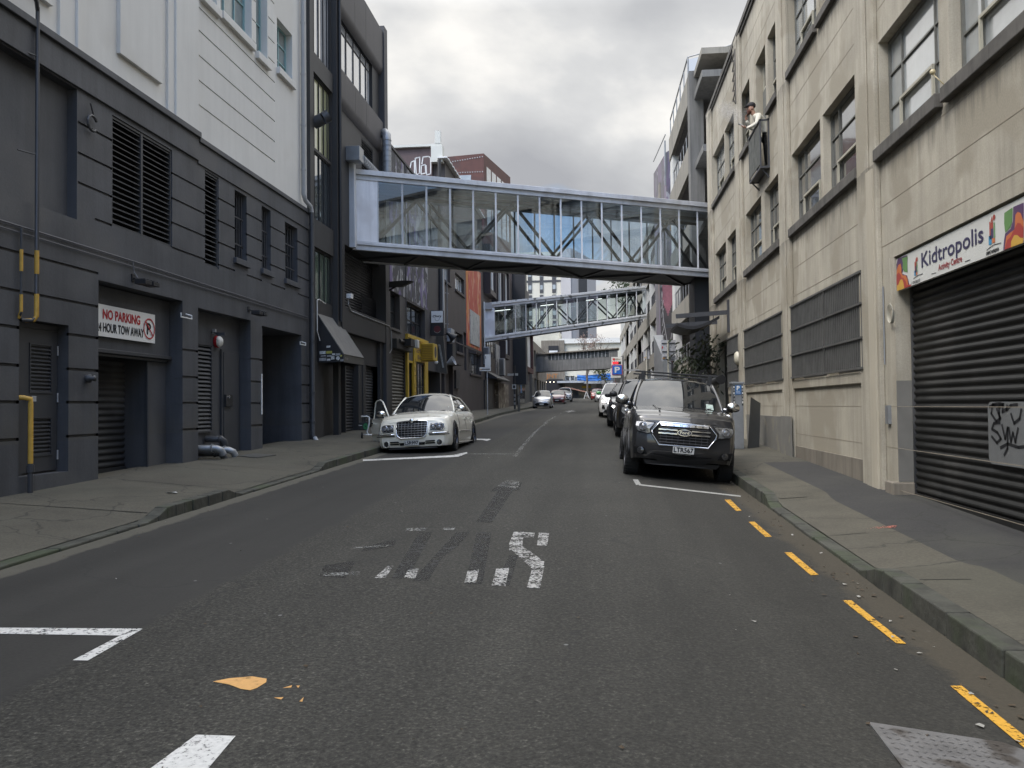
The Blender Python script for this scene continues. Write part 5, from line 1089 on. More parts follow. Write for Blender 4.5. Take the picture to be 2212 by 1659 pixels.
for x0 in (K(410, 0)[0], K(1655, 0)[0]):    # generic toy-town emblem
    s_ = .17 if x0 < 1.5 else .22
    for nm, c, shp in (('emblem_tower', (.07, .05, .11), [(-.1, .1, .3, .7)]), ('emblem_red', (.35, .07, .05), [(-.22, -.12, .3, 1.0), (-.1, .1, .7, .95)]), ('emblem_green', (.15, .3, .13), [(.14, .24, .3, .9)]), ('emblem_blue', (.06, .25, .42), [(-.3, -.06, .1, .45)]), ('emblem_orange', (.5, .16, .06), [(-.02, .22, .12, .3)])):
        t = MB()
        for a, b, c_, d in shp: sq(t, [(a, c_), (b, c_), (b, d), (a, d)], x0+.1*s_*5*.3, 1, .0045, s_*1.25, .09)
        if nm == 'emblem_red': sq(t, [(-.1, .97), (.1, .97), (0, 1.2)], x0+.1*s_*1.5, 1, .0045, s_*1.25, .09); t.disc((SX-.005, Y1_-(x0+.15*s_+.19*s_*1.25), Z0+.09+s_*1.25*1.1), (1, 0, 0), .03, 10)
        obj(nm, t, bpy.data.materials.get('m_'+nm) or plain('m_'+nm, c, .5), ks)
cl = MB()
for k in range(5):
    r = .085+.006*k; cl.tube([(RX-.04-.008*k, 12.42+r*cos(a*.4)*(1+.03*k), 2.82+.01*k+r*1.25*sin(a*.4)) for a in range(17)], .0045, 5, False)
cl.tube([(RX-.05, 12.44, 2.93), (RX-.04, 12.44, 3.3), (RX-.03, 12.5, 3.66)], .004, 5)
obj('cable_coil', cl, surf('dirty_white_cable', (.42, .4, .33), .6), label='coil of dirty white cable hanging by the corner of the shop sign', cat='cable', loc=(RX-.04, 12.42, 2.8))
cb_ = MB(); cb_.tube([(RX-.02, 12.84, 3.3), (RX-.02, 12.84, 2.15)], .012, 6); obj('wall_conduit', cb_, M_GALV, c1); cb_ = MB(); cb_.box(RX-.05, RX-.0, 12.66, 12.78, 1.28, 1.55); obj('switch_box', cb_, M_GALV, c1)
bz = MB(); bz.ball((RX-.12, 10.58, 5.6), .035, 10); bz.bar((RX-.12, 10.58, 5.58), (RX, 10.52, 5.4), .012); obj('globe_lamp', bz, surf('ivory_globe', (.5, .42, .25), .3), smooth=True, label='small cream globe lamp between the two big windows above the shop sign', cat='lamp', loc=(RX, 10.55, 5.5))
bz = MB(); bz.lathe((RX, 25.55, 2.95), (-1, 0, 0), [(.2, 0), (.2, .1), (.15, .16), (0, .18)], 18); obj('bulkhead_lamp', bz, surf('cream_bulkhead', (.45, .42, .33), .4), smooth=True, label='round cream lamp beside the dark entrance door', cat='lamp', loc=(RX, 27.9, 3.0)); bpy.data.objects['bulkhead_lamp'].location.y = 27.85; bpy.data.objects['bulkhead_lamp'].location.x = RX-.02
dd_ = MB(); dd_.box(RX+.2, RX+.26, 28.0, 30.1, .4, 3.6); do = obj('entrance_door', dd_, surf('black_green_door', (.03, .032, .03), .5), c1)
# Juliet balcony
bc = thing('balcony', 'small steel balcony with weathered slat front on the upper floor', 'balcony', (RX, 22.1, 7.45))
bx = 3.97; y0, y1, z0, z1 = 20.8, 22.3, 7.37, 8.5
t = MB(); t.box(bx, RX, y0, y0+.05, z0-.05, z0); t.box(bx, RX, y1-.05, y1, z0-.05, z0); t.box(bx, bx+.05, y0+.05, y1-.05, z0-.05, z0); t.box(bx+.05, RX, y0+.05, y1-.05, z0-.03, z0-.01); obj('floor', t, M_STEELD, bc)
t = MB()
for k in range(11): y = y0+.06+k*.132; t.box(bx, bx+.02, y, y+.115, z0+.06, z1-.1)
obj('slat_front', t, surf('weathered_grey_green_slats', (.1, .105, .095), .7, var=.35, scale=5, streak=.4), bc)
t = MB()
for y in (y0, y1-.03): t.box(bx-.005, bx+.03, y, y+.03, z0, z1); t.box(RX-.04, RX, y, y+.03, z0, z1+.04); t.box(bx, RX, y, y+.03, z1-.02, z1+.015)
t.box(bx-.01, bx+.035, y0, y1, z1-.02, z1+.02)
for k in range(17): t.box(bx+.008, bx+.018, y0+.05+k*.085, y0+.06+k*.085, z1-.11, z1-.02)
obj('railing', t, M_STEELD, bc)
t = MB(); t.bar((RX, y1-.1, z0-.25), (bx+.05, y1-.1, z0-.05), .03); t.bar((RX, y0+.1, z0-.25), (bx+.05, y0+.1, z0-.05), .03); obj('bracket', t, M_STEELD, bc)
# zigzag ladder remains on the wall
t = MB(); t.box(RX-.12, RX-.0, 24.9, 25.02, 10.4, 12.0)
for k in range(5): t.bar((RX-.1, 25.0, 10.5+k*.3), (RX-.1, 25.5, 10.65+k*.3), .03); t.bar((RX-.1, 25.5, 10.65+k*.3), (RX-.1, 25.0, 10.8+k*.3), .03)
obj('sign_bracket', t, M_SILL, label='rusty zigzag bracket on the wall below the parapet', cat='bracket', loc=(RX, 25.2, 11))
# entrance canopy hung from a beam
cn = thing('entrance_canopy', 'curved black sheet canopy hung from a steel beam over the far entrance', 'canopy', (RX, 28.3, 4.2))
t = MB(); t.bar((RX, 27.6, 4.55), (2.5, 27.6, 4.45), .06, .14); t.box(RX-.06, RX, 27.5, 27.7, 3.9, 4.95); bo = obj('beam', t, M_STEELD, cn); t = MB(); t.bar((RX, 30.4, 4.5), (2.4, 30.4, 4.4), .06, .14); obj('beam', t, M_STEELD, cn)
t = MB(); n = 8
for i in range(n):
    f = lambda t_: (2.55+1.35*t_, 4.02+.22*abs(2*t_-.7)**1.6)
    (xa, za_), (xb, zb2) = f(i/n), f((i+1)/n)
    t.hexa([(xa, 27.65, za_), (xb, 27.65, zb2), (xb, 30.3, zb2+.02), (xa, 30.3, za_+.02), (xa, 27.65, za_+.1), (xb, 27.65, zb2+.1), (xb, 30.3, zb2+.12), (xa, 30.3, za_+.12)])
obj('sheet', t, M_BLACK, cn)
t = MB()
for x, z in ((2.9, 4.2), (3.7, 4.35)): t.bar((x, 27.7, z-.05), (x, 27.6, 4.48), .02)
obj('hanger', t, M_STEELD, cn)
# ================================================================ CAR PARK
M_CP = surf('car_park_concrete', (.25, .235, .2), .85, var=.1, scale=.5, streak=.25, bump=.1, bscale=8, stain=(.2, .19, .165))
M_CPD = surf('dark_streaked_concrete', (.15, .148, .14), .85, var=.15, scale=.8, streak=.3)
M_CPW = surf('white_fin_paint', (.6, .6, .57), .6, var=.06, streak=.1)
cpk = thing('car_park', 'long grey concrete parking building with slanting storeys and white fins', 'building', (4, 60, prof(60)))
def fx(y): return 3.97-.0105*(y-36.8)
t = MB(); t.box(6.2, 24, 33.0, 122, -1, 15.6); obj('core', t, surf('car_park_core_grey', (.12, .12, .115), .9), cpk)  # solid inner block in one even dark grey
t = MB(); t.box(5.4, 24, 32.0, 33.2, -1, 11.4); obj('stair_shaft', t, M_CONC2, cpk); t = MB(); t.box(3.75, 5.9, 33.3, 35.3, -1, 6.7); obj('shaft_shade', t, M_BLACK, cpk)  # black block stands in for the shade inside the open stair shaft
def fbox(mb, a, b, z0, z1, d0, d1):
    mb.hexa([(fx(a)+d0, a, z0), (fx(a)+d1, a, z0), (fx(b)+d1, b, z0), (fx(b)+d0, b, z0), (fx(a)+d0, a, z1), (fx(a)+d1, a, z1), (fx(b)+d1, b, z1), (fx(b)+d0, b, z1)])
# front block: slabs, spandrels, columns, rails
for z0, z1 in ((14.55, 15.75), (11.6, 12.75), (8.6, 9.5), (5.5, 6.45), (1.2, 3.5)):
    t = MB(); fbox(t, 36.6, 45.2, z0, z1, 0, .18); obj('spandrel', t, M_CP, cpk)
    t = MB(); fbox(t, 33.4, 45, z0-.05, z0+.22, .19, 2.4); obj('floor_slab', t, M_CPD, cpk)
t = MB(); t.box(3.97, 4.55, 35.9, 36.7, -.5, 15.74); obj('corner_column', t, M_CPD, cpk)
t = MB(); fbox(t, 44.0, 45.2, -.5, 15.5, .05, .4); obj('white_pier', t, M_CPW, cpk)
def rail(mb, a, b, z, h, d=.1, n=6, r=.025):
    for k in range(n+1): y = a+(b-a)*k/n; mb.tube([(fx(y)+d, y, z), (fx(y)+d, y, z+h)], r, 5)
    for q in (0, h*.5) if False else (h,): mb.tube([(fx(a)+d, a, z+q), (fx(b)+d, b, z+q)], r*1.1, 5)
t = MB(); rail(t, 36.8, 44.8, 15.75, .95, .06, 5, .03); t.tube([(4.03, 36.8, 16.7), (6.9, 35.2, 16.75)], .03, 5); t.tube([(4.03, 36.8, 15.85), (6.9, 35.2, 15.9)], .025, 5); t.tube([(5.6, 35.9, 15.85), (5.6, 35.9, 16.72)], .03, 5); t.tube([(4.03, 36.8, 15.75), (4.03, 36.8, 16.7)], .035, 5); obj('roof_rail', t, M_GALV, cpk)
t = MB(); t.poly([(4.05, 36.8, 15.9), (6.9, 35.2, 15.95), (6.9, 35.2, 16.6), (4.05, 36.8, 16.6)]); obj('rail_mesh', t, clearglass('safety_mesh', (.75, .77, .8), .05), cpk)
for z in (12.75, 9.5, 6.45, 3.5):
    t = MB(); rail(t, 37, 43.8, z, .85, .1, 6, .028); obj('guard_rail', t, M_GALV, cpk)
t = MB(); rail(t, 33.6, 35.8, 10.3, .9, .95, 2, .03); rail(t, 33.6, 35.8, 7.4, .9, .95, 2, .03); t.tube([(4.9, 34.2, 6), (4.9, 34.2, 12)], .03, 5); obj('side_rail', t, M_GALV, cpk)
for z0, z1 in ((13.2, 14.0), (9.4, 10.2), (6.3, 7.0)):
    t = MB(); fbox(t, 33.5, 35.8, z0, z1, 1.2, 1.4); obj('side_panel', t, M_CP, cpk)
t = MB(); fbox(t, 33.5, 37, 15.45, 15.7, 0.2, 4); obj('roof_slab', t, M_CP, cpk)
# silver tarpaulin bundle on the side deck
tp = MB(); rnd2 = random.Random(3)
gridp = [[(4.75+.18*i+rnd2.uniform(-.04, .04), 33.7+.25*j, 10.6+.55*sin(i*.9)*cos(j*.5)+rnd2.uniform(-.08, .1)+.12*j*.5) for i in range(7)] for j in range(7)]
tp.add([p for r in gridp for p in r], [(j*7+i, j*7+i+1, (j+1)*7+i+1, (j+1)*7+i) for j in range(6) for i in range(6)])
o = obj('tarpaulin_bundle', tp, surf('crumpled_silver', (.5, .5, .5), .3, .6, var=.3, scale=6), label='crumpled silver sheet heaped on the car park side deck', cat='tarpaulin', loc=(5, 34.5, 10.4)); md = o.modifiers.new('s', 'SOLIDIFY'); md.thickness = .03
# stair tower with tall mural
tw = thing('mural_tower', 'tall narrow tower painted with pink stripes and grey scrolls on the car park front', 'tower', (3.8, 47, prof(47)))
t = MB(); t.box(3.42, 4.3, 47, 50.5, -.3, 8.5); t.hexa([(3.84, 47, 8.5), (4.5, 47, 8.5), (4.4, 56, 8.5), (3.76, 56, 8.5), (3.86, 47, 15.6), (4.5, 47, 16.0), (4.4, 56, 16.9), (3.78, 56, 16.9)]); obj('shaft', t, M_MUR3, tw)
t = MB(); t.box(3.43, 4.29, 46.985, 47, 4.9, 8.4); obj('painted_face', t, surf('dark_mural_ground', (.06, .055, .055), .7, var=.3), tw)
t = MB()
for k in range(11): x = 3.56+k*.052; t.quad((x, 46.975, 6.5+.5*abs(k-5)*.28), (x+.035, 46.975, 6.5+.5*abs(k-5)*.28), (x+.035, 46.975, 8.4), (x, 46.975, 8.4))
obj('pink_stripes', t, surf('pink_mural_paint', (.42, .16, .2), .7, var=.25, scale=4), tw)
t = MB()
for s_ in (-1, 1):
    for k in range(7): strokes(t, [(s_*(.39+.02*sin(k*2+a*.6))-.03*s_*(7-k)*.2-s_*a*.015, k*.47+a*.07) for a in range(8)], (3.86, 46.97, 5.0), (1, 0, 0), (0, 0, 1), .035)
    strokes(t, [(s_*.38, 3.4), (s_*.33, 2.2), (s_*.26, 1.2), (s_*.1, .1)], (3.86, 46.97, 5.0), (1, 0, 0), (0, 0, 1), .04)
obj('scroll_work', t, surf('pale_mural_paint', (.34, .33, .33), .7), tw)
t = MB(); t.tube([(3.85, 47, 16.6), (3.78, 56, 17.7)], .03, 5); t.tube([(3.8, 46.8, 13.7), (3.8, 46.8, 16.2)], .05, 5); t.tube([(3.5, 46.7, 10.6), (3.25, 46.7, 10.6), (3.25, 46.7, 8.3)], .06, 5); t.tube([(3.5, 46.7, 10.6), (4.4, 43.5, 10.6)], .05, 5); obj('pipe', t, M_GALV, tw)
# long front: continuous spandrels, white fins, black openings
for z0, z1 in ((4.2, 5.15), (7.35, 8.4), (10.5, 11.5), (13.6, 14.6)):
    t = MB(); fbox(t, 51, 122, z0, z1, 0, .2); fbox(t, 51, 122, z0-.04, z0+.2, .2, 2.5); obj('spandrel', t, M_CP, cpk)
t = MB(); fbox(t, 51, 122, .2, 2.9, .02, .2); obj('base_wall', t, M_CP, cpk)
for k in range(9):
    y = 53+k*8.
    for z0, z1 in ((2.3, 4.2), (5.15, 7.35), (8.4, 10.5), (11.5, 13.6)):
        t = MB(); fbox(t, y, y+.35, z0, z1, .0, .75); obj('white_fin', t, M_CPW, cpk); t = MB(); fbox(t, y+4, y+4.3, z0, z1, .1, .75); obj('white_fin', t, M_CPW, cpk)
        if k < 5: t = MB(); rail(t, y+.6, y+7.8, z0, .9, .12, 9, .03); obj('guard_rail', t, M_STEELD, cpk)
for y in (50.6, 77, 101): t = MB(); fbox(t, y, y+.8, .2, 14.9, -.08, .5); obj('column', t, M_CP, cpk)
gt = MB(); gt.hexa([(3.1, 41.5, .5), (3.5, 41.5, .5), (3.5, 46.5, .5), (3.0, 46.5, .5), (3.1, 41.5, 3.9), (3.5, 41.5, 3.6), (3.5, 46.5, 5.4), (3.0, 46.5, 5.4)]); obj('hoarding', gt, M_GALV, label='grey corrugated metal hoarding in front of the car park beside the pink tower', cat='hoarding', loc=(3.3, 44, .9))
# dark gabled building past the car park, brick gable
b9 = thing('dark_gabled_building', 'dark grey building with brick gable end past the car park', 'building', (3, 125, 2.5))
t = MB(); t.box(2.0, 20, 110, 126.5, 1, 7.2); t.prism([(2.2, 110, 7.2), (5, 110, 9.6), (8, 110, 7.2)], (0, 16, 0)); obj('wall', t, surf('dark_grey_wall', (.1, .1, .1), .8), b9)
t = MB(); t.box(1.95, 1.999, 118, 122, 4.4, 6.6); obj('window', t, M_GLASSD, b9)
t = MB(); t.prism([(2.4, 126.6, 7.2), (4.5, 126.6, 10.5), (8, 126.6, 7.2)], (0, 3, 0)); obj('brick_gable', t, surf('red_brick_gable', (.2, .09, .07), .8), b9)
# ================================================================ BRIDGES
M_BGLASS = clearglass('bridge_glass', (.82, .91, .98), .13)
M_BGLASS2 = clearglass('clear_bridge_glass', (.9, .95, .93), .1)
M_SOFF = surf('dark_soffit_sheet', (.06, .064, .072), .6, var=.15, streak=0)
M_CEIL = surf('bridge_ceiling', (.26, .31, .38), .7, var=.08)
def glassbridge(name, label, A, B, zA, zB, width, npan, hfas, hbot, gm, solid, tubes=0, alu=M_ALU, period=4):
    """A, B: near face end points; zA, zB: (bottom, top) heights"""
    A = Vector(A); B = Vector(B); d = (B-A); n = Vector((-d.y, d.x)).normalized()
    th = thing(name, label, 'footbridge', ((A.x+B.x)/2, (A.y+B.y)/2, (zA[0]+zB[0])/2))
    def pt(s, z, w):   # z metres above the bottom line (measured share of height), w depth from the near face
        q = A+d*s+n*w; b = zA[0]+(zB[0]-zA[0])*s; H = (zA[1]-zA[0])+((zB[1]-zB[0])-(zA[1]-zA[0]))*s
        return (q.x, q.y, b+z*H)
    def blk(mb, s0, s1, h0, h1, w0, w1):
        mb.hexa([pt(s0, h0, w0), pt(s1, h0, w0), pt(s1, h0, w1), pt(s0, h0, w1), pt(s0, h1, w0), pt(s1, h1, w0), pt(s1, h1, w1), pt(s0, h1, w1)])
    hf, hb = hfas, hbot; t = MB()
    for w0, w1 in ((0, .12), (width-.12, width)):
        blk(t, 0, 1, 1-hf, 1-hf*.5, w0, w1); blk(t, 0, 1, 1-hf*.5, 1, w0-.08 if w0 == 0 else w0, w1 if w0 == 0 else w1+.08)
    obj('fascia', t, alu, th, bevel=.01)
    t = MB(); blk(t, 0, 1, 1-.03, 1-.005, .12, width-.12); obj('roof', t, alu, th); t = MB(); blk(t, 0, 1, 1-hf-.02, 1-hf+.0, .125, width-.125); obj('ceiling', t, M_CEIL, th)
    t = MB()
    for w0, w1 in ((0, .14), (width-.14, width)):
        blk(t, 0, 1, 0, hb*.62, w0, w1); blk(t, 0, 1, hb*.62, hb, w0-.05 if w0 == 0 else w0, w1 if w0 == 0 else w1+.05)
    obj('edge_beam', t, alu, th, bevel=.01)
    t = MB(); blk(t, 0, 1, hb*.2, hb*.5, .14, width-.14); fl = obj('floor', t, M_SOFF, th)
    t = MB()
    for k in range(7):
        s0 = k/6; blk(t, max(0, s0-.004), min(1, s0+.004), hb*.02, hb*.2, .14, width-.14)
        if k < 6:
            a, b = (.14, width-.14) if k % 2 else (width-.14, .14)
            t.bar(pt(s0, hb*.1, a), pt(s0+1/6, hb*.1, b), .09)
    obj('soffit_brace', t, M_STEELD, th)
    for w, nm in ((.05, 'near'), (width-.05, 'far')):
        t = MB()
        for k in range(npan+1):
            s = k/npan; t.bar(pt(s, hb, w), pt(s, 1-hf, w), .035 if nm == 'near' else .025, .06)
        blk(t, 0, 1, hb, hb+.015, w-.03, w+.03)
        mu = obj('mullion', t, alu, th)
        t = MB()
        for k in range(solid, npan): t.quad(pt((k+.02)/npan, hb, w), pt((k+.98)/npan, hb, w), pt((k+.98)/npan, 1-hf, w), pt((k+.02)/npan, 1-hf, w))
        obj('glazing', t, gm, th)
        t = MB(); blk(t, 0, solid/npan, hb, 1-hf, w-.015, w+.015); obj('end_panel', t, surf('polished_sheet', (.78, .79, .82), .4, .1, var=.12, scale=.8, streak=.15, bump=.05, stain=(.6, .6, .62)), th)
    for w in (.5, 1.3):
        t = MB(); k = 1.; up = True
        while k < npan-.5:
            s0, s1 = k/npan, min(1, (k+period/2)/npan)
            a, b = (hb+.03, 1-hf-.08) if up else (1-hf-.08, hb+.03)
            t.bar(pt(s0, a, w), pt(s1, b, w), .085, .085); up = not up; k += period/2
        t.bar(pt(0, 1-hf-.06, w), pt(1, 1-hf-.06, w), .1, .1); t.bar(pt(0, hb+.03, w), pt(1, hb+.03, w), .1, .1)
        obj('truss', t, M_STEELD, th)
    if tubes:
        for k in range(tubes):
            s = .08+k*(.86/tubes); l = MB(); l.tube([pt(s, 1-hf-.06, width*.55), pt(s+.1, 1-hf-.06, width*.55)], .035, 6); obj('fluorescent_tube', l, emit('tube_light', (.95, 1, .97), 2.2), th)
    return th, pt
g1, pt1 = glassbridge('glass_footbridge', 'silver framed glass footbridge crossing the street, the nearer and larger one', (-7.86, 26.35), (4.6, 33.1), (6.72, 9.33), (6.48, 9.36), 2.4, 17, .12, .1, M_BGLASS, 1)
t = MB(); t.hexa([(-7.9, 26.1, 6.75), (-7.72, 26.1, 6.75), (-7.72, 26.33, 6.75), (-7.9, 26.33, 6.75), (-7.9, 26.1, 9.6), (-7.74, 26.1, 9.6), (-7.74, 26.33, 9.6), (-7.9, 26.33, 9.6)]); obj('end_flashing', t, M_ALU, g1)
g2, pt2 = glassbridge('glass_footbridge', 'narrower sloping glass footbridge with lit fluorescent tubes, further up the street', (-7.86, 57.4), (3.5, 61.6), (6.05, 8.72), (7.85, 10.25), 2.2, 16, .13, .12, M_BGLASS2, 1, 3, surf('pale_dirty_aluminium', (.62, .62, .6), .5, .1, var=.1, stain=(.2, .2, .18), stainscale=2.2, stainlo=.6, stainhi=.66))
t = MB(); t.hexa([(-7.9, 57.2, 8.3), (-7.3, 57.4, 8.3), (-7.3, 57.8, 8.3), (-7.9, 57.8, 8.3), (-7.9, 57.2, 8.75), (-7.3, 57.4, 8.75), (-7.3, 57.8, 8.75), (-7.9, 57.8, 8.75)]); obj('bracket_box', t, M_PVC, g2)
t = MB(); t.tube([(-7.8, 57.15, 8.8), (-7.8, 57.15, 4.8)], .05, 8); obj('white_pipe', t, M_WPAINT, g2)
for o, r in ((g1, 'silver'), (g2, 'pale')): o['group'] = 'glass footbridges over the street'
cb3 = thing('concrete_footbridge', 'dark grey concrete enclosed bridge with a row of small mullioned windows, furthest up the street', 'footbridge', (-3, 104, 6))
A, B = Vector((-7.9, 106)), Vector((2.3, 103.2)); zA, zB = (5.88, 8.2), (6.1, 8.57)
def p3(s, h, w):
    q = A.lerp(B, s); return (q.x, q.y+w, (zA[0]+(zB[0]-zA[0])*s)+h*((zA[1]-zA[0])*(1-s)+(zB[1]-zB[0])*s))
def b3_(mb, s0, s1, h0, h1, w0, w1): mb.hexa([p3(s0, h0, w0), p3(s1, h0, w0), p3(s1, h0, w1), p3(s0, h0, w1), p3(s0, h1, w0), p3(s1, h1, w0), p3(s1, h1, w1), p3(s0, h1, w1)])
t = MB(); b3_(t, 0, 1.0, 0, .58, 0, 3); b3_(t, 0, .15, .58, .94, 0, 3); b3_(t, .9, 1.0, .58, .94, 0, 3); b3_(t, .15, .9, .58, .94, .3, 2.7); obj('wall', t, M_CPD, cb3)
t = MB(); b3_(t, -.0, 1.02, .94, 1.0, -.25, 3.2); obj('roof', t, M_CONC2, cb3)
t = MB(); b3_(t, .16, .89, .6, .92, .2, .25); obj('window_strip', t, surf('dull_strip_glass', (.09, .1, .1), .3, var=.3), cb3)
t = MB()
for k in range(18): s = .15+k*.75/17; b3_(t, s-.003, s+.003, .59, .93, .05, .15)
obj('mullion', t, M_PVC, cb3)
# ================================================================ TOP OF THE HILL
EY = 138.
def E_(x, y, dy=0): q = P((2050+.223*x)*2212/4032, (1250+.223*y)*2212/4032, Y=EY+dy); return q
def erect(mb, x0, y0, x1, y1, d0, d1):
    a = E_(x0, y0, d0); b = E_(x1, y1, d0); mb.box(a.x, b.x, EY+d0, EY+d1, min(a.z, b.z), max(a.z, b.z))
es = thing('end_shop', 'cream walled shop with blue tarpaulin and flat awning facing down the street', 'building', (-2, EY, 2.8))
t = MB(); erect(t, 722, 430, 2300, 1032, 0, 8); obj('cream_wall', t, surf('cream_wall_paint', (.6, .57, .47), .7, var=.04), es)
t = MB(); erect(t, 680, 378, 2300, 431, -.4, 8); obj('parapet', t, surf('white_parapet', (.66, .65, .6), .6, var=.04), es)
t = MB(); erect(t, 700, 1032, 2300, 1135, .1, 8); obj('upper_strip_wall', t, surf('blue_grey_boards', (.17, .19, .2), .7), es)
for i, x in enumerate((790, 875)):
    t = MB(); erect(t, x, 1035, x+78, 1115, 0, .08); wf = obj('white_window', t, M_WPAINT, es); t = MB()
    for r in range(3): erect(t, x+8, 1042+r*25, x+70, 1060+r*25, -.04, -.005)
    obj('pane', t, M_GLASSD, wf)
t = MB(); a = E_(1000, 1015); b = E_(1590, 1110); rn = random.Random(2)
t.grid(lambda u, v: (a.x+(b.x-a.x)*u, EY-.25+.12*sin(u*19+v*5)+.08*sin(v*14+u*7), b.z-.1*sin(u*5)+(a.z-b.z)*v+.15*u*(v-.5)), 26, 8)
obj('blue_tarpaulin', t, surf('blue_tarp', (.02, .13, .4), .5, var=.3, scale=2), es)
t = MB(); erect(t, 645, 1122, 1110, 1150, -3.0, 0); erect(t, 1110, 1128, 2200, 1155, -2.8, 0); obj('awning', t, surf('pale_awning_edge', (.4, .43, .45), .5), es)
t = MB(); erect(t, 740, 1150, 2300, 1262, -.3, 3); obj('fascia', t, surf('grey_fascia', (.3, .31, .31), .6), es); t = MB(); erect(t, 1080, 1205, 1240, 1247, -.36, -.3); obj('yellow_sign', t, surf('yellow_sign', (.6, .42, .03), .5), es)
t = MB(); erect(t, 740, 1262, 2300, 1450, .3, 3); obj('shop_wall', t, surf('slate_shop_wall', (.09, .1, .115), .6), es)
t = MB(); erect(t, 838, 1264, 900, 1432, 0, .3); obj('white_pillar', t, M_CPW, es); t = MB(); erect(t, 845, 1340, 880, 1400, -.05, 0); obj('poster', t, M_RED, es)
t = MB(); erect(t, 912, 1268, 988, 1436, .15, .3); obj('door', t, M_STEELD, es); t = MB(); erect(t, 1020, 1268, 1335, 1426, .2, .3); obj('shop_window', t, M_GLASSD, es)
t = MB(); erect(t, 1240, 1170, 1340, 1240, -.36, -.3); obj('white_canvas', t, M_CPW, es)
# tower block of flats
tb = thing('apartment_tower', 'cream apartment tower with stacked dark framed windows and grey side, behind the bridges', 'building', (-8, 190, 4))
def R1(x, y, Y): return P((1900+.3617*x)*2212/4032, (1050+.3617*y)*2212/4032, Y=Y)
a = R1(470, 150, 190); b = R1(860, 800, 190); ztop = P(1140, 545, Y=190).z
t = MB(); t.box(a.x-4, b.x, 190, 205, 2, ztop); obj('wall', t, surf('cream_flats_render', (.6, .57, .48), .7, var=.03), tb)
c = R1(945, 300, 190); t = MB(); t.hexa([(b.x, 190, 2), (c.x+.5, 186, 2), (c.x+6, 205, 2), (b.x, 205, 2), (b.x, 190, ztop), (c.x+.5, 186, ztop), (c.x+6, 205, ztop), (b.x, 205, ztop)]); obj('grey_wing', t, surf('lilac_grey_render', (.36, .36, .38), .7, var=.03), tb)
e = R1(1125, 300, 186); t = MB(); t.box(c.x+.5, e.x, 186.2, 200, 2, R1(1000, 40, 186).z); obj('slate_wing', t, surf('slate_render', (.2, .205, .22), .7, var=.04), tb)
t = MB(); t.box(e.x-1.6, e.x+.3, 185.5, 186.3, R1(1100, 770, 186).z, R1(1000, 60, 186).z); obj('balcony_strip', t, M_BLACK, tb)
nf = 9; fh = 2.95
for k in range(nf):
    z = ztop-1.6-k*fh
    for x0, x1 in ((a.x+.5, a.x+1.4), (a.x+3.2, a.x+4.0), (a.x+6.0, a.x+6.9)):
        t = MB(); t.box(x0, x1, 189.85, 190, z-1.9, z+.6); wf = obj('window', t, surf('flat_dark_frame', (.06, .06, .065), .5) if k == 0 and x0 < a.x+1 else bpy.data.materials['flat_dark_frame'], tb)
        t = MB(); t.box(x0+.1, x1-.1, 189.8, 189.85, z-1.1, z-.1); obj('pane', t, M_WGL, wf)
    if k % 2: 
        t = MB(); t.box(a.x-4, b.x, 189.9, 190, z-2.4, z-1.95); obj('floor_band', t, bpy.data.materials['flat_dark_frame'], tb)
# ================================================================ TREES
M_BARK = surf('grey_bark', (.12, .1, .08), .9, var=.3, scale=6, bump=.4)
def leafmat(name, a, b):
    m, nt, bs = newmat(name); g = N(nt, 'ShaderNodeNewGeometry')
    r = ramp(nt, g.outputs['Random Per Island'], [(0, a), (1, b)]); nt.links.new(r.outputs[0], bs.inputs['Base Color']); bs.inputs['Roughness'].default_value = .6
    tr = N(nt, 'ShaderNodeBsdfTranslucent'); nt.links.new(r.outputs[0], tr.inputs[0]); mx = N(nt, 'ShaderNodeMixShader'); mx.inputs[0].default_value = .3
    nt.links.new(bs.outputs[0], mx.inputs[1]); nt.links.new(tr.outputs[0], mx.inputs[2]); nt.links.new(mx.outputs[0], nt.nodes['Material Output'].inputs[0]); return m
def branches(mb, p, d, ln, r, depth, rn, tips, spread=.5, up=.12, kids=3):
    q = p; pts = [p]; dd_ = d
    for i in range(3):
        dd_ = (dd_+Vector((rn.uniform(-1, 1), rn.uniform(-1, 1), rn.uniform(-.3, 1)))*.14).normalized(); q = q+dd_*(ln/3); pts.append(q)
    mb.tube(pts, [r, r*.86, r*.74, r*.62], 6 if r > .03 else 4)
    if depth == 0: tips.append(q); return
    if depth < 3: tips.append(pts[2])
    for k in range(kids):
        a = rn.uniform(0, 2*pi); o = dd_.orthogonal().normalized(); w = dd_.cross(o)
        nd = (dd_+(o*cos(a+k*2.1)+w*sin(a+k*2.1))*spread*rn.uniform(.7, 1.3)+Vector((0, 0, up))).normalized()
        branches(mb, q if k else pts[2], nd, ln*rn.uniform(.62, .82), r*.6, depth-1, rn, tips, spread, up, kids)
def leaves(mb, tips, per, R, size, rn, elong=1.):
    for c in tips:
        for _ in range(per):
            o = Vector((rn.gauss(0, R), rn.gauss(0, R), rn.gauss(0, R*.7))); n = Vector((rn.gauss(0, 1), rn.gauss(0, 1), rn.gauss(0, 1))).normalized(); u = n.orthogonal().normalized(); w = n.cross(u); s = size*rn.uniform(.6, 1.3); p = c+o
            mb.add([p-u*s*elong, p+w*s*.45, p+u*s*elong, p-w*s*.45], [(0, 1, 2, 3)])
rn = random.Random(11)
st = thing('street_tree', 'slender street tree with green lower leaves and pinkish bare top before the end shop', 'tree', (-1.6, 131, 2.6))
t = MB(); tips = []; base = E_(1185, 1440, -8); base = Vector((base.x, 130, 2.65)); branches(t, base, Vector((0, 0, 1)), 3.4, .2, 4, rn, tips, .5, .25); obj('trunk', t, M_BARK, st)
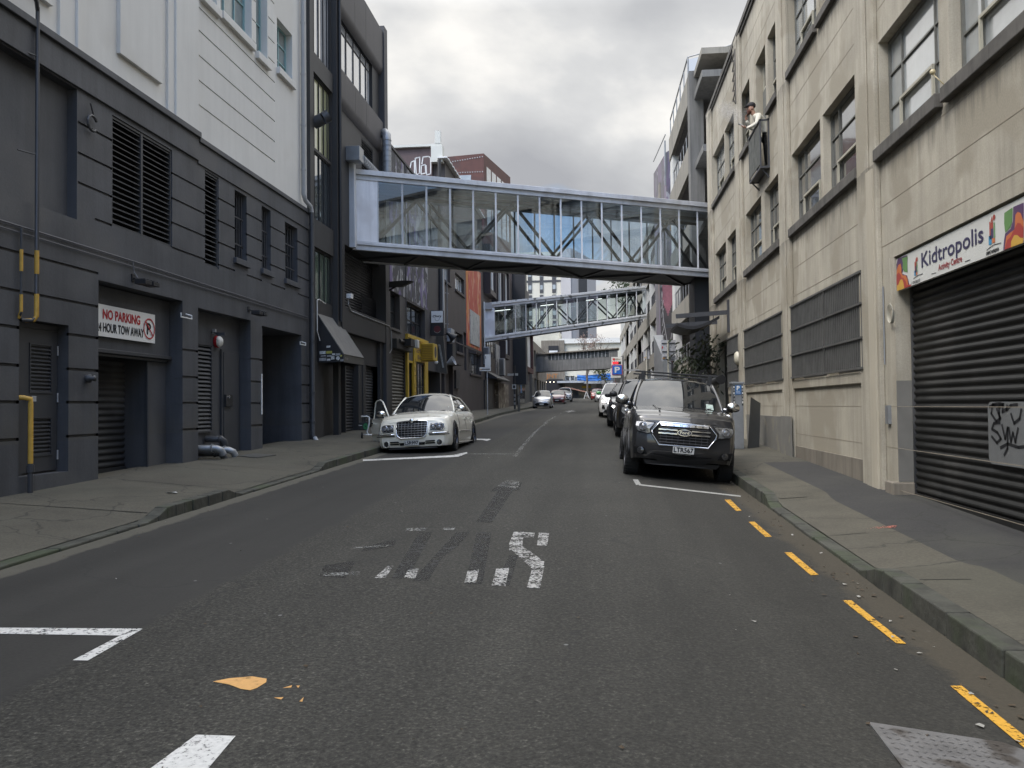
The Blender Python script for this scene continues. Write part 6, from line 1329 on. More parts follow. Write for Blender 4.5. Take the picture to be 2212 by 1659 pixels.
low = [p for p in tips if p.z < 8.2]; hi = [p for p in tips if p.z >= 7.6]
t = MB(); leaves(t, low, 16, .38, .16, rn); obj('crown', t, leafmat('yellow_green_leaf', (.07, .1, .02), (.16, .17, .05)), st)
t = MB(); leaves(t, hi, 9, .4, .11, rn); obj('bare_top', t, leafmat('pink_brown_bud', (.2, .12, .1), (.33, .24, .2)), st)
bt = thing('evergreen_tree', 'tall dark green tree behind the roofs right of the end shop', 'tree', (5.5, 152, 3))
t = MB(); tips = []; branches(t, Vector((6.2, 152, 3)), Vector((.0, 0, 1)), 7, .4, 4, rn, tips, .42, .25); obj('trunk', t, M_BARK, bt)
t = MB(); leaves(t, [p for p in tips], 26, .8, .3, rn); obj('crown', t, leafmat('dark_grey_green_leaf', (.025, .04, .022), (.075, .1, .055)), bt)
t = thing('evergreen_tree', 'low leafy tree behind the parking sign at the end of the street', 'tree', (3, 133, 2.7))
m_ = MB(); tips = []; branches(m_, Vector((1.2, 133, 2.7)), Vector((0, 0, 1)), 2.2, .12, 3, rn, tips, .5, .1); obj('trunk', m_, M_BARK, t); m_ = MB(); leaves(m_, tips, 22, .45, .18, rn); obj('crown', m_, bpy.data.materials['yellow_green_leaf'], t)
# big-leaved shrub in a planter behind the dark ute
sh = thing('broadleaf_shrub', 'dark glossy broad leaved shrub leaning out beneath the entrance canopy', 'shrub', (3.9, 27.6, .9))
m_ = MB(); tips = []
for (sx_, sy_, dx_, dz_, ln_) in ((3.95, 29.9, -.15, 1.0, 1.6), (3.9, 29.6, -.45, .9, 1.5), (3.95, 30.3, -.3, 1, 1.7), (3.95, 30.1, -.05, 1, 1.9)):
    branches(m_, Vector((sx_, sy_, gz(4, 30))), Vector((dx_, -.1, dz_)).normalized(), ln_*.8, .03, 2, rn, tips, .35, .1)
obj('stem', m_, M_BARK, sh)
m_ = MB(); leaves(m_, tips, 10, .22, .105, rn, 1.0); leaves(m_, [Vector((2.95+.08*k, 29.5, 2.6+.07*k)) for k in range(8)], 12, .13, .1, rn, 1.0); obj('foliage', m_, leafmat('glossy_dark_leaf', (.02, .03, .016), (.1, .12, .075)), sh)
t = MB(); t.box(3.6, 4.15, 29.4, 30.8, .5, 1.15); obj('planter_box', t, M_STEELD, label='dark planter box at the foot of the shrub by the entrance', cat='planter', loc=(3.9, 30, .8))
# ================================================================ SIGNS AND STREET FURNITURE
def pole(th, x, y, z1, r=.03, m=M_PVC):
    t = MB(); t.tube([(x, y, gz(x, y)-.05), (x, y, z1)], r, 10); obj('post', t, m, th, smooth=True, auto=50)
s1 = thing('street_sign', 'white pole with small parking plates on the left kerb by the brown building', 'sign', (-5.75, 43, gz(-5.75, 43)))
pole(s1, -5.75, 43, 3.62)
t = MB(); t.box(-5.93, -5.5, 42.93, 42.96, 3.65, 4.0) if False else t.box(-5.86, -5.56, 42.93, 42.96, 3.62, 4.28); obj('plate', t, M_WPAINT, s1, bevel=.01)
t = MB(); t.box(-6.13, -5.55, 42.94, 42.97, 3.42, 3.62); obj('lower_plate', t, M_WPAINT, s1); t = MB(); t.box(-6.09, -5.6, 42.93, 42.938, 3.49, 3.54); t.box(-5.83, -5.8, 42.925, 42.93, 4.05, 4.2); obj('plate_print', t, M_STEELD, s1); t = MB(); t.box(-6.1, -6.02, 42.92, 42.93, 3.49, 3.54); obj('orange_mark', t, M_ORA, s1)
t = MB(); t.disc((-7.5, 61.5, 3.2), (0, 1, 0), .001); 
s2 = thing('street_name_pole', 'dark pole with white street name blades and a small square sign on the left pavement', 'sign', (-6.2, 62, gz(-6.2, 62)))
pole(s2, -6.25, 62, 4.6, .07, M_STEELD); t = MB(); t.box(-6.75, -6.3, 61.9, 61.95, 3.85, 4.02); t.box(-6.2, -5.98, 61.9, 61.95, 3.85, 4.02); obj('name_blade', t, M_WPAINT, s2); t = MB(); t.box(-6.42, -6.12, 61.85, 61.9, 2.85, 3.2); obj('square_sign', t, M_WPAINT, s2); t = MB(); t.box(-6.36, -6.18, 61.83, 61.85, 2.92, 3.13); obj('sign_symbol', t, M_STEELD, s2)
t = MB()
for z in (1.7, 2.0, 2.3): t.tube([(-6.25, 62, z), (-6.25, 62, z+.18)], .076, 10)
obj('sticker_band', t, surf('pole_stickers', (.3, .3, .3), .6, var=.7, scale=14), s2)
bo = MB(); bo.tube([(-5.75, 60, gz(-5.75, 60)-.05), (-5.75, 60, 2.35)], .1, 12); bo.tube([(-5.75, 60, 2.34), (-5.75, 60, 2.4)], .11, 12); obj('bollard', bo, surf('timber_bollard', (.14, .13, .11), .8, var=.3), smooth=True, auto=40, label='thick grey bollard on the left kerb before the street name pole', cat='bollard', loc=(-5.75, 60, 1.2))
for i, (x, y, z0, z1, lab) in enumerate(((-7.67, 57.0, 4.5, 5.68, 'white air conditioning unit on the wall below the left end of the sloping bridge'), (-7.5, 64.5, 4.0, 5.3, 'second white air conditioning unit, mounted beside the pale ink poster'))):
    a = thing('air_conditioner', lab, 'air conditioner', (x, y, z0), 'white air conditioners on the left walls')
    t = MB(); t.box(x-.2, x+.2, y, y+.9, z0, z1); obj('casing', t, M_PVC, a, bevel=.02); t = MB()
    for k in range(14): t.box(x-.17, x+.12, y-.015, y, z0+.06+k*(z1-z0-.12)/14, z0+.1+k*(z1-z0-.12)/14)
    obj('grille', t, M_STEELD, a); t = MB(); t.box(LX, x+.2, y+.05, y+.12, z0-.08, z0-.001); obj('bracket', t, M_STEELD, a)
ps = thing('parking_price_sign', 'tall white sign with blue letter P and red digits jutting from the car park', 'sign', (1.9, 75, 1.3))
def P75(x, y): q = P((2400+.2653*x)*2212/4032, (1080+.2653*y)*2212/4032, Y=75); return q
def p75box(mb, x0, y0, x1, y1, a, b): p, q = P75(x0, y0), P75(x1, y1); mb.box(p.x, q.x, 75+a, 75+b, q.z, p.z)
t = MB(); p75box(t, 28, 1228, 188, 1350, 0, .3); p75box(t, 16, 1395, 168, 1532, 0, .28); obj('white_box', t, surf('lit_sign_white', (.75, .72, .64), .4, var=.02), ps)
t = MB(); p75box(t, 34, 1345, 192, 1492, -.06, .3); obj('red_border', t, surf('sign_border_red', (.55, .07, .1), .5), ps); t = MB(); p75box(t, 41, 1353, 183, 1485, -.08, -.061); obj('blue_panel', t, surf('sign_blue', (.02, .13, .5), .45, var=.03), ps)
t = MB(); a, b = P75(80, 1460), P75(152, 1375); text(t, 'P', (a.x, 74.915, a.z), (1, 0, 0), (0, 0, 1), b.z-a.z, b.x-a.x, .022); obj('letter', t, M_WPAINT, ps)
t = MB(); p75box(t, 44, 1296, 172, 1333, -.02, -.001); obj('display', t, M_BLACK, ps); t = MB(); a, b = P75(48, 1328), P75(125, 1300); text(t, '8.00', (a.x, 74.96, a.z), (1, 0, 0), (0, 0, 1), b.z-a.z, b.x-a.x, .012); obj('red_digits', t, emit('led_red', (1, .03, .04), 2.5), ps)
t = MB(); p75box(t, 46, 1248, 80, 1276, -.02, -.001); obj('red_logo', t, surf('logo_red', (.6, .05, .04), .5), ps); t = MB(); a, b = P75(86, 1270), P75(160, 1252); text(t, 'Wilson', (a.x, 74.97, a.z), (1, 0, 0), (0, 0, 1), b.z-a.z, b.x-a.x, .004); text(t, 'Wn', (P75(50, 0).x, 74.96, P75(0, 1270).z), (1, 0, 0), (0, 0, 1), .1, .2); obj('lettering', t, surf('sign_brown_print', (.25, .16, .1), .5), ps)
pole(ps, P75(150, 0).x, 75.15, P75(0, 1530).z+.1, .06, M_PVC); t = MB(); t.box(P75(180, 0).x, 3.6, 75.1, 75.2, 4.6, 4.75); obj('wall_arm', t, M_PVC, ps)
def signback(nm, lab, y, x0, yt, x1, ym, yb, px, mark):
    th = thing(nm, lab, 'sign', (0, y, 0)); a = P(x0, yt, Y=y); b = P(x1, ym, Y=y); c = P(x1, yb, Y=y); xm = P(px, ym, Y=y).x; th.location = (xm, y, gz(xm, y))
    t = MB(); t.prism([(q[0], y, q[1]) for q in rrect(a.x, b.x, b.z+.02, a.z, .03)], (0, .012, 0)); obj('sign_back', t, M_ALUS, th); 
    if yb != ym: t = MB(); t.prism([(q[0], y, q[1]) for q in rrect(a.x+.01, b.x, c.z, b.z, .03)], (0, .012, 0)); obj('lower_sign_back', t, M_ALUS, th)
    t = MB(); t.tube([(xm, y-.04, gz(xm, y)-.1), (xm, y-.04, a.z-.02)], .03, 10); obj('post', t, surf('stained_white_pole', (.42, .4, .33), .6, var=.3, scale=5), th)
    t = MB()
    for f in ((.2, .75) if yb != ym else (.08,)): z = a.z+(b.z-a.z)*f; t.box(a.x+.03, b.x-.03, y-.03, y-.002, z-.012, z+.012)
    if yb != ym:
        for f in (.3, .7): z = b.z+(c.z-b.z)*f; t.box(a.x+.06, b.x-.06, y-.03, y-.002, z-.01, z+.01)
    obj('brace', t, M_STEELD, th); t = MB(); z = c.z+(.08 if yb != ym else .06); t.box(a.x+.04, a.x+.14, y-.006, y-.001, z, z+.04); obj('orange_sticker', t, surf('orange_sticker', (.5, .25, .05), .5), th)
    if mark: t = MB(); z = (a.z+b.z)/2; t.box(a.x+.03, a.x+.07, y-.006, y-.001, z-.03, z+.05); obj('red_sticker', t, M_RED, th)
M_ALUS = surf('sign_back_grey', (.4, .4, .41), .5, .2, var=.05)
signback('traffic_sign', 'large grey back of a road sign on a stained post behind the charcoal pickup', 31, 1428, 735, 1460, 767, 779, 1443, True)
signback('traffic_sign', 'small grey sign back on a slim white pole above the black pickup', 44.5, 1390, 755.5, 1403, 775.5, 775.5, 1396.5, False)
signback('traffic_sign', 'tiny square sign back far ahead beside the street tree', 118, 1219+28, 857-95, 1232+22, 768, 768, 1251, False) if False else None
fs = thing('traffic_sign', 'small square sign back on a pole above the white SUV, far ahead', 'sign', (-.1, 112, 2.2))
a = E_(1428, 1112, -26); b = E_(1486, 1172, -26); t = MB(); t.box(a.x, b.x, 112, 112.03, b.z, a.z); obj('plate', t, M_PVC, fs); t = MB(); t.tube([((a.x+b.x)/2, 112.05, 2.1), ((a.x+b.x)/2, 112.05, a.z)], .04, 8); obj('post', t, M_PVC, fs)
# pay and display machine
pmn = thing('parking_meter', 'grey pay parking machine with blue P panel against the concrete wall', 'parking meter', (3.72, 20.6, gz(3.7, 20.6)))
yM = 21.0; x0m, x1m = 3.25, 3.5; zb_ = gz(3.6, 21)
t = MB(); t.box(x0m, x1m, yM, yM+.3, zb_, 2.08); t.box(x0m-.03, x1m+.03, yM-.02, yM+.32, 2.08, 2.13); obj('cabinet', t, M_GALV, pmn, bevel=.01)
t = MB(); t.box(x0m+.06, x1m-.05, yM-.012, yM-.001, 1.82, 2.05); obj('blue_panel', t, surf('meter_blue', (.03, .13, .32), .5), pmn)
t = MB(); text(t, 'P', (x0m+.095, yM-.016, 1.93), (1, 0, 0), (0, 0, 1), .1, .065, .005); text(t, 'PAY', (x0m+.085, yM-.016, 1.885), (1, 0, 0), (0, 0, 1), .025, .09); text(t, 'HERE', (x0m+.08, yM-.016, 1.845), (1, 0, 0), (0, 0, 1), .025, .1); obj('panel_lettering', t, M_WPAINT, pmn)
t = MB(); t.box(x0m+.005, x0m+.05, yM-.01, yM-.001, 1.55, 2.05); t.box(x1m-.04, x1m-.002, yM-.01, yM-.001, 1.55, 2.05); obj('number_strip', t, M_BLACK, pmn)
t = MB()
for i, ch in enumerate('101701'):
    for xx in (x0m+.014, x1m-.034): text(t, ch, (xx, yM-.014, 1.98-i*.075), (1, 0, 0), (0, 0, 1), .05, .026)
obj('numerals', t, M_WPAINT, pmn)
lb = MB(); lb.hexa([(3.62, 21.2, zb_), (3.95, 21.5, zb_), (3.95, 21.56, zb_), (3.62, 21.26, zb_), (3.72, 21.2, 1.75), (4.0, 21.5, 1.6), (4.0, 21.56, 1.6), (3.72, 21.26, 1.75)]); obj('leaning_board', lb, surf('old_grey_ply', (.1, .1, .095), .8, var=.2), label='old grey board leaning on the wall behind the parking machine', cat='board', loc=(3.8, 21.4, .8))
# a-frame barrier at the top of the street
ab = thing('barrier', 'small white A-frame trestle with a striped board at the foot of the street tree', 'barrier', (-1.5, 128, 2.6))
t = MB(); a = E_(1160, 1440, -11); t.bar((a.x-.35, 127, 2.6), (a.x, 127, 3.7), .09); t.bar((a.x+.45, 127, 2.6), (a.x, 127, 3.7), .09); t.bar((a.x-.2, 127, 3.0), (a.x+.3, 127, 3.0), .06); obj('trestle', t, M_WPAINT, ab)
t = MB(); t.bar((a.x-3.2, 127.2, 4.4), (a.x, 127.2, 3.6), .16); obj('board', t, surf('salmon_board', (.4, .22, .16), .6), ab)
# litter
for i, (x, y, lab) in enumerate(((372, 1066, 'white torn paper on the left pavement near the short stone kerb'), (576, 944+0, 'flat white scrap of paper on the left pavement beyond the inspection cover'))):
    g_ = G(x, y); t = MB(); t.poly([(g_.x-.1, g_.y, g_.z+.01), (g_.x-.02, g_.y-.05, g_.z+.03), (g_.x+.09, g_.y-.02, g_.z+.012), (g_.x+.03, g_.y+.05, g_.z+.02)]); obj('paper_scrap', t, M_WPAINT, label=lab, cat='litter', group='scraps of paper on the pavement', loc=g_)
# ================================================================ VEHICLES (all face the camera: front at y=0, tail at +y)
M_TYRE = surf('tyre_rubber', (.018, .018, .018), .8, var=.15, bump=.1, obj=True)
M_RIMD = plain('dark_alloy', (.05, .05, .055), .3, .7); M_RIMS = plain('silver_alloy', (.45, .45, .46), .3, .8)
M_CARGL = plain('car_window_glass', (.012, .014, .016), .02, 0., coat=0., spec=.9)
M_LAMP = surf('headlamp_lens', (.13, .13, .125), .12, .0, var=.6, scale=14, bump=0, spec=1., obj=True, coat=1)
M_LAMPD = plain('lamp_housing_dark', (.04, .04, .042), .15, .3, coat=1)
M_LENS = plain('lamp_projector', (.3, .3, .31), .1, .5, coat=1)
M_TRIM = plain('black_plastic', (.02, .02, .021), .5); M_UNDER = plain('underbody_black', (.006, .006, .006), .9)
M_PLATE = plain('number_plate_white', (.5, .5, .48), .4)
M_RED_L = plain('tail_red', (.3, .01, .01), .2, coat=1)
def paint(name, c, metal=.0, rough=.3): return plain(name, c, rough, metal, coat=1., var=.03)
def lerp_tab(tab, x):
    if x <= tab[0][0]: return tab[0][1]
    for (a, b), (c, d) in zip(tab, tab[1:]):
        if x <= c: t = (x-a)/(c-a); return b+(d-b)*t
    return tab[-1][1]
def smooth_tab(tab, x):
    if x <= tab[0][0]: return tab[0][1]
    for (a, b), (c, d) in zip(tab, tab[1:]):
        if x <= c: t = (x-a)/(c-a); t = t*t*(3-2*t); return b+(d-b)*t
    return tab[-1][1]
def wheel(root, x, y, r, w, side, rimm, spokes=10, twin=False, rr=.66):
    """tyre with treads and a spoked rim as sub-part; side = outward direction"""
    t = MB(); c = (x, y, r); h = w/2
    t.lathe(c, (side, 0, 0), [(r*rr, -h*.95), (r*.93, -h), (r*.985, -h*.8), (r, -h*.5), (r, h*.5), (r*.985, h*.8), (r*.93, h), (r*rr, h*.93), (r*rr*.98, h*.5), (r*rr*.98, -h*.9)], 36)
    for k in range(36):
        a = 2*pi*k/36; p = Vector((x, y+cos(a)*r, r+sin(a)*r)); d = Vector((0, cos(a), sin(a)))*.006; u = Vector((0, -sin(a), cos(a)))*.018
        for q in (-.32, 0, .32): t.hexa([p+Vector((w*(q-.12), 0, 0))-u-d, p+Vector((w*(q+.12), 0, 0))-u-d, p+Vector((w*(q+.12), 0, 0))+u-d, p+Vector((w*(q-.12), 0, 0))+u-d, p+Vector((w*(q-.12), 0, 0))-u+d, p+Vector((w*(q+.12), 0, 0))-u+d, p+Vector((w*(q+.12), 0, 0))+u+d, p+Vector((w*(q-.12), 0, 0))+u+d])
    o = obj('wheel', t, M_TYRE, root, smooth=True, auto=35)
    t = MB(); R = r*rr
    t.lathe(c, (side, 0, 0), [(R, h*.9), (R*.94, h*.93), (R*.9, h*.6), (R*.88, -h*.3)], 36)
    for k in range(spokes):
        a = 2*pi*k/spokes; d = Vector((0, cos(a), sin(a))); u = Vector((0, -sin(a), cos(a))); o1 = Vector((x+side*h*.72, y, r)); o2 = Vector((x+side*h*.84, y, r)); wd = .02 if twin else .028
        for s_ in ((-1, 1) if twin else (0,)):
            q = u*s_*.022
            t.hexa([o1+d*R*.16+q-u*wd*.6, o1+d*R*.9+q-u*wd*.5, o1+d*R*.9+q+u*wd*.5, o1+d*R*.16+q+u*wd*.6, o2+d*R*.16+q-u*wd*.4, o2+d*R*.92+q-u*wd*.4, o2+d*R*.92+q+u*wd*.4, o2+d*R*.16+q+u*wd*.4])
    t.lathe(c, (side, 0, 0), [(R*.22, h*.6), (R*.22, h*.86), (R*.12, h*.9), (0, h*.9)], 16)
    obj('rim', t, rimm, o, smooth=True, auto=30)
    t = MB(); t.disc((x+side*h*.2, y, r), (side, 0, 0), R*.9, 24); obj('brake_disc', t, M_UNDER, o)
    return o
def car(name, label, loc, rz, ry, rx, S_, group='cars parked along the kerb'):
    """S_: dictionary of measures. body = skin lofted along y with real wheel arches"""
    root = thing(name, label, S_.get('cat', 'car'), (0, 0, 0), group)
    L, W, bm = S_['L'], S_['W']/2, S_['paint']
    zs, ztop, plan = S_['sill'], S_['top'], S_['plan']
    wy, wr, ar = S_['wheels'], S_['wr'], S_['arch']
    ysn = {0., L}
    for i in range(9): ysn.add(L*.02*i/8*2.2); ysn.add(L-L*.02*i/8*2.2)
    for yc in wy:
        for k in range(13): ysn.add(yc-ar*cos(pi*k/12))
    n = int(L/.16)
    for k in range(n+1): ysn.add(L*k/n)
    ysn = sorted(y for y in ysn if 0 <= y <= L); ysn = [y for i, y in enumerate(ysn) if i == 0 or y-ysn[i-1] > .008]
    prof_ = S_.get('side', [(0, .93), (.12, .975), (.4, 1.0), (.62, .995), (.82, .965), (.93, .925), (1, .875)])
    def Wd(y): return W*smooth_tab(plan, y)
    fb, fz, rz_ = S_.get('bow', .14), S_['face'], S_.get('rear', [(0, .05), (.4, 0), (1, .06)])
    def yd(x, y, z):     # bow the nose and the tail
        k = max(0, 1-y/.9); kk = max(0, 1-(L-y)/.7)
        zt = (z-zs)/(ztop[0][1]-zs) if y < L/2 else (z-zs)/(lerp_tab(ztop, L)-zs)
        zt = max(0, min(1, zt))
        return y+k*k*(fb*(abs(x)/W)**2.2+lerp_tab(fz, zt))-kk*kk*(.16*(abs(x)/W)**2.2+lerp_tab(rz_, zt))
    def zb(y):
        z = smooth_tab(S_['under'], y) if 'under' in S_ else zs
        for yc in wy:
            d = abs(y-yc)
            if d < ar: z = max(z, wr+sqrt(ar*ar-d*d)*S_.get('archk', 1.))
        return z
    nd = 6; ring = []
    def section(y):
        b, t_ = zb(y), smooth_tab(ztop, y) if not S_.get('lin') else lerp_tab(ztop, y); w = Wd(y); pts = []
        for v, k in prof_:
            zv = b+(t_-b)*v; zn = (zv-zs)/(t_-zs); k2 = lerp_tab(prof_, max(0, min(1, zn)))
            pts.append((w*k2, zv))
        cr = smooth_tab(S_['crown'], y); we = w*prof_[-1][1]
        for j in range(1, nd+1):
            x = we*(1-j/nd); rr_ = x/we
            pts.append((x, t_+cr*(1-rr_**2.6)))
        return pts
    secs = [section(y) for y in ysn]; m = len(secs[0]); t = MB(); vs = []
    for y, sct in zip(ysn, secs):
        full = [(-x, z) for x, z in sct]+[(x, z) for x, z in reversed(sct[:-1])]
        vs += [(x, yd(x, y, z), z) for x, z in full]
    M = 2*m-1
    t.add(vs, [(i*M+k, i*M+k+1, (i+1)*M+k+1, (i+1)*M+k) for i in range(len(ysn)-1) for k in range(M-1)])
    npf = len(prof_)
    for e, y in ((0, 0.), (1, L)):   # nose and tail skins
        sct = secs[0] if e == 0 else secs[-1]
        rows = []
        for (x, z) in sct[:npf]:
            rows.append([(xx, yd(xx, y, z), z) for xx in [-x+2*x*j/(2*nd) for j in range(2*nd+1)]])
        top = [(x, z) for x, z in sct[npf-1:]]; topf = [(-x, z) for x, z in top]+[(x, z) for x, z in reversed(top[:-1])]
        rows.append([(x, yd(x, y, z), z) for x, z in topf])
        o0 = [p for r in rows for p in r]; q = 2*nd+1
        t.add(o0, [(i*q+j, i*q+j+1, (i+1)*q+j+1, (i+1)*q+j) for i in range(len(rows)-1) for j in range(q-1)])
    body = obj('body', t, bm, root, smooth=True, weld=True, auto=38)
    # under tray and arch lips
    t = MB(); t.box(-W+.3, W-.3, .25, L-.25, zs-.04, zs+.22); t.box(-W+.12, W-.12, wy[0]+ar+.02, wy[1]-ar-.02, zs-.02, zs+.15)
    for yc in wy: t.box(-W+.34, W-.34, yc-.5, yc+.5, zs, wr+ar*.6)
    obj('underbody', t, M_UNDER, root)
    if S_.get('lip'):
        for yc in wy:
            for s_ in (-1, 1):
                t = MB(); t.tube([(s_*(Wd(yc+cos(a)*ar)*lerp_tab(prof_, min(1, max(0, (wr+sin(a)*ar-zs)/.6)))+S_['lip'][1]), yc+cos(a)*ar*1.01, wr+sin(a)*ar*1.01) for a in [pi*k/12 for k in range(13)]], S_['lip'][0], 6)
                obj('wheel_arch_trim', t, S_['lip'][2], root, smooth=True)
    for yc in wy:
        for s_ in (-1, 1): wheel(root, s_*(W-S_['ww']/2-S_.get('inset', .03)), yc, wr, S_['ww'], s_, S_['rim'], S_.get('spokes', 7), S_.get('twin', False))
    # glasshouse
    g = S_['cabin']; y1, y2, y3, y4 = g['y']; zb_, zr = g['z']; wb, wt = g['w']; zbr = g.get('zb2', zb_)
    bulge = g.get('bow', .16); nx = 8
    def gp_(u, v):   # windscreen u across, v up
        wv = wb+(wt-wb)*v; x = -wv+2*wv*u; yy = y1+(y2-y1)*v-bulge*(1-(2*u-1)**2)*(1-.45*v); return (x, yy, zb_+(zr-zb_)*v+.035*sin(pi*v)+g.get('crown', .05)*(1-(2*u-1)**2)*v)
    t = MB(); t.grid(gp_, nx, 6); obj('windscreen', t, M_CARGL, root, smooth=True)
    def gr_(u, v):
        wv = wb+(wt-wb)*v; x = wv-2*wv*u; yy = y4+(y3-y4)*v+bulge*.6*(1-(2*u-1)**2)*(1-.5*v); return (x, yy, zbr+(zr-g.get('drop', 0)-zbr)*v+g.get('crown', .05)*(1-(2*u-1)**2)*v)
    t = MB(); t.grid(gr_, nx, 4); obj('rear_window', t, M_CARGL, root, smooth=True)
    def side_(s_):
        def f(u, v):
            ya_ = y1+(y2-y1)*v; yb_ = y4+(y3-y4)*v; w_ = (wb+(wt-wb)*v)+.015*sin(pi*v); zt = zr-g.get('drop', 0)*u; zq = zb_+(zbr-zb_)*u
            return (s_*w_, ya_+(yb_-ya_)*u, zq+(zt-zq)*v)
        return f
    for s_ in (-1, 1):
        t = MB(); t.grid(side_(s_), 12, 4); obj('side_window', t, M_CARGL, root, smooth=True)
    def roof(u, v):
        x = -wt+2*wt*u; y = y2+(y3-y2)*v; return (x, y-bulge*.55*(1-(2*u-1)**2)*(1-v)+bulge*.3*(1-(2*u-1)**2)*v, zr-g.get('drop', 0)*v*v+g.get('crown', .05)*(1-(2*u-1)**2)+g.get('arch', .075)*max(0, sin(pi*v))**.55*(1-.35*abs(2*u-1)**4)+.004)
    t = MB(); t.grid(roof, 10, 10); obj('roof', t, S_.get('roofm', bm), root, smooth=True)
    pr_ = .03
    for s_ in (-1, 1):
        f = side_(s_); t = MB()
        up = lambda p, o=.006: (p[0]+s_*o, p[1], p[2])
        t.tube([up(f(0, v/6)) for v in range(7)]+[up(f(u/8, 1)) for u in range(1, 9)]+[up(f(1, 1-v/6)) for v in range(1, 7)], [g.get('pillar', pr_)]*21, 8)
        obj('pillar', t, S_.get('roofm', bm), root, smooth=True)
        t = MB()
        for u in g.get('posts', (.47,)):
            a, b = f(u, 0), f(u-.01, 1); t.hexa([(a[0]+s_*.004, a[1]-.05, a[2]), (a[0]+s_*.012, a[1]-.05, a[2]), (a[0]+s_*.012, a[1]+.05, a[2]), (a[0]+s_*.004, a[1]+.05, a[2]), (b[0]+s_*.004, b[1]-.04, b[2]), (b[0]+s_*.016, b[1]-.04, b[2]), (b[0]+s_*.016, b[1]+.04, b[2]), (b[0]+s_*.004, b[1]+.04, b[2])])
        if g.get('posts', 1): obj('door_post', t, M_TRIM, root)
    t = MB(); t.box(-wb*.8, wb*.8, y2+.5, y2+.62, zb_-.1, zb_+.12)
    # mirrors
    mz, my, mo = S_['mirror'][:3]; msz = S_['mirror'][3]
    for s_ in (-1, 1):
        if S_.get('skipmirror') == s_: continue
        t = MB(); cxm = s_*(W*.9+mo); t.ball((cxm, my, mz), 1, 14, (msz[0], msz[1], msz[2])); t.bar((s_*W*.86, my+.03, mz-msz[2]*.7), (cxm, my+.02, mz-msz[2]*.5), .05, .04)
        obj('mirror', t, S_['mirror'][4], root, smooth=True)
    t = MB()
    for s_ in (-1, 1): t.bar((s_*wb*.1-.05, y1-bulge+.04, zb_+.03), (s_*wb*.1+.52, y1-bulge*.7+.03, zb_+.055), .018)
    obj('wiper', t, M_TRIM, root)
    face = MB()
    def on(x, z, o=.0):   # a point on the nose skin
        return Vector((x, yd(x, 0., z)-o, z))
    root['_'] = 0; del root['_']
    S_['on'] = on; S_['yd'] = yd; S_['Wd'] = Wd; S_['root'] = root
    S_['place'] = (loc, rx, ry, rz)
    return root
def place(S_):
    loc, rx, ry, rz = S_['place']; r = S_['root']; r.location = loc; r.rotation_euler = (radians(rx), radians(ry), radians(rz))
def patch(root, on, name, pts, m, o=.012, th=.02):
    """flat shape wrapped on the nose, pts in (x, z)"""
    p2 = []      # split long edges, then shrink towards the middle so that the shape follows the bowed nose
    for (a, b), (c, d) in zip(pts, pts[1:]+pts[:1]):
        k = max(1, int(max(abs(c-a), abs(d-b))/.09)); p2 += [(a+(c-a)*i/k, b+(d-b)*i/k) for i in range(k)]
    t = MB(); n = len(p2); cx_ = sum(p[0] for p in pts)/len(pts); cz_ = sum(p[1] for p in pts)/len(pts); R = 5; vs = []
    for r_ in range(R): vs += [on(cx_+(x-cx_)*(1-r_/R), cz_+(z-cz_)*(1-r_/R), o) for x, z in p2]
    vs += [on(cx_, cz_, o)]+[on(x, z, o-th) for x, z in p2]
    fs = [(r_*n+i, r_*n+(i+1) % n, (r_+1)*n+(i+1) % n, (r_+1)*n+i) for r_ in range(R-1) for i in range(n)]+[((R-1)*n+i, (R-1)*n+(i+1) % n, R*n) for i in range(n)]+[(i, R*n+1+i, R*n+1+(i+1) % n, (i+1) % n) for i in range(n)]
    t.add(vs, fs)
    return obj(name, t, m, root)
def ell(cx, cz, rx_, rz_, n=20): return [(cx+rx_*cos(2*pi*k/n), cz+rz_*sin(2*pi*k/n)) for k in range(n)]
def outline(root, on, name, pts, r, m, o=.02, closed=True):
    t = MB(); q = [on(x, z, o) for x, z in pts]
    if closed: q.append(q[0]); q.append(q[1])
    t.tube(q, r, 8); return obj(name, t, m, root, smooth=True)
def plate(root, on, txt, cx, cz, w=.36, h=.125, o=.035):
    t = MB(); a = on(cx, cz, o); t.box(cx-w/2, cx+w/2, a.y, a.y+.012, cz-h/2, cz+h/2); p = obj('number_plate', t, M_PLATE, root, bevel=.004)
    if txt: t = MB(); text(t, txt, (cx-w*.45, a.y-.004, cz-h*.31), (1, 0, 0), (0, 0, 1), h*.62, w*.9, .0045); obj('plate_lettering', t, M_INK, p)
    t = MB(); t.box(cx-w/2, cx+w/2, a.y-.002, a.y-.0005, cz+h/2-.007, cz+h/2); obj('plate_border', t, M_INK, p)
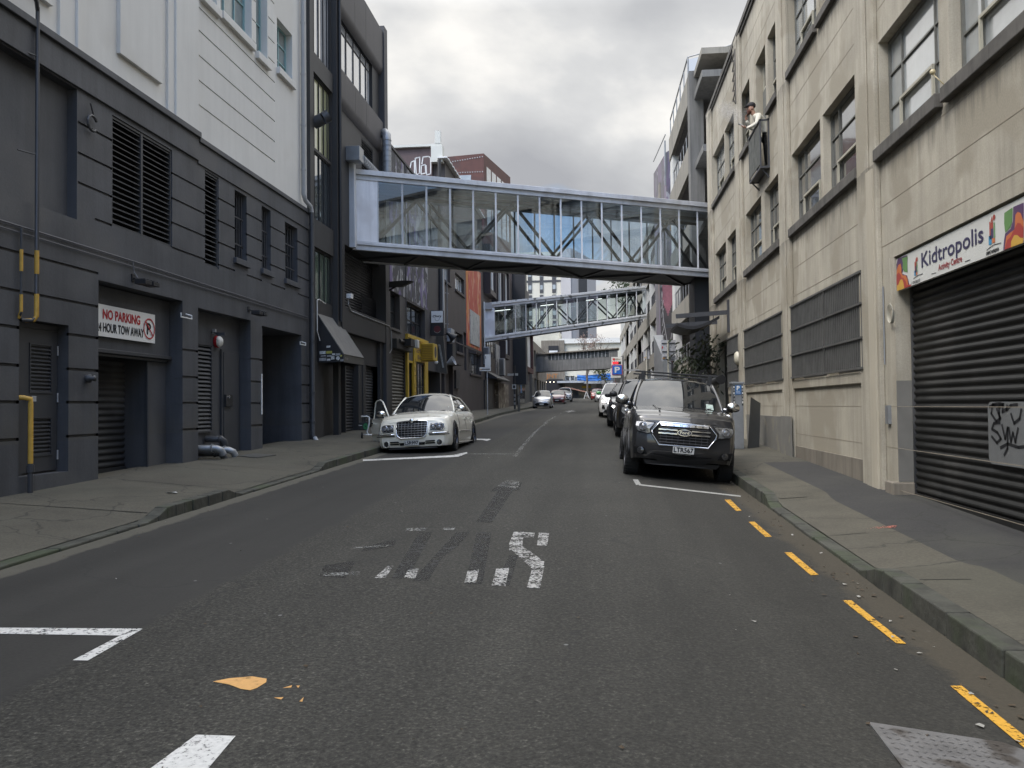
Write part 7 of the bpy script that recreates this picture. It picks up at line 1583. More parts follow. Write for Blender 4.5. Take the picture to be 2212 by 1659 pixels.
# ---------------------------------------------------------------- cream saloon
CR = paint('cream_white_paint', (.74, .705, .6), rough=.3)
A = dict(L=5.0, W=1.89, paint=CR, sill=.16, wheels=(.88, 3.93), wr=.36, arch=.405, ww=.245, rim=M_RIMD, spokes=5, twin=True, inset=.0,
    top=[(0, .76), (.15, .84), (.7, .93), (1.42, .995), (1.6, 1.0), (3.9, 1.03), (4.3, 1.03), (4.95, .96), (5, .93)],
    plan=[(0, .83), (.12, .92), (.4, .985), (.9, 1.0), (2.0, .985), (3.2, .985), (3.95, 1.0), (4.6, .95), (5.0, .84)],
    side=[(0, .95), (.1, .985), (.35, 1.0), (.6, .99), (.8, .965), (.93, .93), (1, .86)],
    crown=[(0, .03), (.6, .055), (1.4, .06), (4, .03), (5, .02)], face=[(0, .05), (.18, 0), (.45, .0), (.75, .02), (1, .12)], bow=.2,
    cabin=dict(y=(1.5, 2.12, 3.62, 4.3), z=(.985, 1.43), w=(.80, .60), bow=.2, crown=.05, drop=.04, pillar=.032, posts=(.44, .84)), mirror=(1.07, 1.62, .12, (.12, .07, .085), M_CHROME), skipmirror=-1)
r = car('saloon_car', 'cream saloon with tall chrome grid grille and its kerbside front door open', (-4.52, 20.3, 0), 0, -2.3, 0, A)
on = A['on']
def rr(x0, x1, z0, z1, r_=.04, n=4, top=None):
    p = []
    for cx_, cz_, a0 in ((x1-r_, z1-r_, 0), (x0+r_, z1-r_, 90), (x0+r_, z0+r_, 180), (x1-r_, z0+r_, 270)): p += [(cx_+r_*cos(radians(a0+90*k/n)), cz_+r_*sin(radians(a0+90*k/n))) for k in range(n+1)]
    return p
gsh = [(-.385, .74), (-.375, .50), (-.34, .42), (-.27, .375), (.27, .375), (.34, .42), (.375, .50), (.385, .74), (.36, .775), (0, .8), (-.36, .775)]
gr0 = patch(r, on, 'grille', gsh, M_UNDER, .02, .03)
outline(gr0, on, 'grille_frame', gsh, .014, M_CHROME, .03)
def onr(x, z, o): p = on(x, z, o); return p
t = MB()
for k in range(1, 7): z = .375+k*.057; hw = .375 if z > .48 else .34; t.tube([on(-hw+2*hw*j/6, z, .03) for j in range(7)], .0035, 5)
for k in range(-4, 5): x = k*.082; t.tube([on(x, z, .026) for z in (.385, .5, .62, .77)], .003, 5)
obj('grille_bars', t, plain('satin_bars', (.3, .3, .3), .35, .8), gr0)
t = MB(); p = on(0, .79, .06); t.lathe(p, (0, -1, 0), [(.05, -.01), (.05, .01), (.035, .016), (0, .018)], 18); t.hexa([(p.x+s_*a_, p.y-.004, p.z+b_) for q in (0,) for s_, a_, b_ in ((-1, .16, -.008), (1, .16, -.008), (1, .16, .004), (-1, .16, .004))]+[(p.x+s_*a_, p.y+.01, p.z+b_+.008) for s_, a_, b_ in ((-1, .16, -.004), (1, .16, -.004), (1, .16, .004), (-1, .16, .004))]); obj('winged_emblem', t, M_CHROME, gr0, smooth=True, auto=40)
for s_ in (-1, 1):
    sh_ = [(s_*.44, .56), (s_*.46, .53), (s_*.6, .515), (s_*.74, .53), (s_*.79, .6), (s_*.78, .68), (s_*.7, .72), (s_*.45, .71)]
    hl_ = patch(r, on, 'headlight', sh_, M_LAMPD, .016, .03)
    for cx_, cz_, rr_ in ((.68, .62, .088), (.53, .625, .078)):
        t = MB(); p = on(s_*cx_, cz_, .03); ax = Vector((s_*.25, -1, .05)); t.lathe(p, ax, [(rr_, -.02), (rr_, .012), (rr_*.86, .02), (rr_*.8, -.005), (rr_*.55, -.012), (rr_*.5, .014), (rr_*.3, .022), (0, .024)], 20); obj('lamp', t, M_LENS, hl_, smooth=True, auto=30)
    outline(r, on, 'headlight_trim', sh_, .007, CR, .018)
    t = MB(); t.tube([on(s_*x, .475-.0*x, .03) for x in (.42, .55, .68, .8, .88)], [.017]*5, 8); obj('chrome_strip', t, M_CHROME, r, smooth=True)
    t = MB(); t.tube([on(s_*x, .435, .012) for x in (.42, .55, .68, .8, .9)], [.012]*5, 6); obj('bumper_groove', t, M_TRIM, r)
    t = MB(); p = on(s_*.655, .245, .018); t.lathe(p, (s_*.3, -1, 0), [(.088, -.02), (.085, .014), (.07, .016), (.066, -.01)], 20); fo = obj('fog_lamp', t, CR, r, smooth=True, auto=30); t = MB(); t.lathe(p, (s_*.3, -1, 0), [(.068, .0), (.05, .006), (0, .008)], 18); obj('lens', t, M_LAMPD, fo, smooth=True)
    for z in (.285, .235): patch(r, on, 'side_intake', [(s_*.55, z-.017), (s_*.32, z-.017), (s_*.34, z+.018), (s_*.56, z+.018)], M_UNDER, .008, .02)
for z0, z1, hw in ((.2, .265, .3), (.125, .16, .28)): patch(r, on, 'lower_intake', [(-hw, z0), (hw, z0), (hw+.02, z1), (-hw-.02, z1)], M_UNDER, .008, .02)
plate(r, on, 'LSR997', 0, .26, .36, .125, .045)
t = MB(); t.tube([on(x, .12, .01) for x in (-.6, -.4, -.2, 0, .2, .4, .6)], .02, 6); obj('chin', t, M_TRIM, r)
t = MB()
for s_ in (-1, 1): t.tube([(s_*(.36+.045*u), .25+u*1.2, smooth_tab(A['top'], .25+u*1.2)+.052-.03*abs(.36)) for u in (0, .25, .5, .75, 1)], .006, 5)
t.tube([(0, .2+u*1.2, smooth_tab(A['top'], .2+u*1.2)+smooth_tab(A['crown'], .2+u*1.2)+.002) for u in (0, .25, .5, .75, 1)], .004, 5); obj('bonnet_crease', t, CR, r, smooth=True)
t = MB(); t.quad((.52, 1.52, 1.04), (.66, 1.56, 1.04), (.655, 1.62, 1.13), (.515, 1.58, 1.13)); 
obj('windscreen_label', t, surf('pale_label', (.4, .5, .45), .5, var=.3, scale=30), r)
for s_ in (1,):
    t = MB(); 
    for y in (1.55, 2.62, 3.5): t.tube([(s_*(A['Wd'](y)*k+.002), y+dy_, z) for k, z, dy_ in ((.955, .2, 0), (.998, .45, 0), (.99, .7, .0), (.94, .93, -.03))], .004, 4)
    obj('door_gap', t, M_TRIM, r); t = MB(); t.tube([(s_*.945*1.0+.006, y, .50) for y in (1.45, 2.4, 3.3)], .014, 6); obj('door_strip', t, M_CHROME, r)
    for y in (2.45, 3.35): t = MB(); t.bar((.925, y, .83), (.925, y+.2, .835), .03, .025); obj('door_handle', t, M_CHROME, r)
t = MB(); t.tube([(.93, 1.3, .2), (.93, 3.5, .2)], .018, 6); obj('sill_strip', t, M_CHROME, r)
# the open door on the kerb side (image left), hinged at its leading edge
th_ = radians(38); hx, hy_ = -.93, 1.52; dvec = Vector((-sin(th_), cos(th_), 0)); nv = Vector((cos(th_), sin(th_), 0))
def dpt(u, z, o=0.): q = Vector((hx, hy_, 0))+dvec*u+nv*o; return (q.x, q.y, z)
dl = 1.08; t = MB()
def dskin(u, v): z = .26+(.93-.26)*v; return dpt(u*dl, z, -.05*sin(pi*min(1, v*.9))-(.03 if v > .9 else 0))
t.grid(dskin, 8, 8); o0 = .09
t.add([dpt(0, .26, 0), dpt(dl, .26, 0), dpt(dl, .93, -.02), dpt(0, .93, -.02), dpt(0, .26, o0), dpt(dl, .26, o0), dpt(dl, .93, o0-.02), dpt(0, .93, o0-.02)], [(4, 5, 6, 7), (0, 1, 5, 4), (0, 4, 7, 3), (1, 2, 6, 5), (3, 7, 6, 2)])
do = obj('door', t, CR, r, smooth=True, auto=35)
t = MB(); t.box(0, 0, 0, 0, 0, 0); t = MB(); t.hexa([dpt(.03, .3, o0+.003), dpt(dl-.03, .3, o0+.003), dpt(dl-.03, .9, o0+.0), dpt(.03, .9, o0), dpt(.03, .3, o0+.025), dpt(dl-.03, .3, o0+.025), dpt(dl-.03, .9, o0+.02), dpt(.03, .9, o0+.02)]); obj('inner_trim', t, M_TRIM, do)
t = MB(); t.tube([dpt(.05, .93, .03), dpt(.3, 1.15, .06), dpt(.55, 1.36, .09), dpt(.72, 1.42, .1), dpt(.95, 1.42, .1), dpt(1.04, 1.36, .09), dpt(1.06, .93, .03)], .022, 8); obj('window_frame', t, CR, do, smooth=True)
t = MB(); t.poly([dpt(.1, .94, .03), dpt(1.04, .94, .03), dpt(1.02, 1.34, .085), dpt(.93, 1.4, .095), dpt(.72, 1.4, .095), dpt(.55, 1.34, .085)]); obj('window', t, clearglass('door_glass', (.45, .5, .5), .1), do)
t = MB(); q = Vector(dpt(.14, 1.03, -.16)); t.ball(q, 1, 14, (.13, .07, .085)); t.bar(dpt(.12, .96, -.02), q-Vector((0, 0, .04)), .05); obj('mirror', t, M_CHROME, do, smooth=True)
t = MB(); t.bar(dpt(dl-.22, .8, -.07), dpt(dl-.06, .8, -.07), .03, .035); obj('door_handle', t, M_CHROME, do); t = MB(); t.tube([dpt(.02, .5, -.052), dpt(dl-.01, .5, -.052)], .014, 6); obj('chrome_strip', t, M_CHROME, do)
gL, gR = road_z(-5.3, 20.9), road_z(-3.7, 20.9)
A['place'] = ((-4.52, 20.0, (gL+gR)/2-.02), -1.2, -2.4, 0); place(A)
# ---------------------------------------------------------------- charcoal pickup
CH = paint('charcoal_metallic_paint', (.032, .032, .034), .35, .28)
B = dict(L=5.35, W=1.86, paint=CH, sill=.3, wheels=(.93, 4.15), wr=.4, arch=.47, ww=.26, rim=M_RIMD, spokes=6, inset=-.03,
    top=[(0, 1.02), (.1, 1.11), (.35, 1.2), (1.3, 1.28), (1.55, 1.28), (3.6, 1.28), (5.3, 1.28), (5.35, 1.26)],
    plan=[(0, .87), (.12, .945), (.35, .985), (.9, 1.0), (2.2, .97), (3.4, .97), (4.1, .99), (5.2, .97), (5.35, .94)],
    side=[(0, .93), (.08, .96), (.3, .985), (.55, 1.0), (.8, .99), (.93, .97), (1, .92)],
    crown=[(0, .02), (.3, .035), (1.3, .04), (1.8, .02), (5, .0)], face=[(0, .12), (.15, .04), (.35, -.02), (.6, 0), (.85, .0), (1, .05)], bow=.15, cat='pickup truck', under=[(0, .36), (.3, .33), (.9, .34), (5, .42)],
    lip=(.035, .0, M_TRIM),
    cabin=dict(y=(1.48, 2.2, 3.5, 3.75), z=(1.28, 1.81), w=(.83, .69), bow=.2, crown=.05, drop=.02, pillar=.042, posts=(.5,)), mirror=(1.41, 1.75, .22, (.13, .075, .09), M_CHROME))
rB = car('pickup_truck', 'charcoal pickup with octagonal chrome edged grille, roof bars and plate LTR567', (1.44, 14.3, 0), 0, 5, 0, B)
on = B['on']
hexo = [(-.55, .86), (-.54, .79), (-.42, .62), (.42, .62), (.54, .79), (.55, .86), (.42, 1.01), (-.42, 1.01)]
gB = patch(rB, on, 'grille', hexo, M_UNDER, .015, .03)
outline(gB, on, 'grille_frame', hexo, .018, plain('dark_chrome', (.5, .5, .51), .15, 1.), .03)
patch(gB, on, 'top_bar', [(-.4, .955), (.4, .955), (.42, 1.0), (-.42, 1.0)], M_CHROME, .04, .02)
t = MB()
for i, ch in enumerate('RANGER'): p = on(-.33+i*.125, .963, .047); text(t, ch, p, (1, 0, 0), (0, 0, 1), .03, .04)
obj('grille_lettering', t, M_INK, gB)
for z in (.89, .825): 
    for a, b in ((-.44, -.12), (.12, .44)): patch(gB, on, 'chrome_bar', [(a, z-.012), (b, z-.012), (b, z+.012), (a, z+.012)], M_CHROME, .04, .015)
t = MB()
for z in (.67, .72, .77, .85, .92): t.tube([on(x, z, .025) for x in (-.42, -.2, 0, .2, .42)], .008, 5)
for k in range(-4, 5): t.tube([on(k*.1, .65, .02), on(k*.1, .94, .02)], .006, 4)
obj('grille_mesh', t, M_TRIM, gB)
patch(gB, on, 'badge_rim', ell(0, .855, .125, .058), M_CHROME, .055, .02); pb_ = patch(gB, on, 'badge', ell(0, .855, .112, .047), plain('badge_blue', (.02, .03, .07), .2, .3, coat=1), .062, .01)
t = MB(); text(t, 'Ford', on(-.075, .835, .066), (1, 0, 0), (0, 0, 1), .045, .15, .002); obj('badge_lettering', t, M_CHROME, gB)
for s_ in (-1, 1):
    hs = [(s_*.57, .81), (s_*.63, .80), (s_*.80, .84), (s_*.84, .92), (s_*.83, 1.0), (s_*.75, 1.01), (s_*.5, 1.0), (s_*.585, .88)]
    h = patch(rB, on, 'headlight', hs, M_LAMP, .02, .03)
    t = MB(); p = on(s_*.71, .92, .03); t.lathe(p, (s_*.25, -1, 0), [(.072, -.02), (.07, .012), (.055, .016), (.05, -.0), (.03, .012), (0, .018)], 20); obj('projector', t, M_LENS, h, smooth=True, auto=30); outline(h, on, 'lamp_surround', hs, .009, M_TRIM, .024)
    t = MB(); p = on(s_*.72, .5, .02); t.lathe(p, (s_*.3, -1, 0), [(.06, -.01), (.06, .012), (.04, .018), (0, .02)], 18); fb_ = patch(rB, on, 'fog_recess', [(s_*.6, .43), (s_*.83, .43), (s_*.85, .57), (s_*.66, .55)], M_UNDER, .01, .02); obj('fog_lamp', t, M_LAMPD, rB, smooth=True, auto=30)
patch(rB, on, 'lower_intake', [(-.42, .36), (.42, .36), (.5, .46), (-.5, .46)], M_UNDER, .012, .02)
patch(rB, on, 'bumper_bar', [(-.55, .43), (-.4, .34), (.4, .34), (.55, .43), (.5, .445), (.38, .36), (-.38, .36), (-.5, .445)], M_TRIM, .04, .03)
patch(rB, on, 'skid_plate', [(-.6, .27), (.6, .27), (.66, .34), (-.66, .34)], M_TRIM, .03, .05)
plate(rB, on, 'LTR567', 0, .56, .36, .125, .06); t = MB(); p = on(0, .48, .065); text(t, 'FORHIRE.CO.NZ' if False else 'TORVIEW.CO.NZ', (-.13, p.y, .478), (1, 0, 0), (0, 0, 1), .016, .26); obj('plate_holder_text', t, M_PLATE, rB)
t = MB(); t.poly([(-.75, 1.62, 1.3), (-.68, 1.6, 1.3), (-.68, 1.66, 1.36), (-.75, 1.68, 1.36)]); t = MB(); t.quad((.52, 1.40, 1.33), (.66, 1.46, 1.32), (.65, 1.53, 1.42), (.51, 1.48, 1.43)); obj('windscreen_label', t, surf('pale_label2', (.5, .6, .54), .5, var=.25, scale=30), rB)
t = MB()
for s_ in (-1, 1): t.tube([(s_*(.42+.06*u), .3+u*1.1, smooth_tab(B['top'], .3+u*1.1)+.055) for u in (0, .25, .5, .75, 1)], .014, 6)
obj('bonnet_crease', t, CH, rB, smooth=True)
for s_ in (-1, 1):
    t = MB(); cxm = s_*(.93*.9+.22); t.ball((cxm, 1.77, 1.37), 1, 12, (.135, .08, .055)); t.bar((s_*.8, 1.78, 1.32), (cxm, 1.78, 1.33), .09, .05); obj('mirror_base', t, M_TRIM, rB, smooth=True)
# roof bars and rolled awning on the tray side
for yb_ in (2.35, 3.3):
    t = MB(); t.box(-.82, .86, yb_, yb_+.07, 2.0, 2.03)
    for s_ in (-1, 1): t.box(s_*.66-.04, s_*.66+.04, yb_-.01, yb_+.08, 1.82, 2.0)
    obj('roof_bar', t, M_TRIM, rB, bevel=.006)
t = MB(); t.tube([(.86, 2.2, 1.96), (.88, 4.2, 1.96)], .085, 12); t.bar((.55, 2.9, 2.06), (.86, 2.3, 2.04), .03, .03); obj('rolled_awning', t, M_TRIM, rB, smooth=True, auto=40)
t = MB(); t.lathe((.86, 2.2, 1.96), (0, -1, 0), [(.095, -.03), (.095, .01), (0, .012)], 14); obj('awning_cap', t, M_UNDER, rB)
zz_l, zz_r = road_z(.55, 15.2), road_z(2.3, 15.2)
B['place'] = ((1.37, 14.7, (zz_l+zz_r)/2-.0), -1.2, 5.2, 0); place(B)
t = MB(); t.bar((-.955, .98+.25, .42), (-.955, 1.25, .52), .02, .05)
# ---------------------------------------------------------------- other cars
def generic(name, label, x, y, pm, kind, roll=0, plate_=True, **k):
    if kind == 'hatch':
        D = dict(L=3.95, W=1.70, paint=pm, sill=.17, wheels=(.8, 3.3), wr=.3, arch=.345, ww=.19, rim=M_RIMS, spokes=7, top=[(0, .68), (.2, .8), (.9, .97), (1.05, .99), (3.2, 1.0), (3.9, .95), (3.95, .9)], plan=[(0, .78), (.15, .9), (.5, .98), (1.2, 1.0), (3.2, 1.0), (3.95, .86)], crown=[(0, .03), (.9, .06), (3.9, .03)], face=[(0, .03), (.3, 0), (.7, .03), (1, .16)], bow=.24,
            cabin=dict(y=(.98, 1.72, 3.15, 3.75), z=(.97, 1.47), w=(.76, .57), bow=.16, crown=.04, drop=.06, posts=(.5,)), mirror=(1.03, 1.3, .1, (.1, .06, .07), pm))
    elif kind == 'suv':
        D = dict(L=4.6, W=1.86, paint=pm, sill=.24, wheels=(.86, 3.55), wr=.355, arch=.41, ww=.225, rim=M_RIMD, spokes=5, twin=True, top=[(0, .86), (.15, .95), (.9, 1.08), (1.3, 1.1), (4.5, 1.1), (4.6, 1.05)], plan=[(0, .8), (.12, .91), (.4, .985), (1.0, 1.0), (3.8, 1.0), (4.6, .9)], crown=[(0, .03), (.9, .05), (4, .03)], face=[(0, .05), (.3, 0), (.7, .0), (1, .1)], bow=.2, lip=(.028, .0, M_TRIM),
            cabin=dict(y=(1.15, 1.85, 3.8, 4.35), z=(1.09, 1.63), w=(.83, .64), bow=.16, crown=.04, drop=.05, posts=(.38, .7)), mirror=(1.17, 1.5, .13, (.12, .07, .08), M_TRIM))
    elif kind == 'ute':
        D = dict(L=5.3, W=1.86, paint=pm, sill=.3, wheels=(.93, 4.1), wr=.39, arch=.45, ww=.26, rim=M_RIMD, spokes=6, top=[(0, .98), (.12, 1.08), (1.2, 1.17), (1.5, 1.18), (5.3, 1.2)], plan=[(0, .82), (.12, .92), (.35, .98), (.9, 1.0), (4.1, .99), (5.3, .95)], crown=[(0, .02), (.6, .05), (5, .0)], face=[(0, .12), (.2, .02), (.6, 0), (1, .08)], bow=.16, lip=(.04, .01, M_TRIM), cat='pickup truck',
            cabin=dict(y=(1.45, 2.1, 3.5, 3.75), z=(1.18, 1.74), w=(.83, .65), bow=.18, crown=.04, pillar=.04, posts=(.5,)), mirror=(1.3, 1.65, .2, (.13, .08, .1), M_TRIM))
    else:
        D = dict(L=4.6, W=1.78, paint=pm, sill=.17, wheels=(.86, 3.5), wr=.32, arch=.365, ww=.2, rim=M_RIMS, spokes=7, top=[(0, .68), (.2, .79), (1.0, .95), (1.25, .97), (3.7, 1.0), (4.5, .98), (4.6, .92)], plan=[(0, .78), (.15, .9), (.5, .98), (1.2, 1.0), (3.6, 1.0), (4.6, .86)], crown=[(0, .03), (.9, .06), (4.5, .03)], face=[(0, .03), (.3, 0), (.7, .02), (1, .14)], bow=.22,
            cabin=dict(y=(1.15, 1.85, 3.3, 3.95), z=(.95, 1.42), w=(.78, .59), bow=.18, crown=.04, drop=.04, posts=(.5,)), mirror=(1.02, 1.45, .1, (.1, .06, .07), pm))
    D.update(k); q = car(name, label, (0, 0, 0), 0, 0, 0, D); on = D['on']; z1 = D['top'][0][1]; W = D['W']/2
    if kind == 'hatch':
        patch(q, on, 'grille', [(-.5, .22), (.5, .22), (.62, .36), (.4, .5), (0, .46), (-.4, .5), (-.62, .36)], M_UNDER, .015)
        patch(q, on, 'upper_grille', [(-.42, .58), (0, .52), (.42, .58), (.42, .6), (0, .56), (-.42, .6)], M_TRIM, .015)
        lamps = [(.43, .58), (.6, .55), (.72, .62), (.72, .7), (.5, .64)]
    elif kind == 'suv':
        patch(q, on, 'grille', [(-.42, .42), (.42, .42), (.36, .68), (-.36, .68)], M_UNDER, .015); patch(q, on, 'upper_grille', [(-.45, .72), (.45, .72), (.45, .8), (-.45, .8)], M_UNDER, .015)
        patch(q, on, 'chin', [(-.7, .25), (.7, .25), (.6, .38), (-.6, .38)], M_TRIM, .02)
        for s_ in (-1, 1): patch(q, on, 'side_intake', [(s_*.6, .42), (s_*.78, .42), (s_*.76, .6), (s_*.66, .6)], M_UNDER, .015)
        lamps = [(.46, .72), (.7, .7), (.8, .76), (.78, .84), (.46, .8)]
    elif kind == 'ute':
        patch(q, on, 'grille', [(-.42, .6), (.42, .6), (.5, .92), (-.5, .92)], M_UNDER, .015)
        for z in (.68, .76, .84): patch(q, on, 'grille_bar', [(-.44, z-.012), (.44, z-.012), (.44, z+.012), (-.44, z+.012)], M_CHROME, .03)
        t = MB(); t.tube([on(x, z, .06) for x, z in ((-.6, .62), (-.72, .62), (-.76, .45), (-.6, .36), (-.5, .45), (-.56, .62), (-.66, .63))], .03, 8); obj('bumper_loop', t, M_TRIM, q, smooth=True)
        patch(q, on, 'bumper', [(-.78, .36), (.78, .36), (.8, .56), (-.8, .56)], M_TRIM, .03)
        for s_ in (-1, 1): patch(q, on, 'fog_lamp', ell(s_*.66, .46, .1, .07, 14), M_LAMPD, .04)
        lamps = [(.52, .76), (.7, .74), (.78, .8), (.76, .94), (.52, .9)]
    else:
        patch(q, on, 'grille', [(-.36, .46), (.36, .46), (.4, .6), (-.4, .6)], M_UNDER, .015); patch(q, on, 'lower_intake', [(-.5, .22), (.5, .22), (.55, .34), (-.55, .34)], M_UNDER, .015)
        lamps = [(.43, .52), (.62, .5), (.74, .58), (.72, .68), (.46, .62)]
    for s_ in (-1, 1):
        h = patch(q, on, 'headlight', [(s_*x, z) for x, z in lamps], M_LAMP, .02)
        cx_, cz_ = sum(p[0] for p in lamps)/5, sum(p[1] for p in lamps)/5; t = MB(); t.lathe(on(s_*cx_, cz_, .022), (s_*.3, -1, 0), [(.05, 0), (.03, .012), (0, .014)], 12); obj('lamp', t, M_LENS, h, smooth=True)
    if plate_: plate(q, on, None, 0, {'hatch': .36, 'suv': .5, 'ute': .5, 'saloon': .4}[kind])
    gl, gr2 = road_z(x-.7, y+.9), road_z(x+.7, y+.9); sl_ = math.degrees(math.atan((prof(y+3)-prof(y))/3))
    D['place'] = ((x, y, (gl+gr2)/2), -sl_ if False else sl_*1., roll+math.degrees(math.atan((gl-gr2)/1.4)), 0); place(D)
    return q, D
BK = paint('gloss_black_paint', (.012, .012, .013)); WH = paint('white_car_paint', (.6, .6, .59)); SV = paint('silver_car_paint', (.34, .34, .34), .6); BG = paint('burgundy_paint', (.13, .018, .025)); RD = paint('dark_red_paint', (.22, .02, .02)); SV2 = paint('pale_silver_paint', (.42, .42, .41), .5)
uq, UD = generic('pickup_truck', 'black pickup with open sided bumper loop, parked right behind the charcoal pickup', 1.36, 25.6, BK, 'ute')
generic('parked_car', 'black car squeezed between the black pickup and the white SUV on the right', 1.18, 31.9, paint('blue_black_paint', (.014, .016, .02)), 'suv')
generic('suv', 'white SUV with dark lower bumper, fourth in the line on the right', .84, 41.2, WH, 'suv', cat='SUV', mirror=(1.17, 1.5, .13, (.14, .09, .09), paint('green_mirror_cap', (.03, .22, .05))))
generic('parked_car', 'silver saloon far ahead on the right just past the white SUV', .3, 99, SV2, 'saloon')
generic('parked_car', 'dark red car, the farthest on the right of the street', -.3, 114, RD, 'saloon')
generic('hatchback', 'silver hatchback with a big black mouth grille at the left kerb', -5.02, 73.2, SV, 'hatch')
generic('parked_car', 'burgundy car parked behind the silver hatchback on the left', -4.55, 90.5, BG, 'saloon')
generic('parked_car', 'white car parked furthest back in the left row', -4.25, 102, WH, 'suv')
gt_ = thing('green_car', 'car further along the right kerb showing a bright green bonnet edge above the white SUV', 'car', (0, 0, 0)) if False else None
# ---------------------------------------------------------------- rental scooter
sc_ = thing('rental_scooter', 'black electric scooter with bent white frame and green wheel emblem by the open car door', 'scooter', (-6.35, 20.6, 0)); sc_.location.z = gz(-6.55, 23.2)
z0 = sc_.location.z; X0, Y0_ = -6.35, 20.6
def sv(*p): return [(X0+a, Y0_+b, z0+c) for a, b, c in p]
t = MB(); t.tube(sv((-.22, 0, .86), (.02, 0, .87), (.1, 0, .82), (.1, .02, .6), (.0, .02, .25), (.06, .02, .14), (.3, .05, .13), (.6, .4, .13)), .032, 8); t.tube(sv((.6, .4, .13), (.62, .7, .13), (.5, .9, .4)), .03, 8); t.tube(sv((-.12, 0, .16), (.1, 0, .13)), .02, 6); obj('frame', t, M_WPAINT, sc_, smooth=True)
t = MB(); t.hexa(sv((-.3, -.05, .32), (.0, -.05, .32), (.0, .25, .32), (-.3, .25, .32), (-.33, -.05, .62), (.05, -.05, .66), (.05, .25, .66), (-.33, .25, .62))); t.box(X0-.12, X0-.06, Y0_, Y0_+.05, z0+.6, z0+.9); t.box(X0-.15, X0+.1, Y0_-.02, Y0_+.2, z0+.88, z0+.94); obj('battery_body', t, M_TRIM, sc_, bevel=.02)
t = MB()
for k in range(24):
    a, b = 2*pi*k/24, 2*pi*(k+1)/24; c0 = Vector((X0-.03, Y0_-.056, z0+.47))
    t.quad(*[c0+Vector((cos(q)*r_*.75, 0, sin(q)*r_)) for q, r_ in ((a, .12), (b, .12), (b, .1), (a, .1))])
for k in range(8): a = 2*pi*k/8; d = Vector((cos(a)*.75, 0, sin(a))); u = Vector((-sin(a)*.75, 0, cos(a))); t.quad(c0+d*.03-u*.008, c0+d*.1-u*.02, c0+d*.1+u*.02, c0+d*.03+u*.008)
obj('green_emblem', t, surf('scooter_green', (.02, .25, .08), .5), sc_)
t = MB(); text(t, 'Lime', (X0-.3, Y0_-.056, z0+.5), (1, 0, 0), (0, 0, 1), .04, .13, .002); obj('lettering', t, M_WPAINT, sc_)
for y in (0.0, .95):
    t = MB(); t.lathe((X0-.2+y*.6, Y0_+.02+y, z0+.12), (1, .2, 0), [(.07, -.035), (.12, -.03), (.125, 0), (.12, .03), (.07, .035)], 20); obj('wheel', t, M_TYRE, sc_, smooth=True)

sc_.location = (-6.55, 23.2, gz(-6.55, 23.2)); sc_.scale = (.72, .72, .72)
# ================================================================ THE SMOKER ON THE BALCONY
M_SKIN = surf('skin', (.42, .24, .17), .55, var=.08, scale=8, bump=0, obj=True)
M_SHIRT = surf('cream_sweatshirt', (.62, .59, .5), .85, var=.07, scale=10, bump=.3, bscale=60, obj=True)
M_TROU = surf('black_trousers', (.012, .012, .014), .8, var=.1, obj=True); M_HAIR = surf('ginger_brown_beard', (.09, .035, .02), .9, var=.4, scale=60, obj=True)
M_CAP = surf('dark_cap', (.014, .013, .016), .8, var=.15, obj=True)
def skin(name, verts, edges, radii, mat_, parent, sub=2, rootv=0):
    me = bpy.data.meshes.new(name); me.from_pydata(verts, edges, []); me.materials.append(mat_)
    o = bpy.data.objects.new(name, me); COL.objects.link(o); o.parent = parent
    md = o.modifiers.new('skin', 'SKIN'); md.use_smooth_shade = True
    lay = me.skin_vertices[0].data if me.skin_vertices else None
    if lay is None:
        bm = bmesh.new(); bm.from_mesh(me); bm.verts.layers.skin.verify(); bm.to_mesh(me); bm.free(); lay = me.skin_vertices[0].data
    for i, r_ in enumerate(radii):
        lay[i].radius = r_ if isinstance(r_, tuple) else (r_, r_); lay[i].use_root = (i == rootv)
    s = o.modifiers.new('sub', 'SUBSURF'); s.levels = sub; s.render_levels = sub
    return o
pz = 7.36; PX_, PY_ = 4.04, 21.4
man = thing('person', 'bearded man in dark cap and cream sweatshirt leaning over the balcony rail, smoking, phone in hand', 'person', (PX_+.1, PY_, pz))
man['label'] = 'bearded man in dark cap and cream sweatshirt smoking over the balcony rail, phone in hand'
# local axes: -x out over the street (he faces left in the photo), z up
bv = [(.12, 0, .92), (.10, 0, 1.08), (.03, 0, 1.22), (-.08, 0, 1.36), (-.16, 0, 1.44), (-.20, 0, 1.50),      # pelvis, waist, chest, upper chest, neck base, neck
      (-.10, -.19, 1.38), (-.17, -.26, 1.16), (-.36, -.16, 1.10), (-.40, -.14, 1.105),                         # near arm (left in view) shoulder, elbow, wrist
      (-.08, .19, 1.38), (-.20, .24, 1.17), (-.34, .10, 1.33), (-.36, .08, 1.36)]                              # far arm raised to the mouth
be = [(0, 1), (1, 2), (2, 3), (3, 4), (4, 5), (3, 6), (6, 7), (7, 8), (8, 9), (3, 10), (10, 11), (11, 12), (12, 13)]
br_ = [(.15, .13), (.155, .12), (.17, .13), (.165, .125), (.075, .075), (.06, .06), (.085, .085), (.06, .06), (.042, .042), (.036, .036), (.085, .085), (.06, .06), (.042, .042), (.036, .036)]
skin('sweatshirt', bv, be, br_, M_SHIRT, man)
lv = [(.13, 0, .95), (.12, -.1, .86), (.1, -.11, .48), (.14, -.11, .08), (.04, -.11, .04), (.12, .1, .86), (.12, .11, .48), (.16, .11, .08), (.06, .11, .04)]
skin('trousers', lv, [(0, 1), (1, 2), (2, 3), (3, 4), (0, 5), (5, 6), (6, 7), (7, 8)], [.14, .1, .07, .05, .045, .1, .07, .05, .045], M_TROU, man)
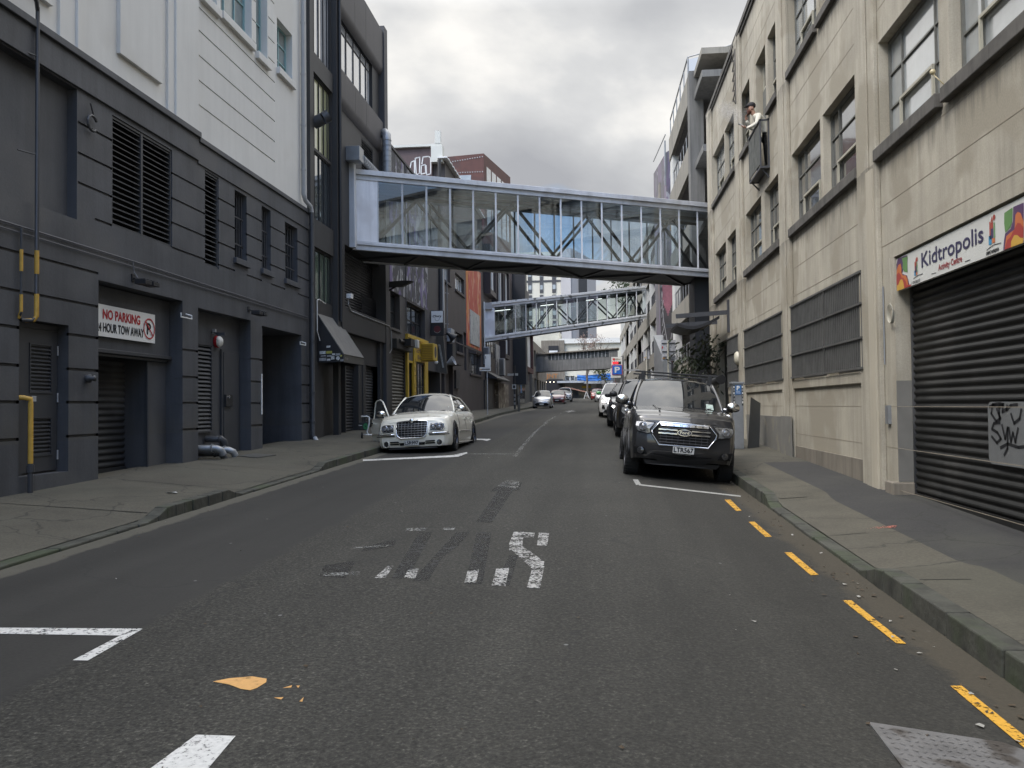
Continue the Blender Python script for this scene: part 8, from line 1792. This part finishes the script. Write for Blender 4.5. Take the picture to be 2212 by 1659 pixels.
# head with neck, tipped forward
hd = [(-.17, 0, 1.44), (-.215, 0, 1.52), (-.25, 0, 1.585), (-.265, 0, 1.66), (-.25, 0, 1.73)]
skin('head', hd, [(0, 1), (1, 2), (2, 3), (3, 4)], [(.058, .058), (.062, .062), (.082, .074), (.1, .08), (.075, .065)], M_SKIN, man)
def blob(nm, c, s_, m_, par=man, n=14):
    t = MB(); t.ball(c, 1, n, s_); o = obj(nm, t, m_, None, smooth=True); o.parent = par; return o
blob('nose', (-.365, 0, 1.625), (.022, .014, .02), M_SKIN); blob('ear', (-.235, -.085, 1.625), (.02, .01, .032), M_SKIN); blob('ear', (-.235, .085, 1.625), (.02, .01, .032), M_SKIN)
for s_ in (-1, 1): blob('eye', (-.345, s_*.033, 1.65), (.012, .012, .009), M_HAIR)
blob('mouth', (-.352, 0, 1.578), (.01, .026, .007), M_RED)
bd = MB(); bd.ball((-.29, 0, 1.555), 1, 16, (.07, .075, .055)); bd.ball((-.315, 0, 1.525), 1, 14, (.045, .05, .045)); bd.ball((-.25, 0, 1.60), 1, 14, (.055, .083, .06)); o = obj('beard', bd, M_HAIR, None, smooth=True); o.parent = man
cp_ = MB()
for i in range(9):
    pass
cp_.lathe((-.25, 0, 1.675), (.12, 0, 1), [(.103, 0), (.106, .03), (.1, .06), (.08, .092), (.045, .11), (0, .116)], 24)
cp_.add([(-.33, -.075, 1.69), (-.40, -.06, 1.672), (-.435, 0, 1.665), (-.40, .06, 1.672), (-.33, .075, 1.69), (-.33, -.075, 1.7), (-.40, -.06, 1.684), (-.435, 0, 1.678), (-.40, .06, 1.684), (-.33, .075, 1.7)], [(0, 1, 2, 3, 4), (9, 8, 7, 6, 5), (0, 5, 6, 1), (1, 6, 7, 2), (2, 7, 8, 3), (3, 8, 9, 4)])
o = obj('cap', cp_, M_CAP, None, smooth=True, auto=40); o.parent = man
# hands: palm and five separate bent fingers each
def hand(nm, w, d, n, curl, flip=1):
    """w wrist, d pointing direction, n palm normal"""
    w = Vector(w); d = Vector(d).normalized(); n = Vector(n); n = (n-d*n.dot(d)).normalized(); s = d.cross(n)*flip
    vs = [w, w+d*.045, w+d*.085]; es = [(0, 1), (1, 2)]; rd = [(.026, .02), (.036, .017), (.038, .014)]
    pm_ = skin(nm, [tuple(v) for v in vs], es, rd, M_SKIN, man, 2)
    for k, (off, ln) in enumerate(((-.03, .062), (-.01, .072), (.01, .068), (.03, .054))):
        b = w+d*.075+s*off; dd1 = (d+n*curl*.4).normalized(); dd2 = (d+n*curl*1.2).normalized(); dd3 = (d*.6+n*curl*1.9).normalized()
        p1 = b+dd1*ln*.5; p2 = p1+dd2*ln*.35; p3 = p2+dd3*ln*.3
        skin('finger', [tuple(v) for v in (b-d*.02, b, p1, p2, p3)], [(0, 1), (1, 2), (2, 3), (3, 4)], [.0095, .0095, .009, .008, .007], M_SKIN, pm_, 1)
    b = w+d*.03-s*.03; p1 = b+(d*.6-s+n*.5).normalized()*.035; p2 = p1+(d+n*.5).normalized()*.03
    skin('thumb', [tuple(v) for v in (b, p1, p2)], [(0, 1), (1, 2)], [.012, .0105, .009], M_SKIN, pm_, 1)
hand('hand', (-.40, -.14, 1.105), (-1, .15, .35), (.2, 0, 1), .55)
hand('hand', (-.36, .08, 1.36), (-.25, -.25, 1), (.6, -.3, -.4), .5, -1)
ph = MB(); c = Vector((PX_+.1-.53, PY_-.115, pz+1.195)); ax = Vector((-.8, .12, .55)).normalized(); ay = Vector((0, 1, 0)); az = ax.cross(ay)
ph.hexa([c+ax*a*.075+ay*b*.037+az*q for q in (-.004, .004) for a, b in ((-1, -1), (1, -1), (1, 1), (-1, 1))]); obj('phone', ph, M_WPAINT, label='slim pale phone held out by the man on the balcony', cat='phone', loc=c)
cg = MB(); c1_ = Vector((PX_+.1-.36, PY_+.005, pz+1.575)); cg.tube([c1_, c1_+Vector((-.075, -.01, .0))], .0045, 8); obj('cigarette', cg, M_WPAINT, label='cigarette at the lips of the man on the balcony', cat='cigarette', loc=c1_)
# his smoke: a small real volume drifting off to the left
m = bpy.data.materials.new('smoke'); m.use_nodes = True; nt = m.node_tree; nt.nodes.clear(); vo = N(nt, 'ShaderNodeVolumePrincipled'); vo.inputs['Color'].default_value = (.9, .9, .92, 1)
tcx = N(nt, 'ShaderNodeTexCoord'); nz = N(nt, 'ShaderNodeTexNoise', i_Scale=5., i_Detail=4., i_Distortion=1.5); nt.links.new(tcx.outputs['Object'], nz.inputs['Vector']); dn_ = ramp(nt, nz.outputs[0], [(.45, 0.), (.75, 1.)]); ln_ = N(nt, 'ShaderNodeVectorMath', operation='LENGTH'); nt.links.new(tcx.outputs['Object'], ln_.inputs[0]); fall = ramp(nt, math_(nt, 'MULTIPLY', ln_.outputs['Value'], 1.), [(.1, 1.), (.95, 0.)])
nt.links.new(math_(nt, 'MULTIPLY', math_(nt, 'MULTIPLY', dn_.outputs[0], fall.outputs[0]), 7.), vo.inputs['Density']); oo = N(nt, 'ShaderNodeOutputMaterial'); nt.links.new(vo.outputs[0], oo.inputs['Volume'])
sm_ = MB(); sm_.ball((0, 0, 0), 1, 16); o = obj('smoke', sm_, m, label='wisp of pale cigarette smoke drifting left of the man on the balcony', cat='smoke'); o['kind'] = 'stuff'; o.location = (PX_-.62, PY_+.2, pz+1.62); o.scale = (.5, .3, .28); o.rotation_euler = (0, radians(35), 0)
del o['label']; del o['category']
